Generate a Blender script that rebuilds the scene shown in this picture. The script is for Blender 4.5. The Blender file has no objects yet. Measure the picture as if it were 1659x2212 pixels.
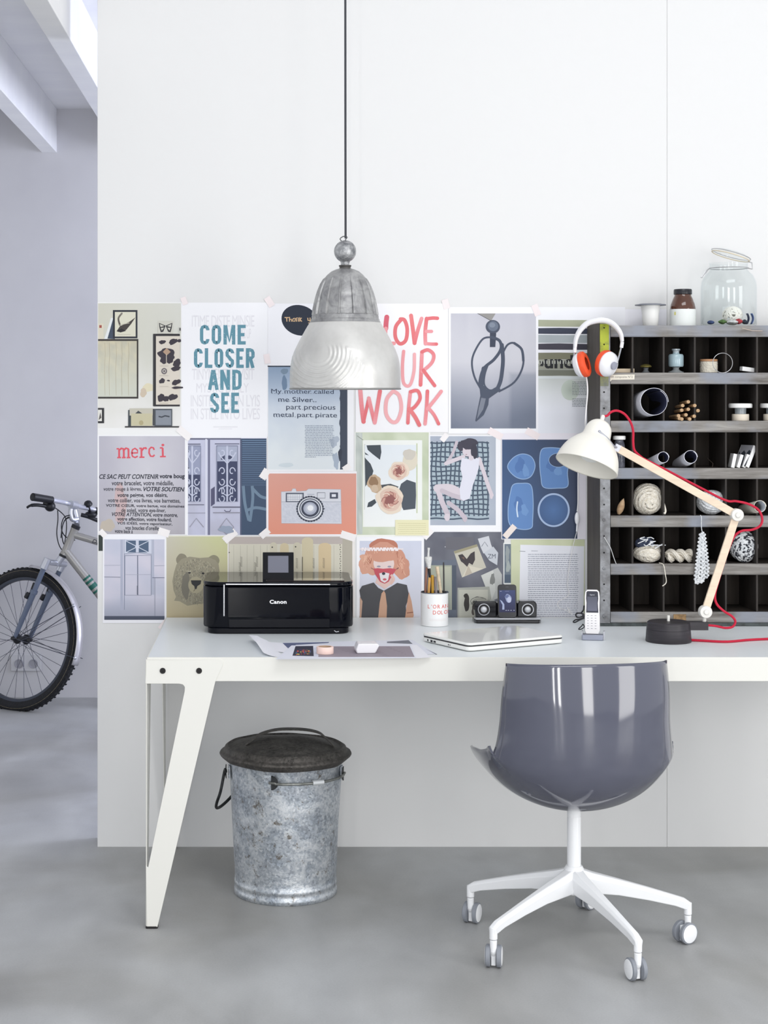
import bpy, bmesh, math, random
from mathutils import Vector, Matrix, Euler
sc = bpy.context.scene
COL = sc.collection
PI = math.pi
# ---------------------------------------------------------------- camera
F, CX, CY, H = 3622.0, 587.0, 850.0, 1.481      # focal length and principal point in pixels of the 1659x2212 frame, eye height
W_, H_ = 1659.0, 2212.0
cam = bpy.data.cameras.new('camera'); camo = bpy.data.objects.new('camera', cam); COL.objects.link(camo)
camo.location = (0, 0, H); camo.rotation_euler = (PI/2, 0, 0)
cam.sensor_fit = 'HORIZONTAL'; cam.sensor_width = 36.0; cam.lens = 36.0*F/W_
cam.shift_x = (W_/2-CX)/W_; cam.shift_y = -(H_/2-CY)/W_
cam.clip_start = 0.05; cam.clip_end = 60
sc.camera = camo
# ---------------------------------------------------------------- light
sc.view_settings.view_transform = 'Standard'; sc.view_settings.look = 'None'
sc.view_settings.gamma = 1.0; sc.view_settings.use_curve_mapping = False
sc.view_settings.exposure = -0.03
world = bpy.data.worlds.new('world'); sc.world = world; world.use_nodes = True
bg = world.node_tree.nodes['Background']; bg.inputs[0].default_value = (0.93, 0.96, 1.0, 1); bg.inputs[1].default_value = 0.95
def area(name, loc, target, sx, sy, power, col):
    l = bpy.data.lights.new(name, 'AREA'); l.shape = 'RECTANGLE'; l.size = sx; l.size_y = sy; l.energy = power; l.color = col
    o = bpy.data.objects.new(name, l); COL.objects.link(o); o.location = loc
    o.rotation_euler = (Vector(target)-Vector(loc)).to_track_quat('-Z', 'Y').to_euler(); return o
# daylight through the tall studio windows right of the camera, and the window of the back room
area('window_light', (4.4, 1.2, 1.38), (0.2, 5.4, 0.7), 1.3, 2.65, 60, (1.0, 0.985, 0.96))
area('window_light', (2.4, -1.6, 1.45), (0.4, 5.4, 0.6), 0.9, 2.8, 62, (1.0, 0.985, 0.96))
area('window_light', (-0.30, -2.3, 1.5), (0.3, 5.4, 0.5), 0.22, 2.9, 38, (1.0, 0.99, 0.97))
area('window_light', (-0.95, -2.3, 1.5), (0.3, 5.4, 0.5), 0.14, 2.9, 26, (1.0, 0.99, 0.97))
area('overhead_fill', (1.0, 2.0, 4.12), (0.9, 3.3, 0.0), 2.6, 1.8, 66, (0.97, 0.985, 1.0))  # added fill lamp below the closed ceiling, brightens desk top and floor
area('back_room_window_light', (3.2, 6.95, 1.7), (-1.5, 7.6, 1.5), 1.4, 1.8, 118, (0.80, 0.84, 1.0))
# ---------------------------------------------------------------- helpers
def lin(c):
    c = c/255.0
    return c/12.92 if c <= 0.04045 else ((c+0.055)/1.055)**2.4
def rgb(t, a=1.0): return (lin(t[0]), lin(t[1]), lin(t[2]), a)
def P(px, py, Z): return Vector(((px-CX)*Z/F, Z, H-(py-CY)*Z/F))
def ZY(py, z): return F*(H-z)/(py-CY)             # depth at which height z shows at row py
MATS = {}
def mat(name, col=(200,200,200), rough=0.5, metal=0.0, var=0.0, vscale=20.0, bump=0.0, bscale=60.0, col2=None, trans=0.0, ior=1.45, coat=0.0, spec=0.5, alpha=1.0, attr=False, stretch=None, dist=0.0, lo=0.35, hi=0.65, detail=4.0):
    if name in MATS: return MATS[name]
    m = bpy.data.materials.new(name); m.use_nodes = True; nt = m.node_tree; N = nt.nodes; L = nt.links
    b = N['Principled BSDF']
    b.inputs['Base Color'].default_value = rgb(col); b.inputs['Roughness'].default_value = rough
    b.inputs['Metallic'].default_value = metal; b.inputs['IOR'].default_value = ior
    b.inputs['Transmission Weight'].default_value = trans; b.inputs['Coat Weight'].default_value = coat
    b.inputs['Coat Roughness'].default_value = 0.03; b.inputs['Specular IOR Level'].default_value = spec; b.inputs['Alpha'].default_value = alpha
    tc = N.new('ShaderNodeTexCoord'); vec = tc.outputs['Object']
    if stretch:
        mp = N.new('ShaderNodeMapping'); mp.inputs['Scale'].default_value = stretch; L.new(vec, mp.inputs[0]); vec = mp.outputs[0]
    if attr:
        a = N.new('ShaderNodeVertexColor'); a.layer_name = 'Col'; L.new(a.outputs[0], b.inputs['Base Color'])
    elif col2 is not None or var > 0:
        n = N.new('ShaderNodeTexNoise'); n.inputs['Scale'].default_value = vscale; n.inputs['Detail'].default_value = detail; n.inputs['Roughness'].default_value = 0.6
        n.inputs['Distortion'].default_value = dist
        L.new(vec, n.inputs['Vector'])
        r = N.new('ShaderNodeValToRGB'); r.color_ramp.elements[0].position = lo; r.color_ramp.elements[1].position = hi
        c2 = col2 if col2 is not None else tuple(max(0, c*(1-var)) for c in col)
        r.color_ramp.elements[0].color = rgb(c2); r.color_ramp.elements[1].color = rgb(col)
        L.new(n.outputs['Fac'], r.inputs[0]); L.new(r.outputs[0], b.inputs['Base Color'])
    if bump > 0:
        n2 = N.new('ShaderNodeTexNoise'); n2.inputs['Scale'].default_value = bscale; n2.inputs['Detail'].default_value = 5
        L.new(vec, n2.inputs['Vector'])
        bp = N.new('ShaderNodeBump'); bp.inputs['Strength'].default_value = bump; bp.inputs['Distance'].default_value = 0.01
        L.new(n2.outputs['Fac'], bp.inputs['Height']); L.new(bp.outputs[0], b.inputs['Normal'])
    MATS[name] = m
    return m
WM = {}
def tag(o, label=None, cat=None, group=None, kind=None):
    if label: o['label'] = label
    if cat: o['category'] = cat
    if group: o['group'] = group
    if kind: o['kind'] = kind
    return o
def thing(name, label, cat, loc, rotz=0.0, group=None):
    o = bpy.data.objects.new(name, None); COL.objects.link(o); o.empty_display_size = 0.05
    o.location = loc; o.rotation_euler = (0, 0, rotz)
    WM[o] = Matrix.Translation(Vector(loc)) @ Matrix.Rotation(rotz, 4, 'Z')
    return tag(o, label, cat, group)
def copy_tree(o, parent=None):
    c = o.copy(); COL.objects.link(c)
    if parent: c.parent = parent
    for ch in [k for k in o.children]:
        copy_tree(ch, c)
    return c
class MB:
    """collects shapes in world coordinates; build() links them as ONE mesh object"""
    def __init__(s, M=None): s.v = []; s.f = []; s.mi = []; s.M = M or Matrix.Identity(4); s.cur = 0; s.col = []; s.c = None
    def at(s, M): s.M = M; return s
    def m(s, i): s.cur = i; return s
    def add(s, vs, fs):
        n = len(s.v); s.v += [s.M @ Vector(v) for v in vs]
        for f in fs: s.f.append([n+i for i in f]); s.mi.append(s.cur)
        return s
    def box(s, c, d, rot=None):
        R = (rot.to_matrix() if hasattr(rot, 'to_matrix') else Euler(rot).to_matrix()) if rot is not None else Matrix.Identity(3)
        vs = []
        for x in (-.5, .5):
            for y in (-.5, .5):
                for z in (-.5, .5): vs.append(Vector(c)+R @ Vector((x*d[0], y*d[1], z*d[2])))
        return s.add(vs, [(0,1,3,2),(4,6,7,5),(0,4,5,1),(2,3,7,6),(0,2,6,4),(1,5,7,3)])
    def bb(s, x0, x1, y0, y1, z0, z1): return s.box(((x0+x1)/2,(y0+y1)/2,(z0+z1)/2), (abs(x1-x0),abs(y1-y0),abs(z1-z0)))
    def tube(s, pts, r, seg=10, closed=False, cap=True, flat=1.0):
        pts = [Vector(p) for p in pts]; n = len(pts)
        rs = r if isinstance(r, (list, tuple)) else [r]*n
        t0 = (pts[1]-pts[0]).normalized(); up = Vector((0,0,1)) if abs(t0.z) < 0.9 else Vector((0,1,0))
        nrm = t0.cross(up).normalized(); vs = []
        for i, p in enumerate(pts):
            if closed: t = pts[(i+1) % n]-pts[i-1]
            elif i == 0: t = pts[1]-p
            elif i == n-1: t = p-pts[i-1]
            else: t = (pts[i+1]-p).normalized()+(p-pts[i-1]).normalized()
            if t.length < 1e-9: t = t0
            t.normalize(); nrm = (nrm-t*nrm.dot(t))
            if nrm.length < 1e-6: nrm = t.orthogonal()
            nrm.normalize(); bn = t.cross(nrm)
            for k in range(seg):
                a = 2*PI*k/seg; vs.append(p+(nrm*math.cos(a)+bn*math.sin(a)*flat)*rs[i])
        fs = []
        for i in range(n if closed else n-1):
            for k in range(seg):
                a = i*seg+k; b = i*seg+(k+1) % seg; c = ((i+1) % n)*seg+(k+1) % seg; d = ((i+1) % n)*seg+k
                fs.append((a,b,c,d))
        if cap and not closed: fs.append(tuple(range(seg))[::-1]); fs.append(tuple((n-1)*seg+k for k in range(seg)))
        return s.add(vs, fs)
    def lathe(s, prof, seg=48, cap=True, a0=0.0, a1=2*PI):
        full = abs(a1-a0-2*PI) < 1e-6; vs = []; fs = []; m = len(prof); cols = seg if full else seg+1
        for k in range(cols):
            a = a0+(a1-a0)*k/seg
            for r, z in prof: vs.append((r*math.cos(a), r*math.sin(a), z))
        for k in range(seg):
            k2 = (k+1) % cols
            for i in range(m-1):
                if prof[i][0] < 1e-7 and prof[i+1][0] < 1e-7: continue
                fs.append((k*m+i, k2*m+i, k2*m+i+1, k*m+i+1))
        if cap and full:
            if prof[0][0] > 1e-6: fs.append(tuple(k*m for k in range(seg))[::-1])
            if prof[-1][0] > 1e-6: fs.append(tuple(k*m+m-1 for k in range(seg)))
        return s.add(vs, fs)
    def ball(s, c, r, u=24, v=14):
        r = (r, r, r) if not hasattr(r, '__len__') else r; vs = []; fs = []
        for j in range(v+1):
            t = PI*j/v
            for i in range(u):
                a = 2*PI*i/u; vs.append((c[0]+r[0]*math.sin(t)*math.cos(a), c[1]+r[1]*math.sin(t)*math.sin(a), c[2]+r[2]*math.cos(t)))
        for j in range(v):
            for i in range(u): fs.append((j*u+i, (j+1)*u+i, (j+1)*u+(i+1) % u, j*u+(i+1) % u))
        return s.add(vs, fs)
    def prism(s, poly, h0, h1, ax='z'):
        """polygon extruded along ax; ax='y': poly is (x,z); ax='x': poly is (y,z)"""
        def mk(p, h): return (p[0], p[1], h) if ax == 'z' else ((p[0], h, p[1]) if ax == 'y' else (h, p[0], p[1]))
        n = len(poly); vs = [mk(p, h0) for p in poly]+[mk(p, h1) for p in poly]
        fs = [tuple(range(n))[::-1], tuple(range(n, 2*n))]+[(i, (i+1) % n, n+(i+1) % n, n+i) for i in range(n)]
        return s.add(vs, fs)
    def grid(s, fn, nu, nv, closeu=False):
        vs = [fn(i/(nu-1 if not closeu else nu), j/(nv-1)) for i in range(nu) for j in range(nv)]; fs = []
        for i in range(nu if closeu else nu-1):
            for j in range(nv-1): fs.append((i*nv+j, ((i+1) % nu)*nv+j, ((i+1) % nu)*nv+j+1, i*nv+j+1))
        return s.add(vs, fs)
    def build(s, name, mats, parent=None, bevel=0.0, bseg=2, sharp=38, smooth=True, subsurf=0, solid=0.0, origin=None, base=True, colors=None, fixn=True):
        me = bpy.data.meshes.new(name)
        if parent is not None:
            root = parent
            Mi = WM[root].inverted(); o = bpy.data.objects.new(name, me); COL.objects.link(o); o.parent = parent; WM[o] = WM[root]
        else:
            if origin is None:
                xs = [v.x for v in s.v]; ys = [v.y for v in s.v]; zs = [v.z for v in s.v]
                origin = Vector(((min(xs)+max(xs))/2, (min(ys)+max(ys))/2, min(zs)))
            Mi = Matrix.Translation(-Vector(origin)); o = bpy.data.objects.new(name, me); COL.objects.link(o); o.location = origin
            WM[o] = Matrix.Translation(Vector(origin))
        me.from_pydata([tuple(Mi @ v) for v in s.v], [], s.f)
        if fixn:
            bm = bmesh.new(); bm.from_mesh(me); bmesh.ops.remove_doubles(bm, verts=bm.verts, dist=1e-6) if colors is None else None
            bmesh.ops.recalc_face_normals(bm, faces=bm.faces); bm.to_mesh(me); bm.free()
        if not isinstance(mats, (list, tuple)): mats = [mats]
        for mm in mats: me.materials.append(mm)
        if len(me.polygons) == len(s.mi): me.polygons.foreach_set('material_index', s.mi)
        elif len(mats) > 1: print('MI MISMATCH', name, len(me.polygons), len(s.mi))
        if smooth:
            me.polygons.foreach_set('use_smooth', [True]*len(me.polygons))
            if sharp: me.set_sharp_from_angle(angle=math.radians(sharp))
        me.update()
        if solid: md = o.modifiers.new('solid', 'SOLIDIFY'); md.thickness = solid; md.offset = 0
        if bevel > 0:
            md = o.modifiers.new('bevel', 'BEVEL'); md.width = bevel; md.segments = bseg; md.limit_method = 'ANGLE'; md.angle_limit = math.radians(35); md.harden_normals = False
        if subsurf: md = o.modifiers.new('sub', 'SUBSURF'); md.levels = subsurf; md.render_levels = subsurf
        return o
def T(x, y=None, z=None):
    return Matrix.Translation(Vector(x) if y is None else Vector((x, y, z)))
def Rz(a): return Matrix.Rotation(a, 4, 'Z')
def Rx(a): return Matrix.Rotation(a, 4, 'X')
def Ry(a): return Matrix.Rotation(a, 4, 'Y')
def axisM(loc, d):
    """matrix whose local z points along d"""
    return T(loc) @ Vector(d).normalized().to_track_quat('Z', 'Y').to_matrix().to_4x4()
def rrect(w, d, r, n=5, cx=0, cy=0):
    out = []
    for sx, sy, a in ((1,1,0),(-1,1,90),(-1,-1,180),(1,-1,270)):
        for k in range(n+1):
            t = math.radians(a+90*k/n); out.append((cx+sx*(w/2-r)+r*math.cos(t), cy+sy*(d/2-r)+r*math.sin(t)))
    return out
def spline(pts, n=8, closed=False):
    pts = [Vector(p) for p in pts]; m = len(pts); out = []
    for i in range(m if closed else m-1):
        g = lambda k: pts[k % m] if closed else pts[max(0, min(m-1, k))]
        p0, p1, p2, p3 = g(i-1), g(i), g(i+1), g(i+2)
        for j in range(n):
            t = j/n; out.append(0.5*((2*p1)+(p2-p0)*t+(2*p0-5*p1+4*p2-p3)*t*t+(3*p1-p0-3*p2+p3)*t**3))
    if not closed: out.append(pts[-1])
    return out
_SR = random.Random(77)
_TC = {}
def text_mesh(txt, bold=0.0, shear=0.0, spacing=1.0):
    """text outlines as (verts2d, faces) normalised to bounding box 0..1 x 0..1 plus aspect"""
    key = (txt, bold, shear, spacing)
    if key in _TC: return _TC[key]
    cu = bpy.data.curves.new('t', 'FONT'); cu.body = txt; cu.offset = bold; cu.shear = shear; cu.space_character = spacing; cu.resolution_u = 3; cu.fill_mode = 'FRONT'
    o = bpy.data.objects.new('t', cu); COL.objects.link(o)
    me = bpy.data.meshes.new_from_object(o.evaluated_get(bpy.context.evaluated_depsgraph_get()))
    vs = [(v.co.x, v.co.y) for v in me.vertices]; fs = [tuple(p.vertices) for p in me.polygons]
    bpy.data.objects.remove(o); bpy.data.curves.remove(cu); bpy.data.meshes.remove(me)
    x0 = min(v[0] for v in vs); x1 = max(v[0] for v in vs); y0 = min(v[1] for v in vs); y1 = max(v[1] for v in vs)
    out = ([((x-x0)/(x1-x0), (y-y0)/(y1-y0)) for x, y in vs], fs); _TC[key] = out
    return out
class Sheet:
    """flat printed matter: coloured shapes stacked in hair-thin ink layers; one mesh with a colour attribute.
    mp(px, py, h) gives the point of the sheet; fr() sets the unit the numbers are read in"""
    def __init__(s, mp, eps=4e-5): s.mp = mp; s.v = []; s.f = []; s.c = []; s.h = 0.0; s.eps = eps; s.fr(0, 0, 1)
    def fr(s, ox, oy, k): s.ox, s.oy, s.k = ox, oy, k; return s
    def q(s, x, y): return (s.ox+x/s.k, s.oy+y/s.k)
    def up(s): s.h += s.eps
    def poly(s, pts, col, up=True):
        if up: s.up()
        hh = s.h+(0 if up else _SR.random()*s.eps*0.9)
        n = len(s.v)
        for x, y in pts: a, b = s.q(x, y); s.v.append(s.mp(a, b, hh))
        s.f.append(list(range(n, n+len(pts)))); s.c.append([col]*len(pts)); return s
    def rect(s, x0, y0, x1, y1, col, up=True): return s.poly([(x0,y0),(x1,y0),(x1,y1),(x0,y1)], col, up)
    def grad(s, x0, y0, x1, y1, fn, nx=12, ny=12):
        s.up(); n = len(s.v)
        for j in range(ny+1):
            for i in range(nx+1):
                a, b = s.q(x0+(x1-x0)*i/nx, y0+(y1-y0)*j/ny); s.v.append(s.mp(a, b, s.h))
        cc = [[fn(i/nx, j/ny) for i in range(nx+1)] for j in range(ny+1)]
        for j in range(ny):
            for i in range(nx):
                s.f.append([n+j*(nx+1)+i, n+j*(nx+1)+i+1, n+(j+1)*(nx+1)+i+1, n+(j+1)*(nx+1)+i]); s.c.append([cc[j][i], cc[j][i+1], cc[j+1][i+1], cc[j+1][i]])
        return s
    def ell(s, cx, cy, rx, ry, col, rot=0.0, n=28, up=True, inner=None):
        pts = [(cx+rx*math.cos(t)*math.cos(rot)-ry*math.sin(t)*math.sin(rot), cy+rx*math.cos(t)*math.sin(rot)+ry*math.sin(t)*math.cos(rot)) for t in [2*PI*k/n for k in range(n)]]
        if inner is None: return s.poly(pts, col, up)
        if up: s.up()
        m = len(s.v)
        for x, y in pts+[(cx, cy)]: a, b = s.q(x, y); s.v.append(s.mp(a, b, s.h))
        for k in range(n): s.f.append([m+k, m+(k+1) % n, m+n]); s.c.append([col, col, inner])
        return s
    def blob(s, cx, cy, rx, ry, col, seed=0, amp=0.15, n=22, rot=0.0, up=True):
        rr = random.Random(seed*7.13+cx); ph = [rr.uniform(0, 6.28) for _ in range(4)]
        pts = []
        for k in range(n):
            t = 2*PI*k/n; r = 1+amp*(0.5*math.sin(2*t+ph[0])+0.35*math.sin(3*t+ph[1])+0.3*math.sin(5*t+ph[2])+0.2*math.sin(7*t+ph[3]))
            x = rx*r*math.cos(t); y = ry*r*math.sin(t); pts.append((cx+x*math.cos(rot)-y*math.sin(rot), cy+x*math.sin(rot)+y*math.cos(rot)))
        return s.poly(pts, col, up)
    def ring(s, cx, cy, rx, ry, w, col, n=36, up=True):
        return s.line([(cx+rx*math.cos(2*PI*k/n), cy+ry*math.sin(2*PI*k/n)) for k in range(n+1)], w, col, up=up)
    def line(s, pts, w, col, up=True, w2=None, col2=None):
        s.h += s.eps if up else s.eps*0.25
        n = len(s.v); m = len(pts)
        for i, (x, y) in enumerate(pts):
            a = pts[max(0, i-1)]; b = pts[min(m-1, i+1)]; dx, dy = b[0]-a[0], b[1]-a[1]; L = math.hypot(dx, dy) or 1
            ww = (w if w2 is None else w+(w2-w)*i/max(1, m-1))/2; nx, ny = -dy/L*ww, dx/L*ww
            for sg in (1, -1): qx, qy = s.q(x+sg*nx, y+sg*ny); s.v.append(s.mp(qx, qy, s.h))
        for i in range(m-1):
            s.f.append([n+2*i, n+2*i+2, n+2*i+3, n+2*i+1]); c1 = col if col2 is None else tuple(col[q]+(col2[q]-col[q])*i/(m-1) for q in range(3)); s.c.append([c1]*4)
        return s
    def brush(s, pts, w, col, n=6, col2=None, round=True):
        p = [(v.x, v.y) for v in spline([(x, y, 0) for x, y in pts], n)] if len(pts) > 2 else [(pts[0][0]+(pts[1][0]-pts[0][0])*k/6, pts[0][1]+(pts[1][1]-pts[0][1])*k/6) for k in range(7)]
        s.line(p, w, col, col2=col2)
        if round: s.h += s.eps*0.25; s.ell(p[0][0], p[0][1], w/2, w/2, col, n=14, up=False); s.h += s.eps*0.25; s.ell(p[-1][0], p[-1][1], w/2, w/2, col2 or col, n=14, up=False); s.h += s.eps*0.5
        return s
    def text(s, txt, x0, y0, x1, y1, col, bold=0.0, shear=0.0, slope=0.0, spacing=1.0):
        """text fitted into the box, y1 its lower edge"""
        s.up(); vs, fs = text_mesh(txt, bold, shear, spacing)
        for f in fs:
            n = len(s.v); hh = s.h+_SR.random()*s.eps*0.8
            for i in f: u, v = vs[i]; a, b = s.q(x0+(x1-x0)*u, y1+(y0-y1)*v+slope*(x1-x0)*u); s.v.append(s.mp(a, b, hh))
            s.f.append(list(range(n, n+len(f)))); s.c.append([col]*len(f))
        return s
    def words(s, x0, x1, ys, h, col, seed=1, gap=0.35, wmin=1.2, wmax=5.0, last=1.0, ragged=0.0):
        """unreadably small print: rows of short dashes"""
        rr = random.Random(seed); s.up()
        for k, y in enumerate(ys):
            x = x0+(rr.random()*ragged*(x1-x0)*0.5); e = x1-rr.random()*ragged*(x1-x0); e = x0+(e-x0)*last if k == len(ys)-1 else e
            while x < e:
                w = h*rr.uniform(wmin, wmax); s.poly([(x,y),(min(x+w,e),y),(min(x+w,e),y+h),(x,y+h)], col, up=False); x += w+h*gap*2
        return s
    def build(s, name, parent=None, rough=0.62, coat=0.0, back=None, thick=0.0, matname='printed_paper'):
        if parent is not None: M = WM[parent].inverted(); org = None
        else:
            xs = [v[0] for v in s.v]; ys = [v[1] for v in s.v]; zs = [v[2] for v in s.v]; org = Vector(((min(xs)+max(xs))/2, (min(ys)+max(ys))/2, min(zs))); M = Matrix.Translation(-org)
        me = bpy.data.meshes.new(name); o = bpy.data.objects.new(name, me); COL.objects.link(o)
        if parent is not None: o.parent = parent; WM[o] = WM[parent]
        else: o.location = org; WM[o] = T(org)
        me.from_pydata([tuple(M @ Vector(v)) for v in s.v], [], s.f)
        ca = me.color_attributes.new('Col', 'FLOAT_COLOR', 'CORNER'); data = []
        cache = {}
        for cs in s.c:
            for c in cs:
                k = (round(c[0], 1), round(c[1], 1), round(c[2], 1))
                if k not in cache: cache[k] = rgb(k)
                data.extend(cache[k])
        ca.data.foreach_set('color', data)
        me.materials.append(mat(matname, rough=rough, coat=coat, attr=True, spec=0.2 if matname == 'glossy_display' else 0.5)); me.update()
        return o
def mixc(a, b, t): t = max(0, min(1, t)); return tuple(a[i]+(b[i]-a[i])*t for i in range(3))
def nz(x, y, seed=0):
    from mathutils import noise
    return noise.noise(Vector((x, y, seed*3.7)))
def fbm(x, y, seed=0):
    return nz(x, y, seed)+0.5*nz(2*x, 2*y, seed+1)+0.25*nz(4*x, 4*y, seed+2)
# ---------------------------------------------------------------- setting
ZW, ZB = 5.475, 8.17
M_wall = mat('white_wall_paint', (228,228,228), 0.75, bump=0.04, bscale=35)
M_wall2 = mat('back_wall_plaster', (214,213,216), 0.8, col2=(205,204,208), vscale=1.3, bump=0.05, bscale=25)
M_ceil = mat('white_ceiling_boards', (244,244,245), 0.7, col2=(238,238,241), vscale=2, stretch=(1,3,1))
def floor_mat():
    m = bpy.data.materials.new('poured_concrete'); m.use_nodes = True; N = m.node_tree.nodes; L = m.node_tree.links; b = N['Principled BSDF']
    tc = N.new('ShaderNodeTexCoord'); cols = []
    def noise(sc_, det, dist=0.0, st=None):
        n = N.new('ShaderNodeTexNoise'); n.inputs['Scale'].default_value = sc_; n.inputs['Detail'].default_value = det; n.inputs['Distortion'].default_value = dist
        v = tc.outputs['Object']
        if st: mp = N.new('ShaderNodeMapping'); mp.inputs['Scale'].default_value = st; L.new(v, mp.inputs[0]); v = mp.outputs[0]
        L.new(v, n.inputs['Vector']); return n
    n1 = noise(1.1, 6, 0.6); n2 = noise(5.0, 8, 0.3, (1, 0.45, 1)); n3 = noise(180, 3)
    r1 = N.new('ShaderNodeValToRGB'); r1.color_ramp.elements[0].position = 0.32; r1.color_ramp.elements[1].position = 0.68
    r1.color_ramp.elements[0].color = rgb((166,165,162)); r1.color_ramp.elements[1].color = rgb((202,204,206)); L.new(n1.outputs['Fac'], r1.inputs[0])
    r2 = N.new('ShaderNodeValToRGB'); r2.color_ramp.elements[0].position = 0.3; r2.color_ramp.elements[1].position = 0.7
    r2.color_ramp.elements[0].color = (0.76,0.76,0.765,1); r2.color_ramp.elements[1].color = (1.0,1.0,1.0,1); L.new(n2.outputs['Fac'], r2.inputs[0])
    r3 = N.new('ShaderNodeValToRGB'); r3.color_ramp.elements[0].position = 0.3; r3.color_ramp.elements[1].position = 0.7
    r3.color_ramp.elements[0].color = (0.93,0.93,0.93,1); r3.color_ramp.elements[1].color = (1,1,1,1); L.new(n3.outputs['Fac'], r3.inputs[0])
    mx = N.new('ShaderNodeMixRGB'); mx.blend_type = 'MULTIPLY'; mx.inputs[0].default_value = 1; L.new(r1.outputs[0], mx.inputs[1]); L.new(r2.outputs[0], mx.inputs[2])
    m2 = N.new('ShaderNodeMixRGB'); m2.blend_type = 'MULTIPLY'; m2.inputs[0].default_value = 1; L.new(mx.outputs[0], m2.inputs[1]); L.new(r3.outputs[0], m2.inputs[2])
    L.new(m2.outputs[0], b.inputs['Base Color'])
    mr = N.new('ShaderNodeMapRange'); mr.inputs[3].default_value = 0.38; mr.inputs[4].default_value = 0.6; L.new(n2.outputs['Fac'], mr.inputs[0]); L.new(mr.outputs[0], b.inputs['Roughness'])
    bp = N.new('ShaderNodeBump'); bp.inputs['Strength'].default_value = 0.05; L.new(n2.outputs['Fac'], bp.inputs['Height']); L.new(bp.outputs[0], b.inputs['Normal'])
    return m
def struct(name, mb, m, bevel=0.0):
    o = mb.build(name, m, bevel=bevel, origin=(0,0,0)); o['kind'] = 'structure'; return o
XL = P(210.5, 0, ZW).x
struct('floor', MB().bb(-4.5, 5.0, -2.5, 8.4, -0.12, 0), floor_mat())
# the white partition is two sheets with a fine upright joint
XJ = P(1441, 0, ZW).x
struct('wall_center', MB().bb(XL, XJ-0.0003, ZW, ZW+0.12, 0, 4.2), M_wall, bevel=0.001)
struct('wall_right', MB().bb(XJ+0.0003, 5.0, ZW, ZW+0.12, 0, 4.2), M_wall, bevel=0.001)
struct('wall_back', MB().bb(-4.5, 5.0, ZB, ZB+0.12, 0, 4.2), M_wall2)
struct('ceiling', MB().bb(-4.5, 5.0, ZW+0.12, ZB, 2.868, 3.0).bb(-4.5, XL-0.005, 3.2, ZW+0.12, 2.868, 3.0), M_ceil)
struct('ceiling_high', MB().bb(-4.5, 5.0, 0.5, ZW+0.12, 4.2, 4.3), M_ceil).name = 'ceiling.001'
bx = P(90, 0, ZB).x
for k in range(-6, 2):
    x0 = bx+k*0.379+0.0
    struct('trim_%d' % (k+7), MB().bb(x0, x0+0.074, (3.2 if x0 < XL-0.08 else ZW+0.12), ZB, 2.655, 2.868), M_ceil, bevel=0.002)
# double wall socket low on the back wall
so = thing('wall_socket', 'white double wall socket low on the back wall behind the bicycle wheel', 'socket', P(55, 1452, ZB))
M_sock = mat('socket_plastic', (206,206,210), 0.35)
a = P(23, 1450, ZB-0.012); b = P(89, 1413, ZB-0.012)
MB().bb(a.x, b.x, ZB-0.012, ZB-0.0005, a.z, b.z).build('faceplate', M_sock, so, bevel=0.003)
for px in (41, 72):
    c = P(px, 1434, ZB-0.012)
    MB(axisM(c, (0,-1,0))).lathe([(0.0,0.001),(0.017,0.001),(0.019,0.004),(0.022,0.004),(0.023,0.0)], 32, cap=False).build('socket_insert', mat('socket_well', (160,160,168), 0.4), so)
# ---------------------------------------------------------------- desk
ZF, DH = 4.64, 0.75
SF = F/ZF
def fx(px): return (px-CX)/SF
def fz(py): return H-(py-CY)/SF
M_desk = mat('white_powder_coat', (228,227,221), 0.42)
M_top = mat('pale_grey_laminate', (236,241,243), 0.33)
M_black = mat('black_rubber', (24,22,24), 0.55)
DX0, DX1, DY0, DY1 = fx(315), fx(315)+2.3, ZF, 5.468
desk = thing('desk', 'long white steel desk with pale grey top and folded tapering legs', 'desk', ((DX0+DX1)/2, (DY0+DY1)/2, 0))
MB().bb(DX0+0.004, DX1-0.004, DY0+0.004, DY1-0.004, DH-0.02, DH).build('tabletop', M_top, desk, bevel=0.0015)
zb = fz(1472)
fr = MB()
fr.bb(DX0+0.003, DX1-0.003, DY0+0.003, DY0+0.006, zb, DH+0.0006).bb(DX0+0.003, DX1-0.003, DY1-0.005, DY1-0.002, zb, DH+0.0006)
fr.bb(DX0+0.003, DX0+0.006, DY0+0.006, DY1-0.005, zb, DH+0.0006).bb(DX1-0.006, DX1-0.003, DY0+0.006, DY1-0.005, zb, DH+0.0006)
fr.build('apron', M_desk, desk, bevel=0.0008)
LEG = [(316,1424.5),(476,1424.5),(481,1427),(483,1432),(482,1438),(466,1473),(341,2003),(318,2003),(316,1870),(321,1874),(399.5,1494),(400,1484),(396,1479),(388,1477),(315,1477)]
xl0 = fx(316)
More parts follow.
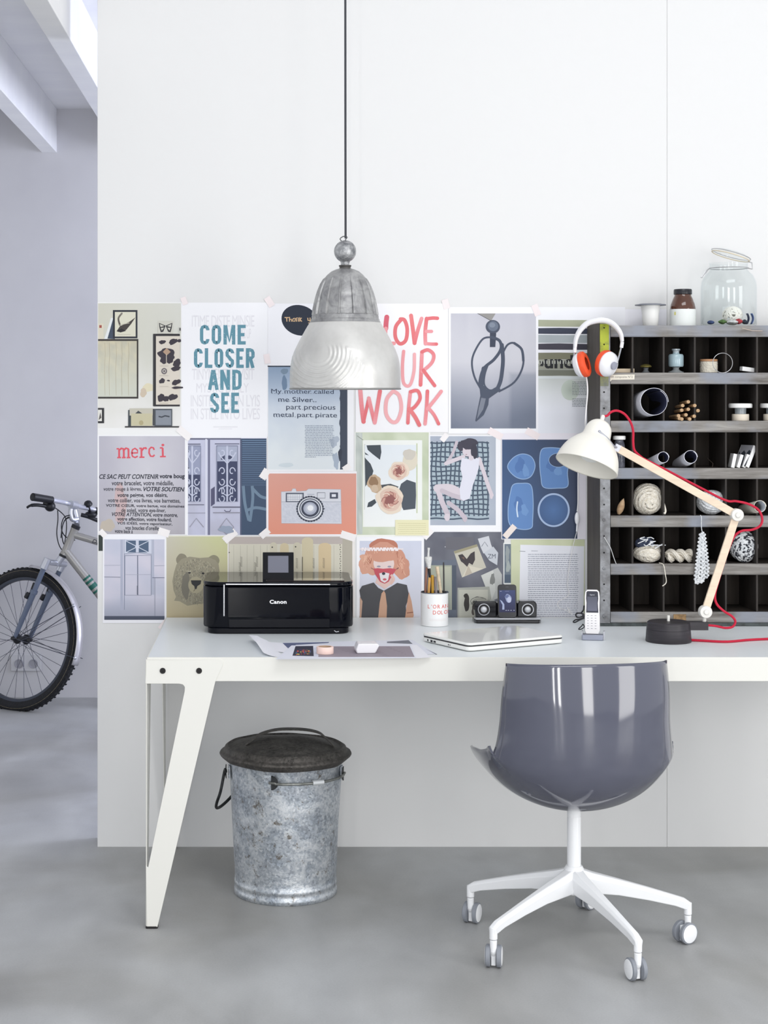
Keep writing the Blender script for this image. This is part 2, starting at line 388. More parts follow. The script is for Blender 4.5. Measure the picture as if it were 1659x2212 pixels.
for ix in (0, 1):
    for iy in (0, 1):
        sx = 1 if ix == 0 else -1; x0 = DX0 if ix == 0 else DX1; sy = 1 if iy == 0 else -1; y0 = DY0 if iy == 0 else DY1
        mb = MB(); th = 0.003
        pl = [(x0+sx*(fx(a)-xl0), fz(b)) for a, b in LEG]; mb.prism(pl, y0, y0+sy*th, 'y')
        pl2 = [(y0+sy*(fx(a)-xl0)*0.85, fz(b)) for a, b in LEG[:8]]; mb.prism(pl2, x0, x0+sx*th, 'x')
        # folded corner below the fork of the two blades
        mb.build('leg', M_desk, desk, bevel=0.001)
        lg = desk.children[-1]
        for px in (352.5, 431):
            c = Vector((x0+sx*(fx(px)-xl0), y0, fz(1449)))
            MB(axisM(c, (0,-sy,0))).lathe([(0,0.0012),(0.003,0.0012),(0.0035,0.003),(0.0072,0.003),(0.0082,0.0015),(0.0082,0)], 24, cap=False).build('bolt', M_black, lg)
        MB().prism(rrect(0.034,0.034,0.006, cx=x0+sx*0.016, cy=y0+sy*0.016), 0.0, 0.0062).build('foot_pad', M_black, lg)
# ---------------------------------------------------------------- chair
CHX, CHY = 0.814, 4.515
chair = thing('office_chair', 'smoky grey plastic tub chair on a white five star swivel base, facing the desk', 'chair', (CHX, CHY, 0))
M_white = mat('white_lacquer', (244,245,247), 0.28)
M_seam = mat('grey_seam', (120,122,128), 0.5)
M_tread = mat('grey_castor_tread', (140,144,152), 0.5)
def smoky():
    m = bpy.data.materials.new('smoky_plastic'); m.use_nodes = True; N = m.node_tree.nodes; L = m.node_tree.links; b = N['Principled BSDF']
    b.inputs['Base Color'].default_value = rgb((90,92,108)); b.inputs['Roughness'].default_value = 0.07; b.inputs['Coat Weight'].default_value = 1.0; b.inputs['Coat Roughness'].default_value = 0.07
    t = N.new('ShaderNodeBsdfTransparent'); t.inputs[0].default_value = rgb((150,156,180)); mx = N.new('ShaderNodeMixShader'); mx.inputs[0].default_value = 0.16
    L.new(b.outputs[0], mx.inputs[1]); L.new(t.outputs[0], mx.inputs[2]); L.new(mx.outputs[0], N['Material Output'].inputs[0]); return m
M_smoke = smoky()
TH = math.radians(97)
fwd = Vector((math.cos(TH), math.sin(TH), 0)); lat = Vector((math.sin(TH), -math.cos(TH), 0)); upv = Vector((0,0,1))
# centre line (forward, up), half width, edge curl
PROF = [(0.285,0.430,0.218,0.058),(0.20,0.400,0.240,0.105),(0.10,0.378,0.250,0.140),(0.0,0.368,0.252,0.160),(-0.10,0.384,0.250,0.168),(-0.176,0.430,0.250,0.166),(-0.213,0.48,0.247,0.155),(-0.2255,0.54,0.239,0.142),(-0.2245,0.62,0.229,0.129),(-0.2205,0.70,0.225,0.116),(-0.213,0.786,0.215,0.103)]
pc = spline([(p[0],p[1],0) for p in PROF], 6); pw = spline([(p[2],p[3],0) for p in PROF], 6)
NP = len(pc)
def shell(u, v):
    f = u*(NP-1); i = min(int(f), NP-2); t = f-i
    c = pc[i].lerp(pc[i+1], t); w = pw[i].lerp(pw[i+1], t)
    tn = (pc[min(i+2, NP-1)]-pc[max(i-1, 0)]).normalized(); nx, nzv = -tn.y, tn.x          # turn towards the sitter
    if nzv < 0 or True: n2 = (tn.y, -tn.x)
    s_ = 2*v-1; a = s_*PI/2*0.93
    lx = w.x*math.sin(a)/math.sin(PI/2*0.93); cu = w.y*(1-math.cos(a))**1.0/(1-math.cos(PI/2*0.93))**1.0
    # rounded upper corners
    corner = max(0, abs(s_)-0.8)/0.2; drop = 0.0
    p = Vector((CHX, CHY, 0))+fwd*(c.x+n2[0]*cu)+upv*(c.y+n2[1]*cu-drop)+lat*lx
    return p
mb = MB(); mb.grid(shell, NP, 41)
mb.build('seat_shell', M_smoke, chair, sharp=None, solid=0.006)
mb = MB(T(CHX, CHY, 0))
mb.lathe([(0.0,0.372),(0.0165,0.372),(0.0185,0.368),(0.0185,0.344),(0.0178,0.343),(0.0178,0.341),(0.0185,0.340),(0.0185,0.19)], 32, cap=False).build('post', M_white, chair)
MB(T(CHX, CHY, 0)).lathe([(0,0.3715),(0.028,0.3715),(0.030,0.369),(0.024,0.366),(0.0,0.366)], 32, cap=False).build('seat_plate', M_smoke, chair)
hub = MB(T(CHX, CHY, 0)); hub.lathe([(0.0,0.213),(0.0215,0.211),(0.026,0.203),(0.036,0.150),(0.030,0.138),(0.0,0.138)], 32, cap=False); hub.build('hub', M_white, chair)
R0 = 0.31
for k in range(5):
    a = math.radians(2.5+72*k); d = Vector((math.cos(a), math.sin(a), 0)); n = Vector((-math.sin(a), math.cos(a), 0)); c0 = Vector((CHX, CHY, 0))
    st = [(0.012,0.205,0.142,0.024),(0.05,0.192,0.138,0.021),(0.12,0.173,0.131,0.016),(0.2,0.150,0.116,0.0125),(0.275,0.127,0.099,0.011),(0.300,0.119,0.090,0.0115),(0.316,0.108,0.086,0.0115)]
    mb = MB(); vs = []; fs = []
    for r, zt, zl, hw in st:
        for sx, zz in ((-0.55,zt),(0.55,zt),(1,zt-0.25*(zt-zl)),(0.8,zl),(-0.8,zl),(-1,zt-0.25*(zt-zl))): vs.append(c0+d*r+n*hw*sx+upv*zz)
    m_ = len(st)
    for i in range(m_-1):
        for j in range(6): fs.append((i*6+j, i*6+(j+1) % 6, (i+1)*6+(j+1) % 6, (i+1)*6+j))
    fs.append(tuple(range(6))[::-1]); fs.append(tuple((m_-1)*6+j for j in range(6)))
    mb.add(vs, fs); mb.tube([c0+d*R0+upv*0.107, c0+d*R0+upv*0.074], 0.0105, 20)
    mb.build('base_arm', M_white, chair, bevel=0.002)
    # castor: swivel angle differs from wheel to wheel
    ca = math.radians([48, 180, 35, 85, 96][k] if False else [-60, -45, -27, -12, 14][k])
    ax = Vector((math.cos(ca), math.sin(ca), 0)); off = Vector((-math.sin(ca), math.cos(ca), 0))*[-1,1,1,1,1][k]*0.011; cc = c0+d*R0+off
    cs = MB(); cs.tube([c0+d*R0+upv*0.0725, c0+d*R0+upv*0.040], [0.0095, 0.0085], 18); cs.m(0)
    cs.tube([c0+d*R0+upv*0.045, cc+upv*0.028], [0.0095, 0.010], 14)
    cs.box(cc+upv*0.027, (0.0125,0.026,0.042), Matrix.Rotation(ca, 3, 'Z').to_euler()).build('castor', M_white, chair, bevel=0.002)
    fk = chair.children[-1]
    for sg in (-1, 1):
        w = MB(axisM(cc+ax*sg*0.0075+upv*0.0285, ax*sg)); w.m(0).lathe([(0.0,0.000),(0.024,0.000),(0.0285,0.002),(0.0285,0.011),(0.0245,0.0135)], 32, cap=False)
        w.m(1).lathe([(0.0245,0.0135),(0.022,0.0145),(0.0,0.0155)], 32, cap=False); w.build('castor_wheel', [M_tread, M_white], fk)
# ---------------------------------------------------------------- dustbin
def galv(name, c1, c2, c3, rough, metal):
    m = bpy.data.materials.new(name); m.use_nodes = True; N = m.node_tree.nodes; L = m.node_tree.links; b = N['Principled BSDF']
    b.inputs['Metallic'].default_value = metal
    tc = N.new('ShaderNodeTexCoord'); v = N.new('ShaderNodeTexVoronoi'); v.inputs['Scale'].default_value = 170; L.new(tc.outputs['Object'], v.inputs['Vector'])
    n = N.new('ShaderNodeTexNoise'); n.inputs['Scale'].default_value = 15; n.inputs['Detail'].default_value = 8; n.inputs['Roughness'].default_value = 0.7; n.inputs['Distortion'].default_value = 0.8; L.new(tc.outputs['Object'], n.inputs['Vector'])
    n2 = N.new('ShaderNodeTexNoise'); n2.inputs['Scale'].default_value = 26; n2.inputs['Detail'].default_value = 6; n2.inputs['Roughness'].default_value = 0.8; L.new(tc.outputs['Object'], n2.inputs['Vector'])
    r = N.new('ShaderNodeValToRGB'); e = r.color_ramp.elements; e[0].position = 0.36; e[0].color = rgb(c2); e[1].position = 0.64; e[1].color = rgb(c1); L.new(n.outputs['Fac'], r.inputs[0])
    mx = N.new('ShaderNodeMixRGB'); mx.blend_type = 'OVERLAY'; mx.inputs[0].default_value = 0.35; L.new(r.outputs[0], mx.inputs[1]); L.new(v.outputs['Color'], mx.inputs[2])
    bw = N.new('ShaderNodeRGBToBW'); L.new(v.outputs['Color'], bw.inputs[0]); L.new(bw.outputs[0], mx.inputs[2])
    r2 = N.new('ShaderNodeValToRGB'); r2.color_ramp.elements[0].position = 0.57; r2.color_ramp.elements[1].position = 0.66; L.new(n2.outputs['Fac'], r2.inputs[0])
    m3 = N.new('ShaderNodeMixRGB'); m3.inputs[2].default_value = rgb(c3); L.new(r2.outputs[0], m3.inputs[0]); L.new(mx.outputs[0], m3.inputs[1]); L.new(m3.outputs[0], b.inputs['Base Color'])
    mr = N.new('ShaderNodeMapRange'); mr.inputs[3].default_value = rough-0.12; mr.inputs[4].default_value = rough+0.15; L.new(n.outputs['Fac'], mr.inputs[0]); L.new(mr.outputs[0], b.inputs['Roughness'])
    bp = N.new('ShaderNodeBump'); bp.inputs['Strength'].default_value = 0.25; bp.inputs['Distance'].default_value = 0.01; L.new(n.outputs['Fac'], bp.inputs['Height']); L.new(bp.outputs[0], b.inputs['Normal'])
    return m
M_galv = galv('galvanised_steel', (212,216,220), (156,164,174), (112,104,94), 0.38, 0.7)
M_lid = galv('grimy_lid_steel', (96,92,88), (66,63,60), (40,37,35), 0.55, 0.45)
M_dark = mat('blackened_iron', (58,60,62), 0.5, metal=0.5, var=0.4, vscale=60)
BX, BY = 0.041, 4.99
bin_ = thing('dustbin', 'dented galvanised steel dustbin with bail handles on the floor under the desk', 'dustbin', (BX, BY, 0))
prof = [(0.0,0.006),(0.140,0.006),(0.150,0.0),(0.1530,0.003),(0.1530,0.016),(0.1516,0.0175),(0.1514,0.030),(0.1524,0.032),(0.1524,0.039),(0.1513,0.041),(0.1508,0.054)]
for k in range(12): prof.append((0.1505+0.0175*k/11, 0.06+0.335*k/11))
prof += [(0.170,0.40),(0.1735,0.404),(0.170,0.408),(0.166,0.404),(0.160,0.39)]
b_ = MB(T(BX, BY, 0)); b_.lathe(prof, 96, cap=False); body = b_.build('bin_body', M_galv, bin_, sharp=50)
# small dents
rr = random.Random(5)
for v in body.data.vertices:
    r = math.hypot(v.co.x, v.co.y)
    if r > 0.14 and 0.06 < v.co.z < 0.40:
        k = 1+0.012*nz(math.atan2(v.co.y, v.co.x)*1.6, v.co.z*7, 3); v.co.x *= k; v.co.y *= k
lp = [(0.176,0.393),(0.194,0.408),(0.1965,0.412),(0.194,0.417),(0.186,0.419),(0.1825,0.424),(0.180,0.432),(0.172,0.437),(0.167,0.432),(0.158,0.434),(0.13,0.442),(0.09,0.451),(0.04,0.457),(0.0,0.458)]
l_ = MB(T(BX, BY, 0)); l_.lathe(lp, 96, cap=False); lid = l_.build('lid', M_lid, bin_, sharp=60)
for v in lid.data.vertices:
    r = math.hypot(v.co.x, v.co.y); v.co.z += 0.006*nz(v.co.x*14, v.co.y*14, 8)*(1 if r < 0.17 else 0.5)
hp = [(-0.118,-0.045,0.444),(-0.095,-0.03,0.458),(-0.072,-0.012,0.470),(-0.02,0.0,0.480),(0.05,0.0,0.480),(0.098,-0.006,0.472),(0.120,-0.02,0.458),(0.142,-0.04,0.440)]
hs = spline(hp, 5); mb = MB(T(BX, BY, 0)); vs = []; fs = []
for i, p in enumerate(hs):
    for dy, dz in ((-0.017,0),(-0.017,0.003),(0.017,0.003),(0.017,0)): vs.append((p.x, p.y+dy*(0.6+0.4*math.sin(PI*i/(len(hs)-1))), p.z+dz))
for i in range(len(hs)-1):
    for j in range(4): fs.append((i*4+j, i*4+(j+1) % 4, (i+1)*4+(j+1) % 4, (i+1)*4+j))
mb.add(vs, fs+[(0,1,2,3), tuple((len(hs)-1)*4+j for j in range(4))]).build('lid_handle', M_lid, lid, bevel=0.0008)
def bail(mid, spread, hang, outw, sag):
    """wire bail between two riveted half-round ears"""
    pts = []
    for sg in (-1, 1):
        a = mid+sg*spread; d = Vector((math.sin(a), -math.cos(a), 0)); n = Vector((math.cos(a), math.sin(a), 0))*sg
        c = Vector((BX, BY, 0))+d*0.1685+upv*0.362
        e = MB(); e.m(1).box(c+d*0.001+n*0.008, (0.03,0.002,0.040), Matrix.Rotation(a, 3, 'Z').to_euler())
        poly = [(0.0, 0.021*math.sin(t), 0.021*math.cos(t)) for t in [PI*k/12 for k in range(13)]]
        vs = []; e.m(0)
        for th in (-0.001, 0.001):
            for k in range(13): t = PI*k/12; vs.append(c-n*(0.021*math.sin(t))+d*(0.009+th)+upv*0.021*math.cos(t))
        e.add(vs, [tuple(range(13)), tuple(range(13, 26))[::-1]]+[(k, k+1, 14+k, 13+k) for k in range(12)]+[(12, 0, 13, 25)])
        e.m(1)
        for dz in (-0.011, 0.011): e.ball(c+d*0.002+n*0.012+upv*dz, 0.003, 10, 6)
        e.build('ear', [M_dark, M_galv], bin_, bevel=0.0004)
        pts.append((c, d, n))
    (c1, d1, n1), (c2, d2, n2) = pts; md = Vector((math.sin(mid), -math.cos(mid), 0)); ctr = Vector((BX, BY, 0))
    path = [c1+d1*0.011+n1*0.006, c1+d1*0.012-n1*0.012-upv*sag*0.1]
    m = 9
    for k in range(m):
        t = (k+0.5)/m; a = mid-spread+2*spread*t; rad = 0.1685+outw*math.sin(PI*t)**0.5+0.010
        path.append(ctr+Vector((math.sin(a), -math.cos(a), 0))*rad+upv*(0.360-hang*math.sin(PI*t)**0.45))
    path += [c2+d2*0.012-n2*0.012-upv*sag*0.1, c2+d2*0.011+n2*0.006]
    return path
pth = bail(math.radians(30), math.radians(44), 0.0, 0.006, 0.0)
mb = MB().tube(spline(pth, 4), [0.004]*(4*(len(pth)-1)+1), 12); mid = pth[len(pth)//2]
mb.build('bail_handle', mat('worn_steel', (150,152,148), 0.4, metal=0.7, var=0.3, vscale=40), bin_)
mb = MB().tube([mid-Vector((0.016,0.006,0)), mid+Vector((0.016,0.006,0))], 0.0075, 12); mb.build('grip_tab', mat('grip_tab_steel', (205,208,210), 0.45, metal=0.3), bin_)
pth = bail(math.radians(248), math.radians(30), 0.130, 0.036, 0.0)
MB().tube(spline(pth, 4), 0.0045, 12).build('bail_handle', M_dark, bin_)
# ---------------------------------------------------------------- pendant lamp
ZL = 5.05; SL = F/ZL; LX = P(745.5, 0, ZL).x
def lz(py): return H-(py-CY)/SL
def lr(r): return r/SL
pend = thing('pendant_lamp', 'large pendant lamp with ribbed cast aluminium cap and silvery domed shade over the desk', 'pendant lamp', (LX, ZL, lz(842)))
M_cast = mat('cast_aluminium', (176,176,176), 0.45, metal=0.5, col2=(128,128,130), vscale=22, dist=1.0, bump=0.3, bscale=45, lo=0.3, hi=0.62)
M_ball = mat('pitted_aluminium', (190,191,192), 0.42, metal=0.6, col2=(120,122,126), vscale=60, bump=0.3, bscale=90)
M_shade = mat('silvered_shade', (216,215,212), 0.34, metal=0.35, col2=(200,199,196), vscale=10, bump=0.05, bscale=60)
A = T(LX, ZL, 0)
mb = MB(A).lathe([(0,lz(519)),(lr(5),lz(519.5))]+[(lr(24*math.sin(t)), lz(543-24*math.cos(t))) for t in [math.radians(20+7*k) for k in range(20)]]+[(lr(10),lz(566)),(lr(9),lz(570)),(lr(9.5),lz(574))], 48, cap=False)
mb.build('ball_finial', M_ball, pend)
mb = MB(A).lathe([(0,lz(573)),(lr(13.5),lz(573)),(lr(13.5),lz(575)),(lr(12),lz(577)),(lr(12.5),lz(581))], 40, cap=False); mb.build('collar', mat('dark_collar', (82,80,78), 0.5, metal=0.4), pend)
capp = [(12.5,580),(20,582),(30,586.5),(39,594),(46,603),(52,614),(57,627),(61,641),(64,655),(66.5,668),(68,679)]
mb = MB(A).lathe([(lr(r), lz(y)) for r, y in capp]+[(lr(71),lz(680)),(lr(72),lz(682)),(lr(72.5),lz(689)),(lr(74),lz(690)),(lr(74.5),lz(693)),(lr(77),lz(697))], 96, cap=False)
mb.build('lamp_cap', M_cast, pend, sharp=50)
cp = pend.children[-1]
for k in range(14):
    a = 2*PI*(k+0.5)/14-PI/2; d = Vector((math.cos(a), math.sin(a), 0)); n = Vector((-math.sin(a), math.cos(a), 0)); c0 = Vector((LX, ZL, 0)); vs = []; fs = []
    rib = [(39,596,0),(46,603,1.8),(52,614,2.6),(57,627,3.2),(61,641,3.6),(64,655,4),(66.5,668,4.2),(68,680,4.6)]
    for r, y, h in rib:
        for w_, hh in ((-2.6,-1),(-1.2,h),(1.2,h),(2.6,-1)): vs.append(c0+d*lr(r+hh)+n*lr(w_)+upv*lz(y))
    for i in range(len(rib)-1):
        for j in range(3): fs.append((i*4+j, i*4+j+1, (i+1)*4+j+1, (i+1)*4+j))
    MB().add(vs, fs+[(28,29,30,31)]).build('rib', M_cast, cp, sharp=60)
shp = spline([(76,696,0),(84,709,0),(93,725,0),(102,742,0),(110,759,0),(115.5,776,0),(118.5,795,0),(119.5,815,0),(119.5,838,0)], 9)
mb = MB(); SG = 300
def shade_pt(u, v):
    i = v*(len(shp)-1); q = min(int(i), len(shp)-2); p = shp[q].lerp(shp[q+1], i-q); a = 2*PI*u
    ix = p.x*math.cos(a); front = -math.sin(a)
    r = p.x
    if front > 0.05:
        dx = ix-(-62); dy = (p.y-762); dd = math.hypot(dx, dy*1.0)
        if p.y > 745 and dd > 24 and dd < 104 and (dx < 0.9*dy+70):
            f_ = min(1, (p.y-745)/8)*min(1, (104-dd)/8); r += 0.75*math.sin((dd-24)/(8.8)*2*PI)*f_
    return Vector((LX+lr(r)*math.cos(a), ZL+lr(r)*math.sin(a), lz(p.y)))
mb.grid(shade_pt, SG, len(shp)*1, closeu=True)
mb.build('lamp_shade', M_shade, pend, sharp=None)
# inside of the shade and rolled rim
MB(A).lathe([(lr(119),lz(838)),(lr(120.5),lz(838.5)),(lr(121),lz(840.5)),(lr(119.5),lz(842)),(lr(117),lz(841))]+[(lr(p.x-2.5), lz(p.y+1)) for p in shp[::-3]], 96, cap=False).build('inner_reflector', mat('dull_reflector', (150,150,148), 0.4, metal=0.4), pend)
MB(T(LX, ZL, lz(760))).ball((0,0,0), (0.045,0.045,0.06)).build('bulb', mat('frosted_bulb', (235,235,230), 0.3), pend)
hk = spline([(LX-0.010,ZL,lz(521)),(LX-0.015,ZL,lz(516)),(LX-0.006,ZL,lz(511)),(LX+0.006,ZL,lz(512)),(LX+0.001,ZL,lz(518)),(LX-0.001,ZL,lz(522))], 5)
MB().tube(hk, 0.0016, 8).build('hook', mat('grey_wire', (110,112,114), 0.4, metal=0.7), pend)
MB().tube([(LX+0.0015,ZL,lz(515)),(LX+0.001,ZL,lz(300)),(LX-0.0005,ZL,4.2)], 0.0034, 12).build('lamp_cord', mat('dark_cord', (60,62,68), 0.6), pend)
MB(T(LX, ZL, 0)).lathe([(0.05,4.2),(0.05,4.17),(0.03,4.15),(0,4.15)], 32, cap=False).build('ceiling_rose', M_white, pend)
# ---------------------------------------------------------------- prints taped to the partition
PZ = ZW-0.0004
def sheet(lift=0.0): return Sheet(lambda px, py, h: tuple(P(px, py, ZW).xyz-Vector((0, 0.0004+lift+h, 0))))
G_POST = 'prints taped to the wall above the desk'
def done(s, name, label, cat='poster', group=G_POST):
    o = s.build(name); tag(o, label, cat, group); return o
INK = (44,48,58)
PAPER = (240,240,243)
def gnoise(c1, c2, sx=3, sy=3, seed=0, k=0.8):
    return lambda u, v: mixc(c1, c2, 0.5+k*fbm(u*sx, v*sy, seed))
# 1 photograph of pictures on an old wall
s = sheet(); s.fr(200, 630, 4.1475)
s.rect(45, 95, 797, 1300, (238,238,238))
s.grad(49, 104, 792, 1222, lambda u, v: mixc(mixc((204,203,190), (214,214,206), u), (232,231,229), max(0, min(1, v*1.5-0.45+0.25*fbm(u*4, v*4, 3)))), 22, 30)
s.blob(500, 860, 50, 40, (222,214,186), 3).blob(455, 905, 30, 40, (205,190,170), 5)
s.rect(49, 285, 98, 425, (214,208,190)).rect(60, 300, 82, 325, (160,80,70))
s.poly([(120,420),(185,235),(205,250),(200,425)], (62,74,92)).poly([(105,425),(165,235),(186,235),(132,425)], (224,228,230))
s.rect(182, 165, 402, 418, (40,44,54)).rect(200, 182, 386, 402, (216,214,196))
s.poly([(215,355),(245,310),(330,270),(385,230),(345,290),(300,345),(235,362)], (66,60,58)).brush([(245,300),(232,240),(262,195)], 16, (76,70,66), col2=(130,124,116)).poly([(218,352),(260,330),(300,352),(250,366)], (36,34,38)).line([(240,300),(330,280)], 6, (190,186,170)).line([(225,382),(340,384)], 3, (170,165,150))
s.rect(49, 425, 410, 958, (52,48,46)).grad(49, 442, 396, 942, lambda u, v: mixc(mixc((206,198,172), (190,186,168), fbm(u*7, v*8, 5)+0.5), (205,208,196), v), 22, 26)
for x in (110, 150, 210, 262, 322): s.line([(x, 455), (x+4, 560), (x-3, 700), (x+2, 930)], 2.5, (172,160,134))
s.rect(540, 380, 552, 1025, (120,122,120)).rect(545, 378, 782, 1028, (46,44,48)).rect(568, 398, 782, 1012, (218,210,198))
for x, y, rx, ry, r in ((625,452,30,18,0),(722,448,44,22,-.5),(775,440,20,14,.2),(664,560,84,48,0),(640,610,34,36,0),(690,610,34,36,0),(756,640,36,34,-.6),(745,690,40,22,-.3),(622,800,30,20,-.8),(680,797,14,7,0),(750,812,40,24,-.5),(760,860,48,12,0),(612,950,30,34,.4),(655,960,28,26,0),(718,945,46,26,-.4)):
    s.blob(x, y, rx, ry, (58,52,62), int(x), 0.22, rot=r)
s.poly([(630,540),(664,505),(700,540),(664,572)], (178,150,128)).line([(662,560),(662,645)], 6, (206,196,182)).ell(642, 712, 26, 28, (110,104,108)).ell(642, 712, 15, 17, (196,190,184)).ell(642, 712, 8, 9, (90,84,88))
for y in (665, 752, 850, 1000): s.line([(600,y),(680,y)], 3, (180,172,162))
s.rect(586, 265, 718, 376, (206,204,194))
for sg in (-1, 1): s.poly([(655,305),(655+sg*60,280),(655+sg*56,320),(655+sg*44,364),(655+sg*22,360)], (50,48,52)).poly([(655+sg*12,308),(655+sg*52,290),(655+sg*46,318)], (206,204,194)).poly([(655+sg*14,322),(655+sg*44,326),(655+sg*34,350)], (206,204,194))
s.rect(770, 320, 790, 365, (196,196,188)).rect(778, 325, 790, 350, (70,70,72))
s.rect(49, 1042, 104, 1178, (44,44,48)).rect(49, 1058, 84, 1160, (224,222,216)).poly([(55,1150),(70,1080),(80,1130)], (90,86,84))
s.rect(290, 1205, 775, 1217, (60,58,62)).poly([(320,1060),(345,1060),(345,1205),(320,1205)], (60,68,74)).rect(332, 1046, 540, 1110, (196,192,178)).poly([(380,1095),(410,1066),(450,1095)], (70,74,78)).rect(345, 1092, 536, 1202, (198,192,162)).ell(436, 1175, 20, 22, (176,166,130)).rect(540, 1050, 556, 1200, (70,72,76))
s.rect(556, 1050, 714, 1205, (78,84,92)).rect(566, 1062, 704, 1195, (136,142,152)).line([(592,1118),(620,1124),(650,1112),(690,1120)], 12, (60,64,74))
done(s, 'photo_print', 'photo print of framed insects and moths on an old wall, in the top left corner')
# 2 COME CLOSER AND SEE
s = sheet(0.0003); s.fr(200, 630, 4.1475); s.rect(797, 98, 1568, 1300, (243,243,247))
for y0, y1, t, x0, x1 in ((212,315,'ITIME DISTE MINSIE',890,1450),(330,420,'TIMES UP',1290,1420),(690,790,'TINYMENT IN VISIT',890,1450),(820,905,'MYSTIC DIMLY',930,1400),(925,1030,'INSITE IN THIN LYIS',880,1500),(1045,1145,'IN STILL INTO LIVES',880,1500)):
    s.text(t, x0, y0, x1, y1, (226,225,231), spacing=0.9)
TEAL = (96,146,164)
for t, x0, y0, x1, y1 in (('COME',962,297,1372,474),('CLOSER',908,507,1452,684),('AND',1040,700,1335,880),('SEE',1053,905,1312,1087)):
    W = {'E': 0.86, 'M': 1.25, 'L': 0.86, 'N': 1.05}; gp_ = 0.24; tot = sum(W.get(ch, 1) for ch in t)+gp_*(len(t)-1); un = (x1-x0)/tot; cx_ = x0; hw = 15
    for ch in t:
        w_ = un*W.get(ch, 1); a, b, c, d = cx_+hw, cx_+w_-hw, y0+hw, y1-hw; m_ = (c+d)/2; q_ = min((b-a)*0.5, 26)
        rnd = [(a+q_*(1-math.cos(k*PI/8)), c+q_*(1-math.sin(k*PI/8))) for k in range(5)]
        S = {'O': [[(a,c+q_),(a+q_*.3,c+q_*.3),(a+q_,c),(b-q_,c),(b-q_*.3,c+q_*.3),(b,c+q_),(b,d-q_),(b-q_*.3,d-q_*.3),(b-q_,d),(a+q_,d),(a+q_*.3,d-q_*.3),(a,d-q_),(a,c+q_-2)]],
             'C': [[(b,c+q_+8),(b,c+q_),(b-q_*.3,c+q_*.3),(b-q_,c),(a+q_,c),(a+q_*.3,c+q_*.3),(a,c+q_),(a,d-q_),(a+q_*.3,d-q_*.3),(a+q_,d),(b-q_,d),(b-q_*.3,d-q_*.3),(b,d-q_),(b,d-q_-8)]],
             'M': [[(a,d+hw),(a,c-hw+2)],[(a+4,c-hw+6),((a+b)/2,d-14),(b-4,c-hw+6)],[(b,c-hw+2),(b,d+hw)]],
             'E': [[(a,d+hw),(a,c-hw)],[(a,c),(b+hw,c)],[(a,m_),(b+4,m_)],[(a,d),(b+hw,d)]], 'L': [[(a,c-hw),(a,d+hw)],[(a,d),(b+hw,d)]],
             'S': [[(b,c+q_+6),(b,c+q_),(b-q_*.3,c+q_*.3),(b-q_,c),(a+q_,c),(a+q_*.3,c+q_*.3),(a,c+q_),(a+2,m_-q_),(a+q_*.8,m_-6),(b-q_*.8,m_+10),(b-1,m_+q_),(b,d-q_),(b-q_*.3,d-q_*.3),(b-q_,d),(a+q_,d),(a+q_*.3,d-q_*.3),(a,d-q_),(a,d-q_-6)]],
             'R': [[(a,d+hw),(a,c-hw)],[(a,c),(b-q_,c),(b-q_*.3,c+q_*.3),(b,c+q_),(b,m_-q_*.6),(b-q_*.5,m_),(a,m_)],[(b-q_,m_),(b,d+hw)]],
             'A': [[(a-6,d+hw),((a+b)/2-3,c-hw+2)],[((a+b)/2+3,c-hw+2),(b+6,d+hw)],[(a+6,d-42),(b-6,d-42)]],
             'N': [[(a,d+hw),(a,c-hw)],[(a,c-hw+6),(b,d+hw-6)],[(b,d+hw),(b,c-hw)]],
             'D': [[(a,d+hw),(a,c-hw)],[(a,c),(b-q_,c),(b-q_*.3,c+q_*.3),(b,c+q_),(b,d-q_),(b-q_*.3,d-q_*.3),(b-q_,d),(a,d)]]}[ch]
        for ln in S: s.line(ln, 2*hw, TEAL, up=False)
        cx_ += w_+gp_*un
rr = random.Random(4)
for k in range(260):
    x = rr.uniform(915, 1450); y = rr.uniform(300, 1085); s.up() if k % 40 == 0 else None
    s.rect(x, y, x+rr.uniform(3, 10), y+rr.uniform(2, 4), (196,216,224), up=False) if abs(y-490) > 20 and abs(y-692) > 10 and abs(y-892) > 12 and (abs(x-1180) < (270 if 507 < y < 684 else 140)) else None
s.line([(1082,1212),(1300,1212)], 4, (212,212,218)).line([(1130,1230),(1250,1230)], 3, (218,218,224))
done(s, 'poster', 'white poster with teal capitals reading COME CLOSER AND SEE')
# 3 thank you card
s = sheet(0.0006); s.fr(560, 640, 3.95); s.rect(72, 62, 780, 600, (240,240,245))
s.ell(345, 205, 158, 128, (34,42,58), rot=0.32, n=40)
GOLD = (214,180,140)
def st(*pts): s.line(list(pts), 8, GOLD, up=False)
s.up()
st((216,182),(252,182)); st((234,182),(236,216)); st((258,176),(258,216)); st((258,198),(274,196),(277,216)); st((300,186),(286,196),(286,212),(304,214),(308,186)); st((318,216),(318,184),(334,184),(334,216)); st((346,180),(346,216)); st((362,184),(348,198),(364,216))
st((414,184),(416,206),(430,208)); st((434,182),(434,226),(418,228)); st((446,196),(446,208),(462,210),(464,192),(446,192)); st((474,190),(476,208),(492,208),(492,190))
done(s, 'greeting_card', 'white card with a dark tilted oval reading thank you in gold, behind the pendant lamp', 'card')
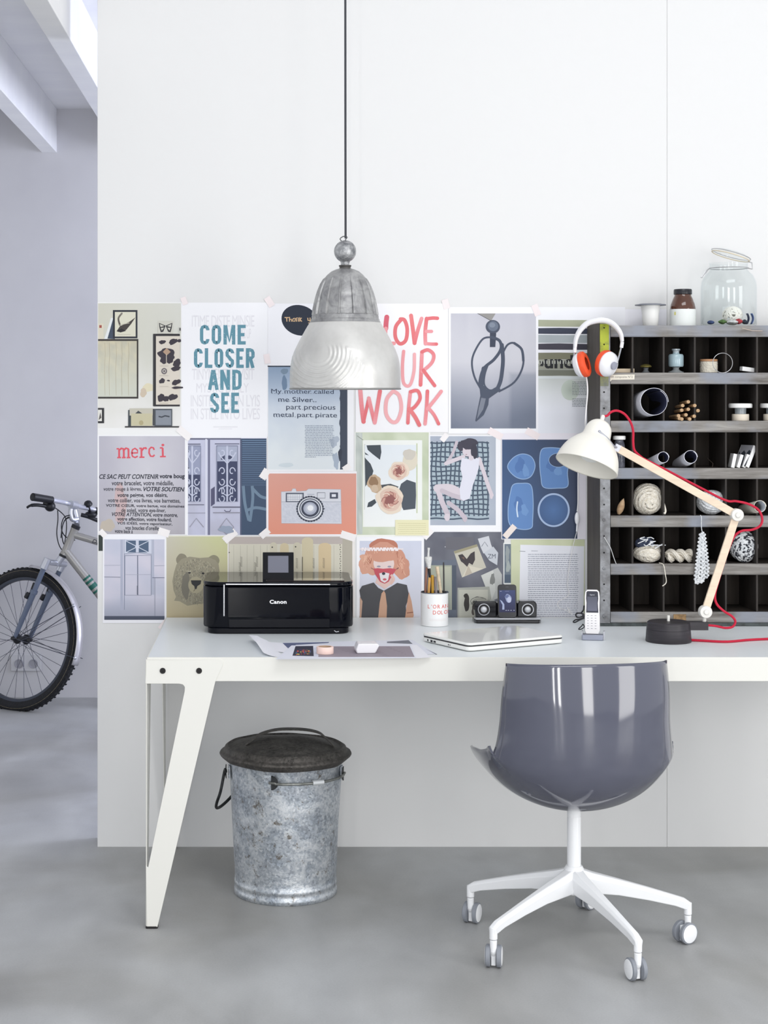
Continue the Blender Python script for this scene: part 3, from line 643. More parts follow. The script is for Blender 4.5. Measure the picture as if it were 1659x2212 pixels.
# 4 silver page
s = sheet(0.0006); s.fr(560, 640, 3.95); s.rect(72, 592, 806, 1492, (242,242,245))
s.poly([(76,600),(95,594),(752,594),(752,1478),(76,1478)], (70,80,96))
s.grad(76, 604, 690, 1478, lambda u, v: mixc(mixc((140,160,186), (196,206,220), min(1, v*2.6)), (222,228,232), max(0, v*1.7-0.5)+0.25*fbm(u*5, v*5, 7)), 16, 28)
s.up()
edge = [(690,604)]+[(690+5*math.sin(k*1.7)+4*math.sin(k*0.61), 604+k*27) for k in range(32)]+[(688,1478)]
s.poly(edge+[(752,1478),(752,604)], (64,72,88))
s.blob(215, 740, 24, 60, (110,132,158), 3).blob(215, 640, 30, 26, (120,140,160), 6).blob(640, 1240, 34, 50, (176,186,200), 2, 0.4).blob(655, 1400, 30, 60, (168,180,196), 8, 0.4).blob(690, 1350, 14, 60, (52,58,74), 4, 0.3).blob(230, 1440, 60, 20, (206,216,222), 8)
for t, x0, y0, x1, y1 in (('My mother called',102,790,636,838),('me Silver..',162,858,488,900),('part precious',230,924,650,976),('metal part pirate',122,988,664,1040)):
    s.text(t, x0, y0, x1, y1, (46,58,84), bold=0.0, slope=0.012)
    for k in range(int((x1-x0)/22)): s.rect(x0+k*22+4, (y0+y1)/2+13, x0+k*22+14, (y0+y1)/2+16, (46,58,84), up=(k == 0))
s.words(388, 640, range(1102, 1370, 14), 6, (150,160,176), 3, ragged=0.06, last=0.4)
done(s, 'poster', 'blue grey aged book page print reading My mother called me Silver, below the lamp shade')
# 5 love your work
s = sheet(0.0009); s.fr(560, 640, 3.95); s.rect(822, 62, 1612, 1160, (244,243,246))
C1, C2, C3 = (228,116,122), (238,158,164), (232,130,132)
# LOVE
s.brush([(1088,178),(1082,230),(1080,275)], 42, (216,100,118)); s.brush([(1080,275),(1076,340),(1085,408),(1110,404),(1150,402)], 32, C2)
s.brush([(1210,200),(1165,260),(1162,350),(1200,405),(1250,375),(1262,280),(1240,205),(1205,195)], 32, C1)
s.brush([(1295,165),(1312,290),(1325,400)], 34, C3, col2=C1); s.brush([(1325,400),(1350,300),(1385,190)], 32, C1, col2=C2)
s.brush([(1428,190),(1416,300),(1418,405)], 32, C1, col2=C2); s.brush([(1430,192),(1480,186),(1520,188)], 30, C1); s.brush([(1424,300),(1470,300)], 28, C2); s.brush([(1420,404),(1470,408),(1512,408)], 28, C2, col2=C1)
# YOUR (Y, O behind the shade)
s.brush([(880,480),(930,600)], 32, C2); s.brush([(990,470),(930,600),(900,760)], 32, C1)
s.brush([(1100,500),(1062,600),(1080,730),(1130,745),(1165,640),(1140,520),(1100,500)], 30, C2)
s.brush([(1232,470),(1222,600),(1232,740),(1285,758),(1320,640),(1324,495)], 28, C2, col2=(240,176,180))
s.brush([(1388,478),(1382,620),(1376,756)], 32, C2, col2=C1); s.brush([(1388,475),(1440,458),(1488,500),(1470,570),(1392,640)], 30, C1, col2=C2); s.brush([(1400,632),(1450,700),(1496,762)], 30, C1)
# WORK
s.brush([(862,800),(875,950),(890,1070)], 36, C2, col2=C1); s.brush([(890,1070),(915,960),(935,870)], 28, C1); s.brush([(935,870),(960,980),(985,1078)], 32, C2, col2=C1); s.brush([(985,1078),(1005,960),(1030,810)], 34, C2, col2=C1)
s.brush([(1140,812),(1088,880),(1082,1000),(1130,1070),(1180,1060),(1212,960),(1195,850),(1150,812)], 32, (240,176,180))
s.brush([(1290,815),(1275,950),(1268,1080)], 30, C2, col2=C1); s.brush([(1290,815),(1350,806),(1372,870),(1330,940),(1280,975)], 30, C1); s.brush([(1280,960),(1330,1030),(1365,1098)], 34, C3, col2=C1)
s.brush([(1435,810),(1428,940),(1415,1088)], 30, C1, col2=C2); s.brush([(1552,812),(1500,880),(1435,960)], 30, C2); s.brush([(1440,950),(1490,1010),(1530,1088)], 28, C2, col2=C1)
done(s, 'poster', 'white poster with pink brush lettering reading LOVE YOUR WORK')
# 6 scissors
s = sheet(0.0006); s.fr(940, 640, 4.097); s.rect(118, 96, 912, 1215, (243,243,248))
s.grad(138, 152, 892, 1170, lambda u, v: mixc(mixc((188,188,200), (206,206,214), 0.5+0.5*math.sin(PI*min(1, v*1.4))+0.2*fbm(u*6, v, 1)), (110,118,136), max(0, (v-0.42)/0.58)*(0.75+0.25*abs(2*u-1))+(0.25 if v > 0.53 and u > 0.7 else 0)), 18, 26)
IR = (72,80,98)
s.poly([(375,152),(495,218),(535,152)], (150,148,146)).line([(375,152),(495,218)], 5, (90,90,98))
s.ell(510, 270, 64, 60, IR).ell(512, 265, 46, 44, (104,114,132)).ell(505, 255, 26, 22, (128,138,154)).poly([(484,325),(540,325),(532,450),(484,450)], (60,66,84))
s.brush([(500,362),(420,380),(345,500),(325,600),(350,720),(410,830)], 17, IR, round=False); s.brush([(500,362),(570,395),(580,470),(520,560),(430,640),(395,760),(410,830)], 26, IR)
s.brush([(430,640),(420,720),(405,800)], 40, IR); s.brush([(590,430),(600,560),(590,680),(575,760),(545,830)], 34, IR)
s.brush([(600,500),(640,430),(700,415),(770,480),(775,620),(700,760),(560,845)], 17, IR, round=False); s.brush([(700,415),(765,470),(780,570)], 22, IR)
s.brush([(470,600),(440,690),(435,780),(480,830),(545,820)], 14, IR)
s.poly([(392,800),(430,790),(455,825),(500,825),(560,790),(580,830),(510,880),(475,905),(470,960),(430,1050),(362,1110),(355,1100),(400,880)], IR)
s.poly([(408,898),(448,905),(425,1000),(370,1085),(385,990)], (122,128,142))
done(s, 'photo_print', 'photo print of black looped iron scissors hanging from a round knob')
# 7 striped magazine page
s = sheet(0.0003); s.fr(940, 640, 4.097); s.rect(912, 96, 1680, 1225, (240,241,246))
s.grad(912, 640, 1400, 1215, lambda u, v: mixc((196,202,196), (232,234,242), v*1.6), 6, 12)
for y0, y1, c in ((208,268,(170,174,150)),(282,332,(58,64,82)),(340,412,(170,178,182)),(420,472,(66,64,76)),(500,560,(126,126,104)),(650,705,(120,122,110)),(705,730,(214,220,222))): s.poly([(912,y0),(1100,y0+4*math.sin(y0)),(1345,y0+3),(1345,y1+2),(1100,y1+3*math.cos(y0)),(912,y1)], c)
s.rect(912, 560, 1345, 648, (150,152,140)).text('Found', 790, 520, 1222, 640, (28,30,36), bold=0.03)
for k in range(14): s.rect(912+k*24, 568, 920+k*24, 598, (196,198,190), up=(k == 0))
s.rect(700, 500, 911, 720, (243,243,248))
s.rect(700, 500, 908, 720, (243,243,248)); s.ell(1195, 830, 80, 90, (196,206,196), inner=(170,180,170))
s.words(1212, 1345, list(range(756, 880, 14))+list(range(906, 980, 13)), 5, (120,126,132), 9)
# keep the part of the page under the scissors print hidden by its own edge
s.f, s.c = zip(*[(f, c) for f, c in zip(s.f, s.c) if min(s.v[i][0] for i in f) > P(1160, 0, ZW).x]); s.f = list(s.f); s.c = list(s.c)
done(s, 'magazine_page', 'magazine page with dark stripes and the word ound, behind the headphones', 'page')
# 8 plain sheet right of it
s = sheet(0.0001); s.rect(1350, 668, 1440, 930, (236,236,243)); done(s, 'paper_sheet', 'plain white sheet on the wall behind the white flanged cup', 'paper', group=None)
# 9 merci
s = sheet(0.0003); s.fr(200, 630, 4.1475); s.rect(45, 1284, 845, 2180, (243,243,246))
s.grad(57, 1294, 828, 2175, lambda u, v: mixc(mixc((184,182,194), (206,204,212), math.sin(PI*u)*0.8+0.3*fbm(u*3, v*3, 2)), (158,152,154), max(0, v-0.45)*0.9*(0.6+0.7*fbm(u*4, v*3, 6))), 14, 18)
s.blob(250, 1900, 60, 160, (200,176,178), 4, 0.3).blob(135, 2095, 60, 60, (190,180,168), 5, 0.2)
R = (216,86,100)
def sr(*a, w=17): s.line(list(a), w, R, up=False)
s.up(); b0 = 1490
def serif(x, y, w=30): s.line([(x-w/2, y), (x+w/2, y-1)], 13, R, up=False)
# m
for x in (238, 280, 322): sr((x,1410),(x,b0)); serif(x, b0-3, 34)
serif(226, 1408, 22); sr((238,1420),(258,1404),(275,1408),(280,1430)); sr((280,1420),(300,1402),(318,1408),(322,1430))
# e
s.line([(352,1446),(404,1444),(402,1420),(380,1404),(358,1416),(350,1446),(358,1476),(382,1486),(405,1474)], 14, R, up=False)
# r
sr((438,1404),(438,1484)); serif(442, 1484, 46); serif(430, 1404, 24); sr((440,1425),(458,1402),(478,1400),(482,1412))
# c
s.line([(552,1418),(545,1400),(525,1394),(508,1412),(506,1445),(520,1474),(542,1476),(556,1462)], 15, R, up=False)
# i
sr((628,1400),(630,1478)); serif(630, 1478, 52); serif(616, 1400, 26); s.ell(630, 1374, 13, 11, R, up=False)
TX = (44,46,60)
for t, x0, y0, x1, y1, sl, b in (('CE SAC PEUT CONTENIR',60,1636,590,1678,0,.02),('votre boug',600,1632,826,1684,0,.03),('votre bracelet, votre médaille,',172,1694,726,1742,0,.012),('votre rouge à lèvres,',98,1750,440,1794,0,.01),('VOTRE SOUTIEN',455,1748,824,1788,.01,.025),('votre peigne, vos désirs,',222,1804,672,1850,0,.02),('votre collier, vos livres, vos barrettes,',138,1850,786,1892,.008,.012),('VOTRE CŒUR, votre bague, vos domaines',120,1902,822,1934,.012,.018),('de soleil, votre eye-liner,',258,1940,654,1984,.008,.012),('VOTRE ATTENTION, votre montre,',174,1976,762,2016,.014,.018),('votre affection, votre foulard,',222,2018,708,2056,.018,.018),('VOS IDÉES, votre vaporisateur,',222,2054,714,2092,.02,.014),('vos boucles d’oreille',294,2096,594,2132,.02,.012),('votre back à',200,2126,360,2160,.04,.012)):
    s.text(t, x0, y0, x1, y1, TX, bold=b, slope=sl, shear=0.25 if 'SOU' in t or 'ATT' in t or 'CONT' in t else 0.05)
done(s, 'poster', 'grey poster headed merci in red typewriter letters over black French text')
# 10 iron doors
s = sheet(0.0006); s.fr(200, 630, 4.1475); s.rect(845, 1300, 1562, 2185, (242,242,248))
s.grad(855, 1312, 1558, 2180, lambda u, v: mixc((196,198,220), (176,176,192), 0.4*v+0.5*fbm(u*6, v*6, 1)), 14, 16)
s.rect(1328, 1316, 1558, 2180, (62,80,106))
for k in range(22): s.rect(1340, 1330+k*19, 1556, 1336+k*19, mixc((116,142,172), (84,104,132), k/22), up=(k == 0))
for p in (([(1350,1740),(1365,1900),(1400,2050)]), ([(1430,1740),(1435,1860),(1410,2060)]), ([(1430,1760),(1500,1830),(1556,1850)]), ([(1380,1960),(1460,1935),(1556,1950)])): s.brush(p, 26, (112,134,156), round=False)
s.rect(855, 1312, 1330, 1326, (96,98,122)); s.rect(1034, 1316, 1052, 2180, (110,112,138)); s.rect(1010, 1320, 1026, 2180, (214,216,232)); s.rect(1322, 1320, 1336, 2180, (84,92,118))
s.poly([(1060,1770),(1095,1745),(1095,1900),(1060,1925)], (84,84,112))
DK = (62,68,98); IRN = (196,200,220)
for x0, x1, full in ((858, 968, False), (1112, 1300, True)):
    s.rect(x0, 1380, x1, 1880, DK); s.rect(x0+4, 1384, x1-4, 1520 if full else 1640, (168,174,196) if full else (150,156,182))
    if full: s.rect(1150, 1468, 1185, 1505, DK).rect(1215, 1468, 1250, 1500, DK)
    cxs = (x0+x1)/2 if full else 893
    hw = 80 if full else 70
    s.line([(cxs, 1380), (cxs, 1880)], 15, IRN)
    for sg in (-1, 1):
        for y, d in ((1440,1),(1610,-1),(1700,1),(1790,-1),(1850,1)):
            pts = [(cxs+sg*hw*0.55+sg*hw*0.36*math.cos(t*d)*(1-t/9), y+40*math.sin(t*d)*(1-t/9)) for t in [0.35*k for k in range(16)]]
            pts = [(max(x0+2, min(x1-2, a)), b) for a, b in pts]; s.line(pts, 9, IRN, up=(sg == -1))
        s.line([(cxs,1540),(max(x0+3,min(x1-3,cxs+sg*hw*0.7)),1480),(max(x0+3,min(x1-3,cxs+sg*hw)),1440)], 9, IRN, up=False)
        s.line([(cxs,1730),(max(x0+3,min(x1-3,cxs+sg*hw*0.6)),1760),(max(x0+3,min(x1-3,cxs+sg*hw*0.6)),1800),(cxs,1830)], 9, IRN, up=False)
    s.line([(x0,1380),(x1,1380),(x1,1880),(x0,1880)]+([(x0,1380)] if full else []), 8, (140,144,168))
s.rect(855, 1362, 968, 1370, (90,92,116)).rect(1095, 1360, 1315, 1367, (90,92,116))
s.rect(1075, 1925, 1325, 1935, (96,96,116)).rect(1080, 1975, 1325, 1985, (150,150,166)).rect(855, 1905, 1000, 1912, (110,110,130)).rect(855,1980,1010,1985,(150,150,166))
for c in (1200, 930): s.line([(c-60,2110),(c,2030),(c+66,2110),(c,2176)][:3 if c < 1000 else 4]+([(c-60,2110)] if c > 1000 else []), 6, (150,148,162))
s.line([(1180,1955),(1195,1970),(1230,1970),(1238,1952)], 6, (80,80,104)).blob(1200, 2130, 60, 36, (150,160,180), 3, 0.3)
done(s, 'photo_print', 'photo print of pale double doors with wrought iron scrollwork')
# 11 camera illustration
s = sheet(0.0012); s.fr(560, 640, 3.95); s.rect(60, 1494, 832, 2046, (243,240,244))
s.grad(78, 1512, 828, 2030, lambda u, v: mixc((218,160,146), (226,150,128), v), 6, 6)
LN = (92,98,114); CB = (216,218,226)
s.poly([(188,1668),(275,1664),(285,1642),(310,1642),(318,1666),(400,1660),(420,1644),(695,1648),(702,1940),(190,1936)], CB).line([(188,1668),(275,1664),(285,1642),(310,1642),(318,1666),(400,1660),(420,1644),(695,1648),(702,1940),(190,1936),(188,1668)], 4, (178,182,196))
s.rect(190, 1752, 700, 1758, (170,175,190)).grad(196, 1765, 696, 1930, gnoise((196,200,212), (214,216,226), 30, 12, 4), 40, 14)
s.rect(226, 1676, 380, 1756, LN).rect(238, 1688, 368, 1748, (224,226,232))
for k in range(7): s.rect(250+k*18, 1690, 253+k*18, 1746, (160,165,180), up=(k == 0))
s.rect(238,1712,368,1715,(160,165,180)).rect(238,1730,368,1733,(160,165,180), up=False)
s.line([(495,1676),(562,1676),(562,1722),(495,1722),(495,1676)], 4, LN).rect(602, 1674, 672, 1726, (70,76,94)).rect(618, 1688, 654, 1712, (226,228,236)).line([(410,1690),(470,1690)], 6, (170,175,190))
s.ell(434, 1814, 116, 110, LN, n=44).ell(434, 1814, 104, 98, (224,226,232), n=40)
for k in range(30): a = 2*PI*k/30; s.line([(434+106*math.cos(a), 1814+100*math.sin(a)), (434+118*math.cos(a), 1814+112*math.sin(a))], 11, (40,44,60), up=(k == 0))
s.ell(434, 1810, 92, 86, (66,72,90)).ell(434, 1810, 84, 78, (206,210,220)).ell(434, 1812, 76, 70, (60,66,84)).ell(434, 1810, 58, 54, (166,172,190), inner=(190,195,208)).ell(434, 1808, 40, 37, (196,200,212)).ell(436, 1806, 26, 24, (238,240,244))
s.ell(556, 1812, 5, 5, LN)
done(s, 'illustration_print', 'salmon pink print with a line drawing of a vintage camera', 'print')
# 12 roses
s = sheet(0.0003); s.fr(560, 640, 3.95); s.rect(815, 1158, 1458, 2052, (243,244,240))
s.grad(822, 1162, 1446, 2036, gnoise((190,200,172), (214,220,200), 5, 6, 8), 12, 16)
s.grad(822, 1165, 880, 2030, gnoise((176,184,180), (206,212,206), 4, 9, 3), 3, 12)
s.line([(835,1190),(890,1230)], 4, (120,124,116)).rect(884, 1228, 1390, 1968, (238,240,236)).rect(1340, 1255, 1350, 1850, (196,204,170)).rect(895, 1262, 905, 1820, (206,210,200))
s.grad(900, 1268, 1340, 1960, lambda u, v: mixc((226,232,238), (240,242,240), v), 4, 6)
DG = (66,74,82)
s.poly([(915,1272),(1036,1268),(1042,1330),(1030,1395),(965,1345),(925,1310)], DG).poly([(900,1375),(950,1430),(974,1490),(960,1540),(905,1625)], DG).poly([(900,1330),(936,1358),(905,1350)], DG)
s.poly([(1210,1600),(1260,1565),(1335,1590),(1338,1700),(1332,1812),(1230,1825),(1200,1760),(1190,1660)], (78,86,96)).poly([(920,1800),(930,1760),(985,1730),(1000,1760),(960,1795)], DG).poly([(1035,1610),(1120,1600),(1190,1625),(1150,1660),(1050,1640)], (72,78,84))
s.blob(985, 1600, 60, 78, (196,170,142), 2, 0.2).blob(975, 1580, 36, 44, (150,120,92), 3, 0.2).blob(985, 1640, 32, 30, (206,184,160), 4)
s.blob(1290, 1400, 60, 90, (222,214,196), 4, 0.15).blob(1280, 1350, 50, 50, (206,200,190), 6)
for cx, cy, r in ((1190,1490,86),(1115,1735,122)):
    s.blob(cx, cy, r, r*0.95, (232,216,198), 1, 0.14).blob(cx+4, cy+2, r*0.8, r*0.76, (222,196,180), 2, 0.16).blob(cx, cy, r*0.6, r*0.56, (206,160,146), 3, 0.2).blob(cx, cy, r*0.36, r*0.34, (150,96,92), 5, 0.25)
    for k in range(7): a = k*0.9+cx; s.brush([(cx+r*0.62*math.cos(a), cy+r*0.58*math.sin(a)), (cx+r*0.5*math.cos(a+0.5), cy+r*0.5*math.sin(a+0.5)), (cx+r*0.3*math.cos(a+0.9), cy+r*0.3*math.sin(a+0.9))], 6, (240,224,206) if k % 2 else (160,104,98), n=4, round=False)
s.rect(1160, 1908, 1445, 2040, (232,228,190)).words(1178, 1425, range(1935, 2030, 17), 3, (196,190,140), 4, ragged=0.1)
done(s, 'flower_print', 'print of two faded roses and dark leaves in a pale green frame border', 'print')
# 13 woman on grid rug
s = sheet(0.0012); s.fr(940, 640, 4.097); s.rect(-58, 1228, 582, 2085, (243,243,246))
s.grad(-44, 1238, 536, 2026, gnoise((168,176,192), (180,188,200), 3, 3, 2), 8, 10)
s.rect(-44, 1290, 475, 1980, (168,184,194))
for k in range(13): x = -30+k*41; s.line([(x+6*math.sin(q+k), 1285+q*60) for q in range(12)], 13, (74,88,106), up=(k == 0))
for k in range(17): y = 1296+k*42; s.line([(-44+q*52, y+5*math.sin(q*1.3+k)) for q in range(11)], 13, (74,88,106), up=(k == 0))
SK = (214,204,212); SK2 = (196,186,196)
s.brush([(190,1290),(150,1400),(95,1480)], 26, SK2); s.brush([(95,1480),(170,1450),(250,1420)], 34, SK)
s.brush([(390,1440),(430,1560),(470,1680),(500,1760)], 34, SK); s.blob(497, 1770, 14, 24, SK, 2)
s.brush([(240,1760),(140,1700),(20,1700)], 72, SK); s.brush([(20,1700),(60,1820),(110,1930)], 46, SK, col2=SK2); s.brush([(250,1790),(150,1760),(60,1720)], 40, SK2)
s.brush([(120,1830),(200,1890),(260,1960)], 40, SK2); s.blob(105, 1955, 24, 36, SK, 3); s.blob(262, 1965, 20, 34, SK2, 3)
s.poly([(235,1430),(290,1440),(350,1425),(392,1440),(385,1520),(360,1600),(330,1680),(305,1790),(250,1810),(222,1790),(215,1700),(240,1600),(222,1520)], (222,222,234))
s.brush([(320,1380),(318,1430)], 46, SK); s.blob(290, 1355, 50, 62, SK, 4, 0.08, rot=0.3)
s.blob(300, 1305, 80, 46, (64,62,76), 7, 0.2).blob(345, 1370, 28, 70, (60,58,72), 9, 0.2).blob(222, 1330, 24, 40, (66,64,78), 3, 0.2); s.line([(262,1352),(278,1356)], 5, (110,96,106)).line([(268,1400),(282,1400)], 5, (150,110,120))
done(s, 'photo_print', 'photo print of a person in a pale swimsuit lying on a dark grid rug')
# 14 blue cyanotype
s = sheet(0.0009); s.fr(940, 640, 4.097); s.rect(586, 1212, 1335, 2150, (236,232,240))
s.grad(592, 1268, 1258, 2145, lambda u, v: mixc(mixc((66,88,124), (58,68,92), u), (64,92,136), max(0, 0.7-abs(v-0.6)*1.5)*(1-u)), 10, 12)
BL = (98,136,190); BE = (150,178,214)
def shp_(pts):
    p = [(v.x, v.y) for v in spline([(a, b, 0) for a, b in pts], 5, True)]; s.poly(p, BL); s.line(p+[p[0]], 7, BE)
    cx = sum(q[0] for q in p)/len(p); cy = sum(q[1] for q in p)/len(p); s.blob(cx-20, cy-10, 46, 60, (84,120,176), 5, 0.3).blob(cx+30, cy+40, 30, 50, (112,150,200), 8, 0.3)
shp_([(640,1510),(690,1430),(770,1395),(850,1420),(884,1500),(850,1590),(780,1618),(700,1590)])
shp_([(940,1360),(1000,1340),(1100,1345),(1170,1360),(1184,1450),(1170,1560),(1172,1680),(1080,1698),(960,1690),(935,1600),(924,1460)])
shp_([(690,1668),(760,1655),(845,1670),(866,1800),(862,1980),(850,2050),(760,2062),(660,2020),(645,1880),(665,1740)])
s.ell(1090, 1450, 85, 62, (60,70,96), n=30).ring(1090, 1450, 85, 62, 5, BE)
s.brush([(728,1820),(722,1880),(730,1950)], 12, (206,222,240))
s.ell(1048, 1892, 142, 150, (170,190,222), n=44).grad(1000, 1892, 1001, 1893, lambda u, v: (80,112,160), 1, 1).ell(1048, 1892, 126, 134, (70,98,142), n=44, inner=(84,118,168))
done(s, 'print', 'dark blue print of four pale blue glass shapes, beside the cabinet', 'print')
# 15 tall garden doors
s = sheet(0.0012); s.fr(200, 1130, 4.1475); s.rect(92, 98, 660, 895, (242,242,248))
s.grad(105, 145, 645, 865, lambda u, v: mixc(mixc((192,196,214), (212,208,222), 0.5+0.6*fbm(u*2, v*4, 4)), (150,154,172), max(0, v-0.72)*3), 10, 18)
s.rect(105, 832, 645, 866, (74,80,98)).rect(250, 148, 272, 776, (176,180,200)).rect(282, 148, 288, 776, (140,146,168)).rect(525, 148, 552, 640, (180,184,202))
s.rect(285, 150, 528, 272, (206,210,226)).rect(300, 156, 388, 262, (80,98,124)).rect(414, 156, 502, 262, (80,98,124)).line([(300,160),(502,262)], 7, (200,206,222)).line([(502,160),(300,262)], 7, (200,206,222)).ell(400, 210, 18, 16, (206,210,226)).line([(285,275),(402,264),(528,280)], 6, (150,156,176))
s.line([(290,290),(525,288),(525,645),(290,645),(290,290)], 5, (128,134,156)).line([(404,288),(406,645)], 7, (96,102,126)).line([(290,460),(525,460)], 3, (170,174,192)).line([(105,482),(250,484)], 5, (130,134,152)).line([(535,488),(645,488)], 6, (120,124,146)).line([(105,378),(250,376)], 4, (172,176,192)).line([(552,382),(645,380)], 4, (160,164,182)).line([(558,490),(558,832)], 4, (140,144,162)).line([(402,560),(402,640)], 9, (110,112,130))
done(s, 'photo_print', 'photo print of a narrow pale wooden door with crossed panes, leftmost of the lowest row')
# 16 bear
s = sheet(0.0003); s.fr(200, 1130, 4.1475); s.rect(660, 112, 1214, 872, (226,224,208))
s.grad(664, 120, 1208, 868, lambda u, v: mixc(mixc((198,194,180), (200,202,156), u*(1-v)*1.3), (186,172,136), v*0.85), 10, 12)
s.blob(800, 330, 52, 56, (140,134,116), 1, 0.06).blob(1085, 335, 52, 50, (142,138,116), 2, 0.06)
s.poly([(752,370),(800,320),(870,300),(960,312),(1040,306),(1100,330),(1130,370),(1140,450),(1130,560),(1100,660),(1040,715),(940,725),(850,740),(780,700),(730,695),(748,660),(725,600),(715,520),(730,440)], (154,148,128))
rr = random.Random(2)
for k in range(900):
    a = rr.uniform(0, 6.28); q = math.sqrt(rr.random()); x = 930+200*q*math.cos(a); y = 520+205*q*math.sin(a); s.up() if k == 0 else None
    if abs(x-925) < 70 and 500 < y < 620: continue
    d = (x-930)*0.02; s.poly([(x,y),(x+3,y-1),(x+3+d,y+12),(x+d,y+12)], (112,110,100) if rr.random() < 0.55 else (182,176,154), up=False)
s.blob(835, 560, 40, 110, (124,120,108), 3, 0.2).ell(925, 555, 68, 74, (176,168,142)).poly([(880,512),(975,512),(968,545),(938,565),(932,590),(915,590),(912,565),(888,545)], (52,52,54)).ell(868, 443, 12, 9, (44,42,44)).ell(990, 450, 12, 9, (44,42,44)).line([(855,436),(880,436)], 4, (200,196,180)).line([(920,590),(905,610)], 4, (70,66,60))
done(s, 'illustration_print', 'beige print of a pencil drawn bear head, left of the printer', 'print')
# 17 plant markers
s = sheet(0.0006); s.fr(420, 1140, 3.19); s.rect(230, 58, 1105, 630, (236,232,228))
s.grad(236, 62, 1088, 620, lambda u, v: mixc((186,176,172), (200,192,178), v*2), 6, 6); s.rect(1020, 65, 1088, 620, (180,174,160))
s.rect(240, 112, 1018, 620, (212,208,192))
for k in range(16): s.rect(270+k*46, 120, 272+k*46, 330, (176,172,158), up=(k == 0))
for x0, x1, y, c in ((520,570,100,(206,200,180)),(590,650,105,(210,196,164)),(680,735,100,(204,198,178)),(740,818,66,(206,196,166)),(855,942,104,(212,192,156))): s.poly([(x0,620)]+[(x0+(x1-x0)*(1-math.cos(PI*k/10))/2, y+26-26*math.sin(PI*k/10)) for k in range(11)]+[(x1,620)], c)
s.ell(536, 134, 5, 5, (60,60,56)).ell(697, 131, 5, 5, (60,60,56)).ell(240, 170, 4, 4, (60,60,56))
for x, y in ((322,200),(312,240),(430,200),(418,240),(705,210),(820,210),(890,210)):
    for q in range(8): s.line([(x-6+q%3, y+q*9),(x+8,y+q*9+4)], 2.2, (96,92,86), up=(q == 0))
s.line([(744,200),(744,300)], 4, (60,58,56))
for k in range(28): s.ell(1004+(k % 2)*3, 118+k*16, 3.4, 3.4, (80,76,70), n=8, up=(k == 0))
done(s, 'photo_print', 'beige photo print of handwritten wooden plant markers, behind the printer')
# 18 child in fox mask
s = sheet(0.0006); s.fr(760, 1140, 2.9625); s.rect(30, 58, 462, 588, (244,244,247))
s.grad(50, 84, 446, 580, lambda u, v: mixc((206,210,226), (222,222,232), v), 5, 6)
HR = (206,150,128); HR2 = (188,122,100)
s.blob(205, 125, 95, 55, HR2, 2, 0.1).blob(205, 195, 145, 90, HR, 4, 0.16).blob(110, 240, 62, 70, (214,160,138), 6, 0.22).blob(312, 255, 58, 75, HR, 8, 0.22).blob(90, 200, 36, 30, (216,166,142), 3, 0.3)
rr = random.Random(8)
for k in range(46):
    a = rr.uniform(0, PI); x = 205+125*math.cos(a); y = 190-80*math.sin(a)+rr.uniform(0, 90); s.up() if k == 0 else None
    s.line([(x,y),(x+rr.uniform(-8,8),y+18),(x+rr.uniform(-14,14),y+36)], 3, rr.choice(((226,176,152),(176,108,88),(232,190,166))), up=False)
s.blob(205, 232, 68, 60, (228,208,204), 2, 0.05).blob(208, 185, 80, 34, HR, 9, 0.15)
s.poly([(168,300),(245,300),(268,350),(210,392),(150,352)], (226,196,188))
s.poly([(65,372),(140,350),(170,385),(205,402),(245,380),(290,352),(352,366),(368,440),(345,500),(350,580),(48,580),(60,470),(48,400)], (78,78,82))
s.poly([(205,402),(215,420),(225,500),(222,580),(168,580),(178,480),(190,420)], (206,164,138)).poly([(52,440),(68,470),(60,580),(50,580)], (202,166,144)).poly([(365,410),(382,470),(396,560),(390,580),(340,580),(350,500)], (206,160,134)).line([(352,545),(392,540)], 6, (150,100,80))
s.poly([(138,262),(165,258),(200,262),(245,258),(285,265),(262,300),(235,345),(210,358),(180,345),(150,300)], (196,84,96)).poly([(175,292),(205,284),(240,292),(232,335),(210,352),(185,338)], (230,224,226)).ell(203, 293, 11, 9, (54,54,66)).ell(210, 330, 12, 7, (200,96,108)).ell(172, 247, 12, 5, (150,150,166)).ell(240, 248, 12, 5, (150,150,166)).line([(285,265),(300,255)], 4, (110,70,70)).line([(122,256),(140,266)], 4, (150,90,90))
s.brush([(250,300),(268,330),(248,360)], 16, (226,190,178), round=False)
s.rect(50, 132, 330, 140, (236,226,226)); s.words(60, 300, [126, 140], 8, (244,236,238), 6, ragged=0.02, wmin=0.8, wmax=3)
done(s, 'photo_print', 'photo print of a red haired child in a red animal nose mask and dark waistcoat')
# 19 butterfly collage
s = sheet(0.0003); s.fr(760, 1140, 2.9625); s.grad(462, 25, 975, 580, gnoise((92,94,106), (116,118,128), 6, 5, 5), 16, 16)
s.grad(600, 60, 780, 140, lambda u, v: (104,104,112), 1, 1)
s.poly([(480,210),(668,205),(668,580),(480,580)], (104,112,126)).rect(490, 240, 640, 525, (168,172,156)).rect(640, 240, 668, 525, (80,88,102)).grad(540, 250, 632, 520, lambda u, v: mixc((186,188,170), (150,156,148), v), 3, 6)
s.poly([(652,150),(800,105),(860,255),(705,318)], (196,192,178)).poly([(652,150),(800,105),(806,120),(660,166)], (156,150,124)).poly([(745,240),(800,255),(842,262),(705,318)], (214,208,192)).poly([(720,310),(745,240),(770,290)], (190,180,164))
s.poly([(680,175),(708,168),(735,200),(760,165),(786,150),(788,205),(772,238),(750,225),(738,250),(712,225),(698,215)], (64,58,62)).poly([(700,190),(718,186),(722,205)], (110,88,80))
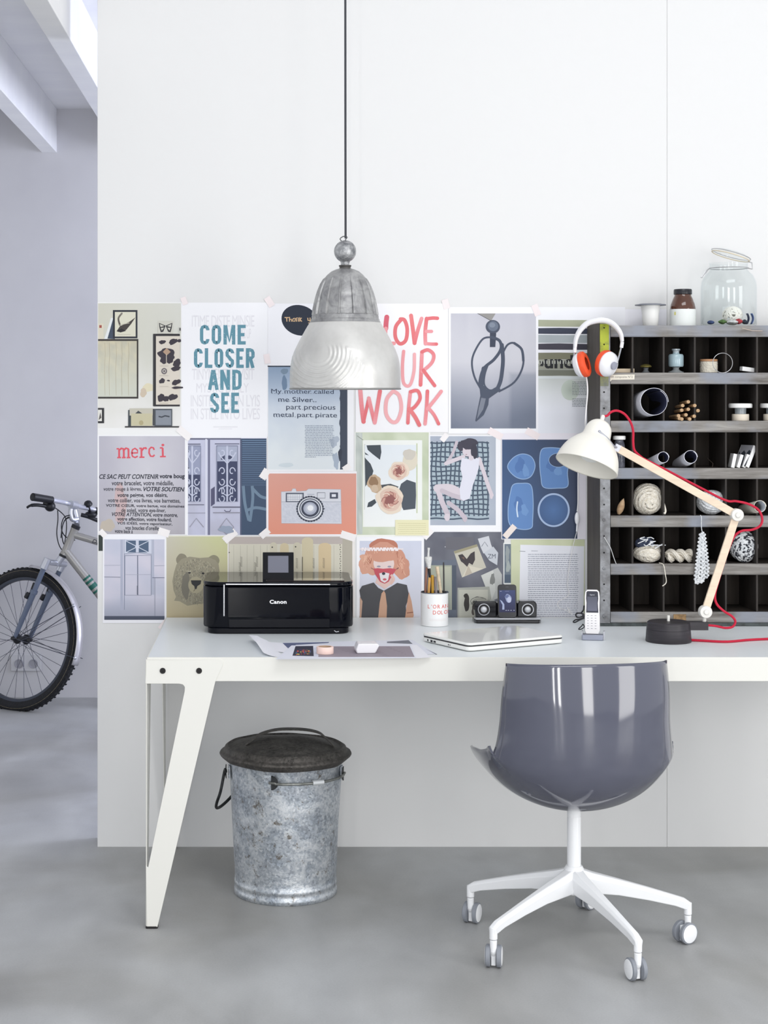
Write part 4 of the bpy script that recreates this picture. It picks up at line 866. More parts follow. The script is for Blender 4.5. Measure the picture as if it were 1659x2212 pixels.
s.poly([(806,70),(876,52),(890,105),(900,130),(842,165),(826,130)], (206,208,214)).poly([(845,160),(905,120),(936,160),(930,240),(880,210)], (196,200,208)).text('ZM', 870, 168, 920, 196, (80,86,100)).line([(830,120),(850,90),(870,120)], 4, (120,124,136))
s.poly([(826,305),(934,255),(960,300),(960,440),(890,470)], (188,190,188)).poly([(826,305),(905,272),(920,400),(892,468)], (206,208,204)).blob(900, 330, 14, 40, (130,132,130), 4, 0.3)
s.poly([(676,384),(880,376),(895,470),(870,578),(676,578)], (172,174,166)).rect(686, 396, 870, 575, (196,196,184)).blob(735, 480, 18, 54, (66,62,60), 6, 0.15).blob(728, 435, 12, 14, (58,54,52), 2).line([(770,455),(800,440),(850,452),(860,475)], 3, (96,94,92)).blob(812, 475, 50, 24, (160,160,150), 7, 0.2).ring(812, 470, 52, 26, 3, (100,98,96)).blob(790, 530, 22, 40, (90,84,80), 12, 0.4)
s.line([(478,210),(478,580)], 3, (160,164,172)).ell(597, 122, 3, 3, (210,210,214))
done(s, 'photo_print', 'dark grey photo print of pinned butterfly and beetle cards, behind the pencil can')
s = sheet(0.0006); s.fr(760, 1140, 2.9625); s.rect(970, 96, 1024, 360, (236,238,236)).rect(976, 104, 1018, 354, (112,124,136)).blob(995, 170, 14, 50, (150,158,160), 3, 0.3).blob(1000, 250, 12, 40, (166,174,172), 4, 0.3).rect(976, 300, 1018, 350, (84,98,116))
done(s, 'photo_print', 'narrow strip of a grey photo print between butterfly print and typed letter')
# 20 letter
s = sheet(0.0009); s.fr(760, 1140, 2.9625); s.grad(1018, 75, 1490, 580, gnoise((200,206,170), (212,216,186), 5, 5, 6), 10, 10)
s.poly([(1078,108),(1486,118),(1482,580),(1070,580)], (232,233,240)); s.line([(1072,150),(1110,152)], 4, (150,154,160)).line([(1148,148),(1190,149)], 4, (170,174,184))
s.words(1124, 1455, [168+q*13.2 for q in range(31)], 4.2, (150,154,168), 12, ragged=0.04, wmin=1.5, wmax=6)
done(s, 'letter', 'typed letter page with pale green border, between speaker dock and cabinet', 'letter')
s = sheet(0.0); s.rect(213, 1155, 222, 1190, (50,58,56)); done(s, 'photo_print', 'dark sliver of a print under the left edge of the narrow door photo')
# tapes
def tape(px, py, l, w, ang, label, lift=0.0016, col=(246,228,230)):
    s = sheet(lift); c, d = math.cos(ang), math.sin(ang); pts = []
    n = 6
    for k in range(n+1): pts.append((-l/2+(1.2 if k % 2 else 0), -w/2+w*k/n))
    for k in range(n+1): pts.append((l/2-(1.2 if k % 2 else 0), w/2-w*k/n))
    s.poly([(px+x*c-y*d, py+x*d+y*c) for x, y in pts], col)
    o = s.build('washi_tape', matname='washi_tape_paper', rough=0.8); tag(o, label, 'tape', 'washi tape strips holding the prints')
PK = (244,233,234)
for a in ((398,650,18,12,1.2,'pale pink tape above the gap between the insect photo and the teal lettered poster'),(582,652,24,14,1.0,'pink tape at the upper right corner of the teal lettered poster'),(577,775,22,13,1.4,'pink tape on the seam beside the silver page\'s top left corner'),(963,657,22,14,1.3,'pink tape at the upper right corner of the LOVE YOUR WORK poster'),(1158,670,26,14,1.2,'pale pink tape at the upper right corner of the scissors photo'),(398,936,36,16,0.7,'cream tape where insect photo, merci poster and door photo meet'),(1070,937,34,15,0.5,'pale pink tape below the scissors photo'),(1150,937,32,15,0.5,'pale pink tape at the lower right corner of the scissors photo'),(960,945,20,12,-0.9,'pale tape at the top of the rug photo'),(749,1010,18,12,-0.6,'white tape at the lower right of the silver page',),(572,1024,24,16,-1.0,'crumpled white tape at the top left corner of the camera print'),(572,1152,24,14,-0.7,'crumpled white tape at the lower left corner of the camera print'),(752,1158,34,16,0.3,'pale tape at the lower right corner of the camera print'),(924,1153,26,14,-0.8,'white tape between rose print and butterfly print'),(1101,1148,34,13,-0.85,'slanting beige tape at the lower left of the blue print'),(222,1152,18,12,0.8,'cream tape at the top left of the narrow door photo'),(354,1150,26,16,0.3,'crumpled white tape below the merci poster'),(497,1158,34,16,-0.7,'crumpled white tape at the top right of the bear print'),(353,1350,24,12,-0.9,'pink tape at the lower right of the narrow door photo')):
    tape(*a, col=PK if 'pink' in a[5] else ((238,226,220) if 'beige' in a[5] else (244,240,240)))
# ---------------------------------------------------------------- pigeonhole cabinet
ZC0, ZC1 = 5.265, ZW-0.003; SC = F/ZC0
def cx(px): return (px-CX)/SC
def cz(py): return H-(py-CY)/SC
def woodmat(name, c1, c2, c3, rough=0.7, st=(1.2, 20, 14), sc_=3.0):
    m = bpy.data.materials.new(name); m.use_nodes = True; N = m.node_tree.nodes; L = m.node_tree.links; b = N['Principled BSDF']; b.inputs['Roughness'].default_value = rough
    tc = N.new('ShaderNodeTexCoord'); mp = N.new('ShaderNodeMapping'); mp.inputs['Scale'].default_value = st; L.new(tc.outputs['Object'], mp.inputs[0])
    n = N.new('ShaderNodeTexNoise'); n.inputs['Scale'].default_value = sc_; n.inputs['Detail'].default_value = 8; n.inputs['Roughness'].default_value = 0.65; n.inputs['Distortion'].default_value = 0.4; L.new(mp.outputs[0], n.inputs['Vector'])
    r = N.new('ShaderNodeValToRGB'); e = r.color_ramp.elements; e[0].position = 0.33; e[0].color = rgb(c2); e[1].position = 0.68; e[1].color = rgb(c1); L.new(n.outputs['Fac'], r.inputs[0])
    n2 = N.new('ShaderNodeTexNoise'); n2.inputs['Scale'].default_value = 6; n2.inputs['Detail'].default_value = 4; L.new(tc.outputs['Object'], n2.inputs['Vector'])
    r2 = N.new('ShaderNodeValToRGB'); r2.color_ramp.elements[0].position = 0.52; r2.color_ramp.elements[1].position = 0.66; L.new(n2.outputs['Fac'], r2.inputs[0])
    mx = N.new('ShaderNodeMixRGB'); mx.inputs[2].default_value = rgb(c3); L.new(r2.outputs[0], mx.inputs[0]); L.new(r.outputs[0], mx.inputs[1]); L.new(mx.outputs[0], b.inputs['Base Color'])
    bp = N.new('ShaderNodeBump'); bp.inputs['Strength'].default_value = 0.3; bp.inputs['Distance'].default_value = 0.004; L.new(n.outputs['Fac'], bp.inputs['Height']); L.new(bp.outputs[0], b.inputs['Normal']); return m
M_rail = woodmat('weathered_grey_wood', (160,157,153), (98,93,88), (140,144,154), st=(1.5, 6, 22))
M_dkw = woodmat('dark_stained_wood', (62,54,48), (38,32,28), (52,42,34), st=(14, 8, 1.5))
M_side = woodmat('dark_brown_side_board', (86,80,74), (62,57,52), (74,70,66), st=(14, 5, 1.2))
M_div = woodmat('thin_divider_wood', (58,52,48), (34,30,28), (46,40,36), st=(8, 8, 1.5))
M_strip = mat('scuffed_zinc_strip', (150,152,156), 0.45, metal=0.35, col2=(112,112,114), vscale=30, detail=8, bump=0.2, bscale=60)
M_green = mat('flaking_lime_paint', (172,184,52), 0.55, col2=(120,132,60), vscale=40, detail=8, bump=0.2, bscale=60, lo=0.3, hi=0.5)
M_hole = mat('dark_hole', (18,17,17), 0.8)
cab = thing('pigeonhole_cabinet', 'dark wooden pigeonhole cabinet with grey weathered shelf edges standing on the desk', 'cabinet', (cx(1590), (ZC0+ZC1)/2, DH))
CXL = cx(1295); CXR = cx(1925)
XTOP = cz(703); RB = [(703,727),(805,829),(909,933),(1011,1034),(1114,1138),(1218,1241),(1322,1345)]
MB().bb(CXL, CXL+0.022, ZC0+0.001, ZC1, max(DH+0.0009, cz(1352)), cz(692)).build('side_panel', M_side, cab, bevel=0.001)
MB().bb(CXR-0.022, CXR, ZC0+0.001, ZC1, max(DH+0.0009, cz(1352)), cz(703)).build('side_panel', M_side, cab, bevel=0.001)
MB().bb(CXL+0.022, CXR-0.022, ZC1-0.008, ZC1-0.0005, DH+0.001, cz(706)).build('back_panel', M_dkw, cab)
for k, (y0, y1) in enumerate(RB):
    mb = MB(); z1 = cz(y0); z0 = cz(y1); xa = cx(1319)
    mb.bb(xa, CXR-0.023, ZC0+0.001, ZC0+0.013, z0+0.006, z1)
    # rounded lower bead of the shelf edge
    mb.tube([(xa, ZC0+0.005, z0+0.004), (CXR-0.023, ZC0+0.005, z0+0.004)], 0.0055, 12)
    mb.m(1).bb(xa-0.003, CXR-0.023, ZC0+0.0135, ZC1-0.009, z1-0.010, z1-0.0005)
    mb.build('shelf', [M_rail, M_dkw], cab, bevel=0.0012)
MB().bb(CXL-0.001, CXR, ZC0+0.0005, ZC0+0.03, DH+0.0008, cz(1346)).build('plinth', mat('green_grey_plinth', (84,92,92), 0.6, var=0.4, vscale=30), cab, bevel=0.001)
XD = [1367+67.3*k for k in range(9)]
for r in range(6):
    z1 = cz(RB[r][1])+0.001; z0 = cz(RB[r+1][0])-0.002
    for x in XD: MB().bb(cx(x)-0.0028, cx(x)+0.0028, ZC0+0.004, ZC1-0.009, z0, z1).build('divider', M_div, cab)
# metal strip down the left front edge
st_ = MB(); st_.m(0).bb(cx(1296), cx(1318), ZC0-0.002, ZC0+0.001, cz(1346), cz(692)); st_.build('corner_strip', M_strip, cab, bevel=0.0006)
sp = cab.children[-1]
gp = MB(); gp.bb(cx(1295.5), cx(1315), ZC0-0.0035, ZC0-0.0021, cz(762), cz(700)); gp.build('painted_plate', M_green, sp, bevel=0.0004)
gp = MB(); gp.bb(cx(1296), cx(1314), ZC0-0.0032, ZC0-0.0021, cz(834), cz(802)); gp.build('painted_plate', mat('worn_green_paint', (140,146,96), 0.5, col2=(112,116,104), vscale=50), sp, bevel=0.0004)
for y in (708, 744, 847, 882, 985, 1055, 1090, 1158, 1194, 1262, 1297):
    MB(axisM(P(1305, y, ZC0-0.0036), (0,-1,0))).lathe([(0,0.0002),(0.0022,0.0002),(0.0026,0)], 14, cap=False).build('nail_hole', M_hole, sp)
for y in (1123, 1228, 1331, 703.5):
    MB(axisM(P(1305, y, ZC0-0.002), (0,-1,0))).lathe([(0.0,0.0016),(0.002,0.0016),(0.0028,0.0026),(0.0048,0.0022),(0.0055,0)], 18, cap=False).build('rivet', M_strip if y > 800 else M_green, sp)
MB().bb(cx(1268)*1.0+0.0, cx(1269), 0, 1, 0, 1) if False else None
# little tags fixed to the shelf edges
MB().bb(cx(1455), cx(1482), ZC0-0.001, ZC0+0.0008, cz(1340), cz(1327)).build('wooden_tag', mat('tan_tag_wood', (168,134,92), 0.7, var=0.3, vscale=80), cab, bevel=0.0004)
s = Sheet(lambda px, py, h: tuple(P(px, py, ZC0-0.0012-h))); s.fr(1200, 500, 3.614); s.poly([(420,1120),(618,1116),(616,1156),(440,1158),(428,1172),(418,1168)], (226,220,206)); s.text('RR composite N°2', 430, 1126, 602, 1148, (70,64,58), bold=0.0)
o = s.build('paper_label'); tag(o, 'small cream paper label with handwriting on the second shelf edge', 'label')
# ---------------------------------------------------------------- things kept in it
def SH(r): return cz(RB[r+1][0])-0.0005+0.0003        # shelf surface of row r (0 = top row)
M_yarn = mat('cream_wool', (248,243,232), 0.95, col2=(226,218,202), vscale=120, bump=0.5, bscale=260)
M_yarn2 = mat('off_white_wool', (244,246,248), 0.95, col2=(204,208,212), vscale=120, bump=0.5, bscale=260)
M_twine = mat('blue_grey_wool', (84,94,118), 0.95, col2=(60,68,92), vscale=150, bump=0.5, bscale=260)
M_lightw = mat('bare_light_wood', (222,204,176), 0.6, var=0.12, vscale=14, stretch=(1,1,6))
M_stick = mat('stick_bark', (176,150,116), 0.7, col2=(128,100,74), vscale=50)
M_glass = mat('clear_glass', (250,252,252), 0.02, trans=1.0, ior=1.45)
M_wire = mat('thin_steel_wire', (190,190,192), 0.3, metal=0.8)
M_wlid = mat('white_enamel_lid', (238,238,236), 0.35)
M_paperroll = mat('rolled_paper', (232,233,242), 0.75)
M_rollin = mat('rolled_paper_inside', (74,78,108), 0.75)
def winding(c, rad, r, n, seed, mb, turns=1.0, m=36, squash=None, sides=6, mis=None):
    rr = random.Random(seed)
    for k in range(n):
        ax = Vector((rr.gauss(0,1), rr.gauss(0,1), rr.gauss(0,1))).normalized() if squash is None else (Vector(squash)+Vector((rr.gauss(0,.35), rr.gauss(0,.35), rr.gauss(0,.35)))).normalized()
        u = ax.orthogonal().normalized(); v = ax.cross(u); off = rr.uniform(-0.75, 0.75); q = math.sqrt(1-off*off); pts = []
        for i in range(m):
            t = 2*PI*i/m; d = u*math.cos(t)*q+v*math.sin(t)*q+ax*(off+0.05*math.sin(3*t+k))
            d.normalize(); pts.append(Vector(c)+Vector((d.x*rad[0], d.y*rad[1], d.z*rad[2]))*(1+rr.uniform(-0.01, 0.02)))
        if mis: mb.m(rr.choice(mis))
        mb.tube(pts, r, sides, closed=True)
    return mb
G_Y = 'balls of wool in the cabinet'
zs = SH(0)
# row 1
a = P(1323, 798, ZC0+0.03); b = P(1371, 796, ZC0+0.02)
mb = MB(); mb.box(((a.x+b.x)/2, ZC0+0.03, zs+0.0068), (b.x-a.x, 0.012, 0.013), (0, 0, -0.12)); tag(mb.build('wood_block', M_lightw, bevel=0.0012), 'light wooden stick lying behind the headphones in the top row', 'stick')
c = P(1395, 0, ZC0+0.035)
kn = thing('brass_knob', 'little brass topped glass knob in the top row of the cabinet', 'knob', (c.x, ZC0+0.035, zs))
MB(T(c.x, ZC0+0.035, zs)).lathe([(0,0.0),(0.012,0.0),(0.013,0.002),(0.009,0.005),(0.007,0.010),(0.009,0.016),(0,0.017)], 28, cap=False).build('stem', mat('smoked_glass', (110,114,118), 0.1, metal=0.2, spec=0.8), kn)
MB(T(c.x, ZC0+0.035, zs)).lathe([(0,0.017),(0.017,0.018),(0.0185,0.021),(0.014,0.025),(0.006,0.0275),(0,0.028)], 32, cap=False).build('cap', mat('aged_brass', (170,158,92), 0.35, metal=0.8), kn)
def xq(px, Z=None): return (px-CX)*(Z or ZC0+0.04)/F
c = (xq(1461), ZC0+0.045)
jb = thing('blue_glass_bottle', 'small pale blue glass bottle standing on a clear glass foot, top row', 'bottle', (c[0], c[1], zs))
MB(T(c[0], c[1], zs)).lathe([(0,0.0),(0.024,0.0),(0.025,0.003),(0.014,0.007),(0.009,0.012),(0.010,0.016),(0.014,0.018),(0,0.018)], 36, cap=False).build('foot', mat('thick_clear_glass', (200,206,208), 0.08, trans=0.5), jb)
MB(T(c[0], c[1], zs)).lathe([(0,0.019),(0.022,0.0195),(0.0240,0.024),(0.0240,0.054),(0.021,0.059),(0.011,0.061),(0.010,0.064),(0,0.064)], 40, cap=False).build('bottle_body', mat('milky_blue_glass', (164,186,194), 0.18, coat=0.5), jb)
MB(T(c[0], c[1], zs)).lathe([(0,0.064),(0.010,0.064),(0.011,0.070),(0.014,0.072),(0.013,0.076),(0,0.077)], 28, cap=False).build('stopper', mat('grey_glass_stopper', (160,170,176), 0.1, coat=0.6), jb)
c = (xq(1531), ZC0+0.04)
sp_ = thing('thread_spool', 'cream cotton spool with wooden rim in the top row', 'spool', (c[0], c[1], zs))
MB(T(c[0], c[1], zs)).lathe([(0.017,0.0),(0.0275,0.001)]+[(0.0275+0.0008*math.sin(k*2.1), 0.001+k*0.0018) for k in range(1, 20)]+[(0.0265,0.036)], 40).build('thread', mat('cream_thread', (220,214,200), 0.9, bump=0.5, bscale=200), sp_)
MB(T(c[0], c[1], zs)).lathe([(0,0.0363),(0.0255,0.0363),(0.0275,0.038),(0.0275,0.042),(0.0255,0.0435),(0.008,0.0435),(0.007,0.040),(0,0.040)], 40, cap=False).build('rim', mat('spool_rim_wood', (186,140,104), 0.6), sp_)
r_ = 0.031; cc = P(1561, 784, ZC0-0.004)
o = MB().tube([cc+Vector((r_*math.cos(2*PI*k/40), 0.012*math.sin(2*PI*k/40)*0, r_*math.sin(2*PI*k/40))) for k in range(40)], 0.0011, 8, closed=True).build('wire_ring', M_wire); tag(o, 'thin wire ring hanging over the top row beside the cream spool', 'ring')
mb = MB(T(xq(1613), ZC0+0.03, zs+0.0105) @ Ry(0.12) @ Rz(0.35)); mb.prism([(-0.028,-0.012),(0.024,-0.012),(0.030,0.012),(-0.022,0.012)], -0.007, 0.007); tag(mb.build('white_block', mat('white_plaster', (226,226,226), 0.7), bevel=0.0015), 'white slanted block at the right end of the top row', 'block')
# row 2
zs = SH(1)
def roll(px0, py0, px1, py1, r, label, name='paper_roll', wall=0.0012, d0=0.16, min_=None, pr=0.042, mout=None):
    """open paper tube from the back of a pigeonhole (px1) to its mouth (px0)"""
    a = P(px0, py0, ZC0-pr); b = P(px1, py1, ZC0+d0); ax = (a-b).normalized(); L_ = (a-b).length
    mb = MB(axisM(b, ax)); mb.m(0); n = 48
    sp1 = []
    for k in range(n+9):
        t = 2*PI*k/n; sp1.append((r*(1-0.10*k/(n+9))*math.cos(t), r*(1-0.10*k/(n+9))*math.sin(t)))
    vs = [(x, y, z) for z in (0, L_) for x, y in sp1]; m = len(sp1)
    vs2 = [(x*(1-wall/r), y*(1-wall/r), z) for z in (0, L_) for x, y in sp1]
    mb.add(vs, [(i, i+1, m+i+1, m+i) for i in range(m-1)]); mb.m(1).add(vs2, [(i+1, i, m+i, m+i+1) for i in range(m-1)])
    mb.m(0).add([vs[m+i] for i in range(m)]+[vs2[m+i] for i in range(m)], [(i, i+1, m+i+1, m+i) for i in range(m-1)])
    o = mb.build(name, [mout or M_paperroll, min_ or M_rollin], fixn=False); return tag(o, label, 'paper roll', 'rolls of paper in the cabinet')
roll(1413, 868, 1383, 876, 0.0445, 'fat roll of blue white paper sticking out of the second row', pr=0.06)
roll(1433, 988, 1400, 1004, 0.0185, 'thinner left one of two paper rolls in the third row')
roll(1492, 987, 1466, 1004, 0.0215, 'wider right one of two paper rolls in the third row')
roll(1642, 1094, 1606, 1102, 0.0195, 'cream paper roll in the fourth row behind the red cable loop', min_=mat('cream_roll_inside', (226,230,236), 0.8), mout=mat('cream_roll_paper', (226,220,206), 0.8))
def swirl(mb, c, rad, r, turns, tilt=0.0, alt=None, seg=7, phase=0.0, wob=0.05, th1=1.9):
    """thread coiled outwards over the side of a ball that faces the room"""
    pts = []; n = int(turns*26)
    for k in range(n+1):
        u = k/n; th = 0.08+th1*u; ph = 2*PI*turns*u+phase
        d = Vector((math.sin(th)*math.cos(ph), -math.cos(th), math.sin(th)*math.sin(ph))); w = 1+wob*math.sin(ph*1.7+3*u)*0.6
        d = Matrix.Rotation(tilt, 3, 'X') @ d
        pts.append(Vector(c)+Vector((d.x*rad[0], d.y*rad[1], d.z*rad[2]))*w)
    if alt is None: mb.tube(pts, r, seg); return
    i = 0; j = 0
    while i < len(pts)-2:
        e = min(len(pts)-1, i+2); mb.m(alt[j % len(alt)]).tube(pts[i:e+1], r, seg); i = e; j += 1
G_S = 'bundle of sticks in the second row'
bundle = [(1475,876),(1487,868),(1501,876),(1473,886),(1487,884),(1482,896),(1500,899),(1508,887),(1466,898),(1473,907),(1490,906),(1468,904)]
for k, (x, y) in enumerate(bundle):
    a = P(x, min(y, 905.5), ZC0-0.006+0.002*(k % 3)); b = P(x-14-2*(k % 3), min(y+3, 903), ZC0+0.13)
    a.z = max(a.z, zs+0.0058); b.z = max(b.z, zs+0.0058)
    lbl = ['at the upper left','topmost','right of the topmost one','left side, second from the top','in the very middle','just below the middle','at the lower right','rightmost','leftmost and low','low down left of centre','bottom row right end','bottom left, lowest of all'][k]
    o = MB().tube([b, b.lerp(a, 0.97), a-(a-b).normalized()*0.0006, a], [0.0052,0.0056,0.0054,0.0042], 12).build('stick', mat('twig_wood', (206,176,138), 0.65, col2=(168,132,96), vscale=60)); tag(o, 'light wooden stick in the second row bundle, '+lbl, 'stick', G_S)
def lidjar(px, zs, label, ring=True):
    c = (xq(px, ZC0+0.035), ZC0+0.038); t = thing('sample_jar', label, 'jar', (c[0], c[1], zs)); A = T(c[0], c[1], zs)
    MB(A).lathe([(0,0.0),(0.0262,0.0),(0.0268,0.001),(0.0268,0.018),(0.0262,0.021),(0,0.0211)], 40, cap=False).build('jar_base', mat('cream_card_box', (226,216,200), 0.7), t)
    MB(A).lathe([(0,0.0215),(0.0175,0.0215),(0.018,0.040),(0,0.040)], 36, cap=False).build('glass_neck', mat('greyish_glass', (176,184,190), 0.08, trans=0.35), t)
    MB(A).lathe([(0,0.0405),(0.0355,0.0405),(0.0370,0.042),(0.0370,0.051),(0.035,0.0545),(0,0.055)], 44, cap=False).build('lid', M_wlid, t)
lidjar(1600, zs, 'white lidded glass jar standing on a round cream box, second row'); lidjar(1668, zs, 'white lidded jar cut by the right picture edge, second row')
# row 3
zs = SH(2)
c = (xq(1339, ZC0+0.02), ZC0+0.03); t = thing('sample_jar', 'small glass jar with a white lid half hidden behind the lamp head', 'jar', (c[0], c[1], zs)); A = T(c[0], c[1], zs)
MB(A).lathe([(0,0.0),(0.017,0.0),(0.018,0.003),(0.018,0.068),(0.015,0.082),(0.0125,0.088),(0,0.088)], 36, cap=False).build('glass_body', mat('dark_flecked_glass', (120,122,134), 0.08, trans=0.3, col2=(60,62,74), vscale=40), t)
MB(A).lathe([(0,0.0885),(0.0185,0.0885),(0.020,0.090),(0.020,0.099),(0.018,0.101),(0,0.101)], 36, cap=False).build('lid', M_wlid, t)
G_B = 'small white books leaning in the third row'
for px, hgt, th, w, an, lb in ((1584,0.044,0.0105,0.030,0.20,'short white booklet, leftmost of the leaning group'),(1596,0.042,0.0095,0.030,0.30,'short pale booklet, second from the left of the leaning group'),(1608,0.043,0.0100,0.030,0.36,'short white booklet resting against the tall dark covered one')):
    x = xq(px-3, ZC0+0.02); t = thing('booklet', lb, 'book', (x, ZC0+0.035, zs), 0, G_B); M = T(x, ZC0+0.03, zs+th*0.5*math.sin(an)) @ Ry(an)
    MB(M).bb(-th/2+0.0008, th/2-0.0008, -0.018, 0.018, 0.0005, hgt-0.001).build('pages', mat('book_pages', (224,224,216), 0.8), t)
    MB(M).bb(-th/2, -th/2+0.0009, -0.0185, 0.019, 0, hgt).bb(th/2-0.0009, th/2, -0.0185, 0.019, 0, hgt).bb(-th/2, th/2, -0.0195, -0.018, 0, hgt).build('cover', mat('white_book_cover', (236,236,236), 0.5), t)
x = xq(1606, ZC0+0.02); t = thing('booklet', 'tallest white booklet with a dark mountain picture on its cover, third row', 'book', (x, ZC0+0.035, zs), 0, G_B); M = T(x, ZC0+0.022, zs+0.003) @ Rz(0.42) @ Ry(0.45)
MB(M).bb(-0.0045, 0.0045, -0.018, 0.040, 0, 0.070).build('pages', mat('book_pages'), t); MB(M).bb(-0.0062, -0.0045, -0.0185, 0.0405, 0, 0.0725).bb(0.0045, 0.0062, -0.0185, 0.0405, 0, 0.0725).bb(-0.0062, 0.0062, -0.020, -0.0185, 0, 0.0725).build('cover', mat('white_book_cover'), t)
s = Sheet(lambda u, v, h: tuple(M @ Vector((-0.0064-h, -0.017+0.056*u, 0.0725*(1-v))))); s.rect(0, 0, 1, 1, (134,134,140)); s.poly([(0,1),(0,0.3),(0.2,0.22),(0.35,0.42),(0.6,0.25),(0.8,0.45),(1,0.3),(1,1)], (40,46,54)); s.build('cover_picture', t, rough=0.3)
o = MB().tube([P(1539, 1009, ZC0+0.04), P(1540, 1001, ZC0+0.05), P(1528, 990, ZC0+0.09)], 0.0012, 8).build('bent_wire', mat('rusty_wire', (70,60,52), 0.7)); tag(o, 'short bent dark wire in the third row', 'wire')
# row 4
zs = SH(3)
c = (xq(1343, ZC0+0.02), ZC0+0.03); M = T(c[0], c[1], zs+0.027) @ Ry(0.32); mb = MB(M)
mb.lathe([(0,-0.027)]+[(0.0115*math.sin(PI*(k+0.5)/12)**0.6*(1.1-0.03*k), -0.026+0.0045*k) for k in range(12)]+[(0,0.028)], 24, cap=False); o = mb.build('wooden_peg', mat('driftwood', (208,180,146), 0.7, col2=(168,136,104), vscale=50)); tag(o, 'rounded light wooden peg leaning in the fourth row', 'peg')
def yarnball(px, zs, rad, label, r=0.0026, n=46, seed=1, mats=None, squash=None, core=None, coil=None, mis=None, d=0.055, tails=()):
    c = Vector((xq(px, ZC0+d-rad[1]*0.6), ZC0+d, zs+rad[2]+r)); mb = MB(); mb.m(len(mats)-1 if isinstance(mats, list) and mis else 0).ball(c, [q*0.90 for q in rad], 24, 16); winding(c, rad, r, n, seed, mb, mis=mis, squash=squash)
    if coil:
        for q in coil: swirl(mb, c, [a_*1.0 for a_ in rad], *q)
    for tl in tails: mb.m(0).tube(spline(tl, 5), 0.0016, 8)
    o = mb.build('wool_ball', mats or M_yarn, fixn=False); return tag(o, label, 'wool ball', G_Y)
yarnball(1403, zs, (0.0435,0.038,0.0455), 'thick cream wool ball in the fourth row', 0.0036, 22, 3, coil=[(0.0050, 6.5, 0.25)])
o = MB().tube(spline([P(1432,1085,ZC0+0.02),P(1437,1103,ZC0+0.01),P(1434,1110,ZC0+0.006)], 5), 0.0042, 10).build('wool_end', M_yarn); tag(o, 'thick cream wool end curling beside the fourth row ball', 'wool')
yarnball(1540, zs, (0.042,0.036,0.036), 'smooth off white wool ball behind the long lamp arm', 0.0028, 30, 9, M_yarn2, coil=[(0.0034, 8, -0.6)])
# knitted strip hanging out of row 4
mb = MB(); mb.tube(spline([P(1513,1113,ZC0-0.006),P(1515,1118,ZC0-0.010),P(1515,1138,ZC0-0.008),P(1517,1150,ZC0-0.009)], 6), 0.0013, 8).build('wool_string', M_yarn2)
kn_ = COL.objects[-1]; kn_.name = 'knitted_strip'; tag(kn_, 'small white knitted strip hanging by its string from the fourth row', 'knitting')
mb = MB(); prof = [(1516,1152,3),(1516,1160,5),(1516,1180,8),(1515,1200,10),(1515,1220,11),(1516,1240,13),(1515,1250,13),(1512,1259,9)]
rr = random.Random(3)
for k in range(27):
    y = 1153+k*4; w = 3+9.5*min(1, (y-1150)/80)**0.8; xc = (1516.5 if y < 1235 else 1515)+(1.6 if k % 2 else -1.2)
    if y > 1252: w = 8; xc = 1511
    for j in range(5):
        u = -1+2*j/4; c_ = P(xc+u*w, y+(2 if j % 2 else 0)-u*2, ZC0-0.010-0.002*(1-abs(u))); mb.ball(c_, (0.0034+w*0.0001, 0.0034, 0.0040), 10, 7)
mb.build('knitted_panel', M_yarn2, kn_)
# row 5
zs = SH(4)
yarnball(1403, zs, (0.042,0.038,0.026), 'cream wool ball with a blue grey hank on top, fifth row', 0.0040, 20, 21, [M_yarn, M_twine], coil=[(0.0046, 5, 0.4)], d=0.05, tails=([P(1424,1216,ZC0+0.01),P(1433,1220,ZC0-0.006),P(1437,1240,ZC0-0.007),P(1439,1258,ZC0-0.008),P(1431,1266,ZC0-0.008)],))
c = P(1392, 1174, ZC0+0.05); mb = MB(); mb.ball(c, (0.026,0.022,0.016), 20, 12); winding(c, (0.028,0.024,0.018), 0.0024, 34, 31, mb); tag(mb.build('wool_ball', M_twine, fixn=False), 'blue grey wool hank lying on top of the cream ball, fifth row', 'wool ball', G_Y)
mb = MB(); rr = random.Random(11)
for k in range(9): a = P(1404+rr.uniform(-16,18), 1166+rr.uniform(-5,14), ZC0+0.012); mb.tube(spline([a, a+Vector((rr.uniform(-.02,.02), -0.004, rr.uniform(-.004,.012))), a+Vector((rr.uniform(-.03,.03), -0.002, rr.uniform(-.012,.012)))], 5), 0.0016, 8)
tag(mb.build('wool_ends', M_yarn2), 'loose pale wool ends tangled over the blue grey hank', 'wool', G_Y+' ')
mb = MB(); x0, x1 = 1440, 1500
for ph in (0, PI):
    pts = []
    for k in range(40): u = k/39; pts.append(P(x0+(x1-x0)*u, 1206, ZC0+0.035)+Vector((0, 0.009*math.cos(ph+u*3*PI), 0.011*math.sin(ph+u*3*PI))))
    for a in range(7):
        q = 2*PI*a/7
        mb.tube([p+Vector((0, 0.0075*math.cos(q+i*0.15), 0.0078*math.sin(q+i*0.15))) for i, p in enumerate(pts)], 0.0036, 7)
dz = zs-min(v.z for v in mb.v)+0.0002; mb.v = [v+Vector((0,0,dz)) for v in mb.v]
tag(mb.build('wool_skein', M_yarn, fixn=False), 'twisted cream wool skein lying in the fifth row', 'wool skein')
M_bk = mat('charcoal_wool', (58,60,68), 0.95)
yarnball(1611, zs, (0.041,0.038,0.047), 'black and white mottled wool ball in the fifth row', 0.0030, 16, 51, [M_yarn2, M_bk], coil=[(0.0034, 9, 0.2, (0,1,0)), (0.0030, 9, 0.3, (1,0), 7, 1.6)], mis=[0,0,1])
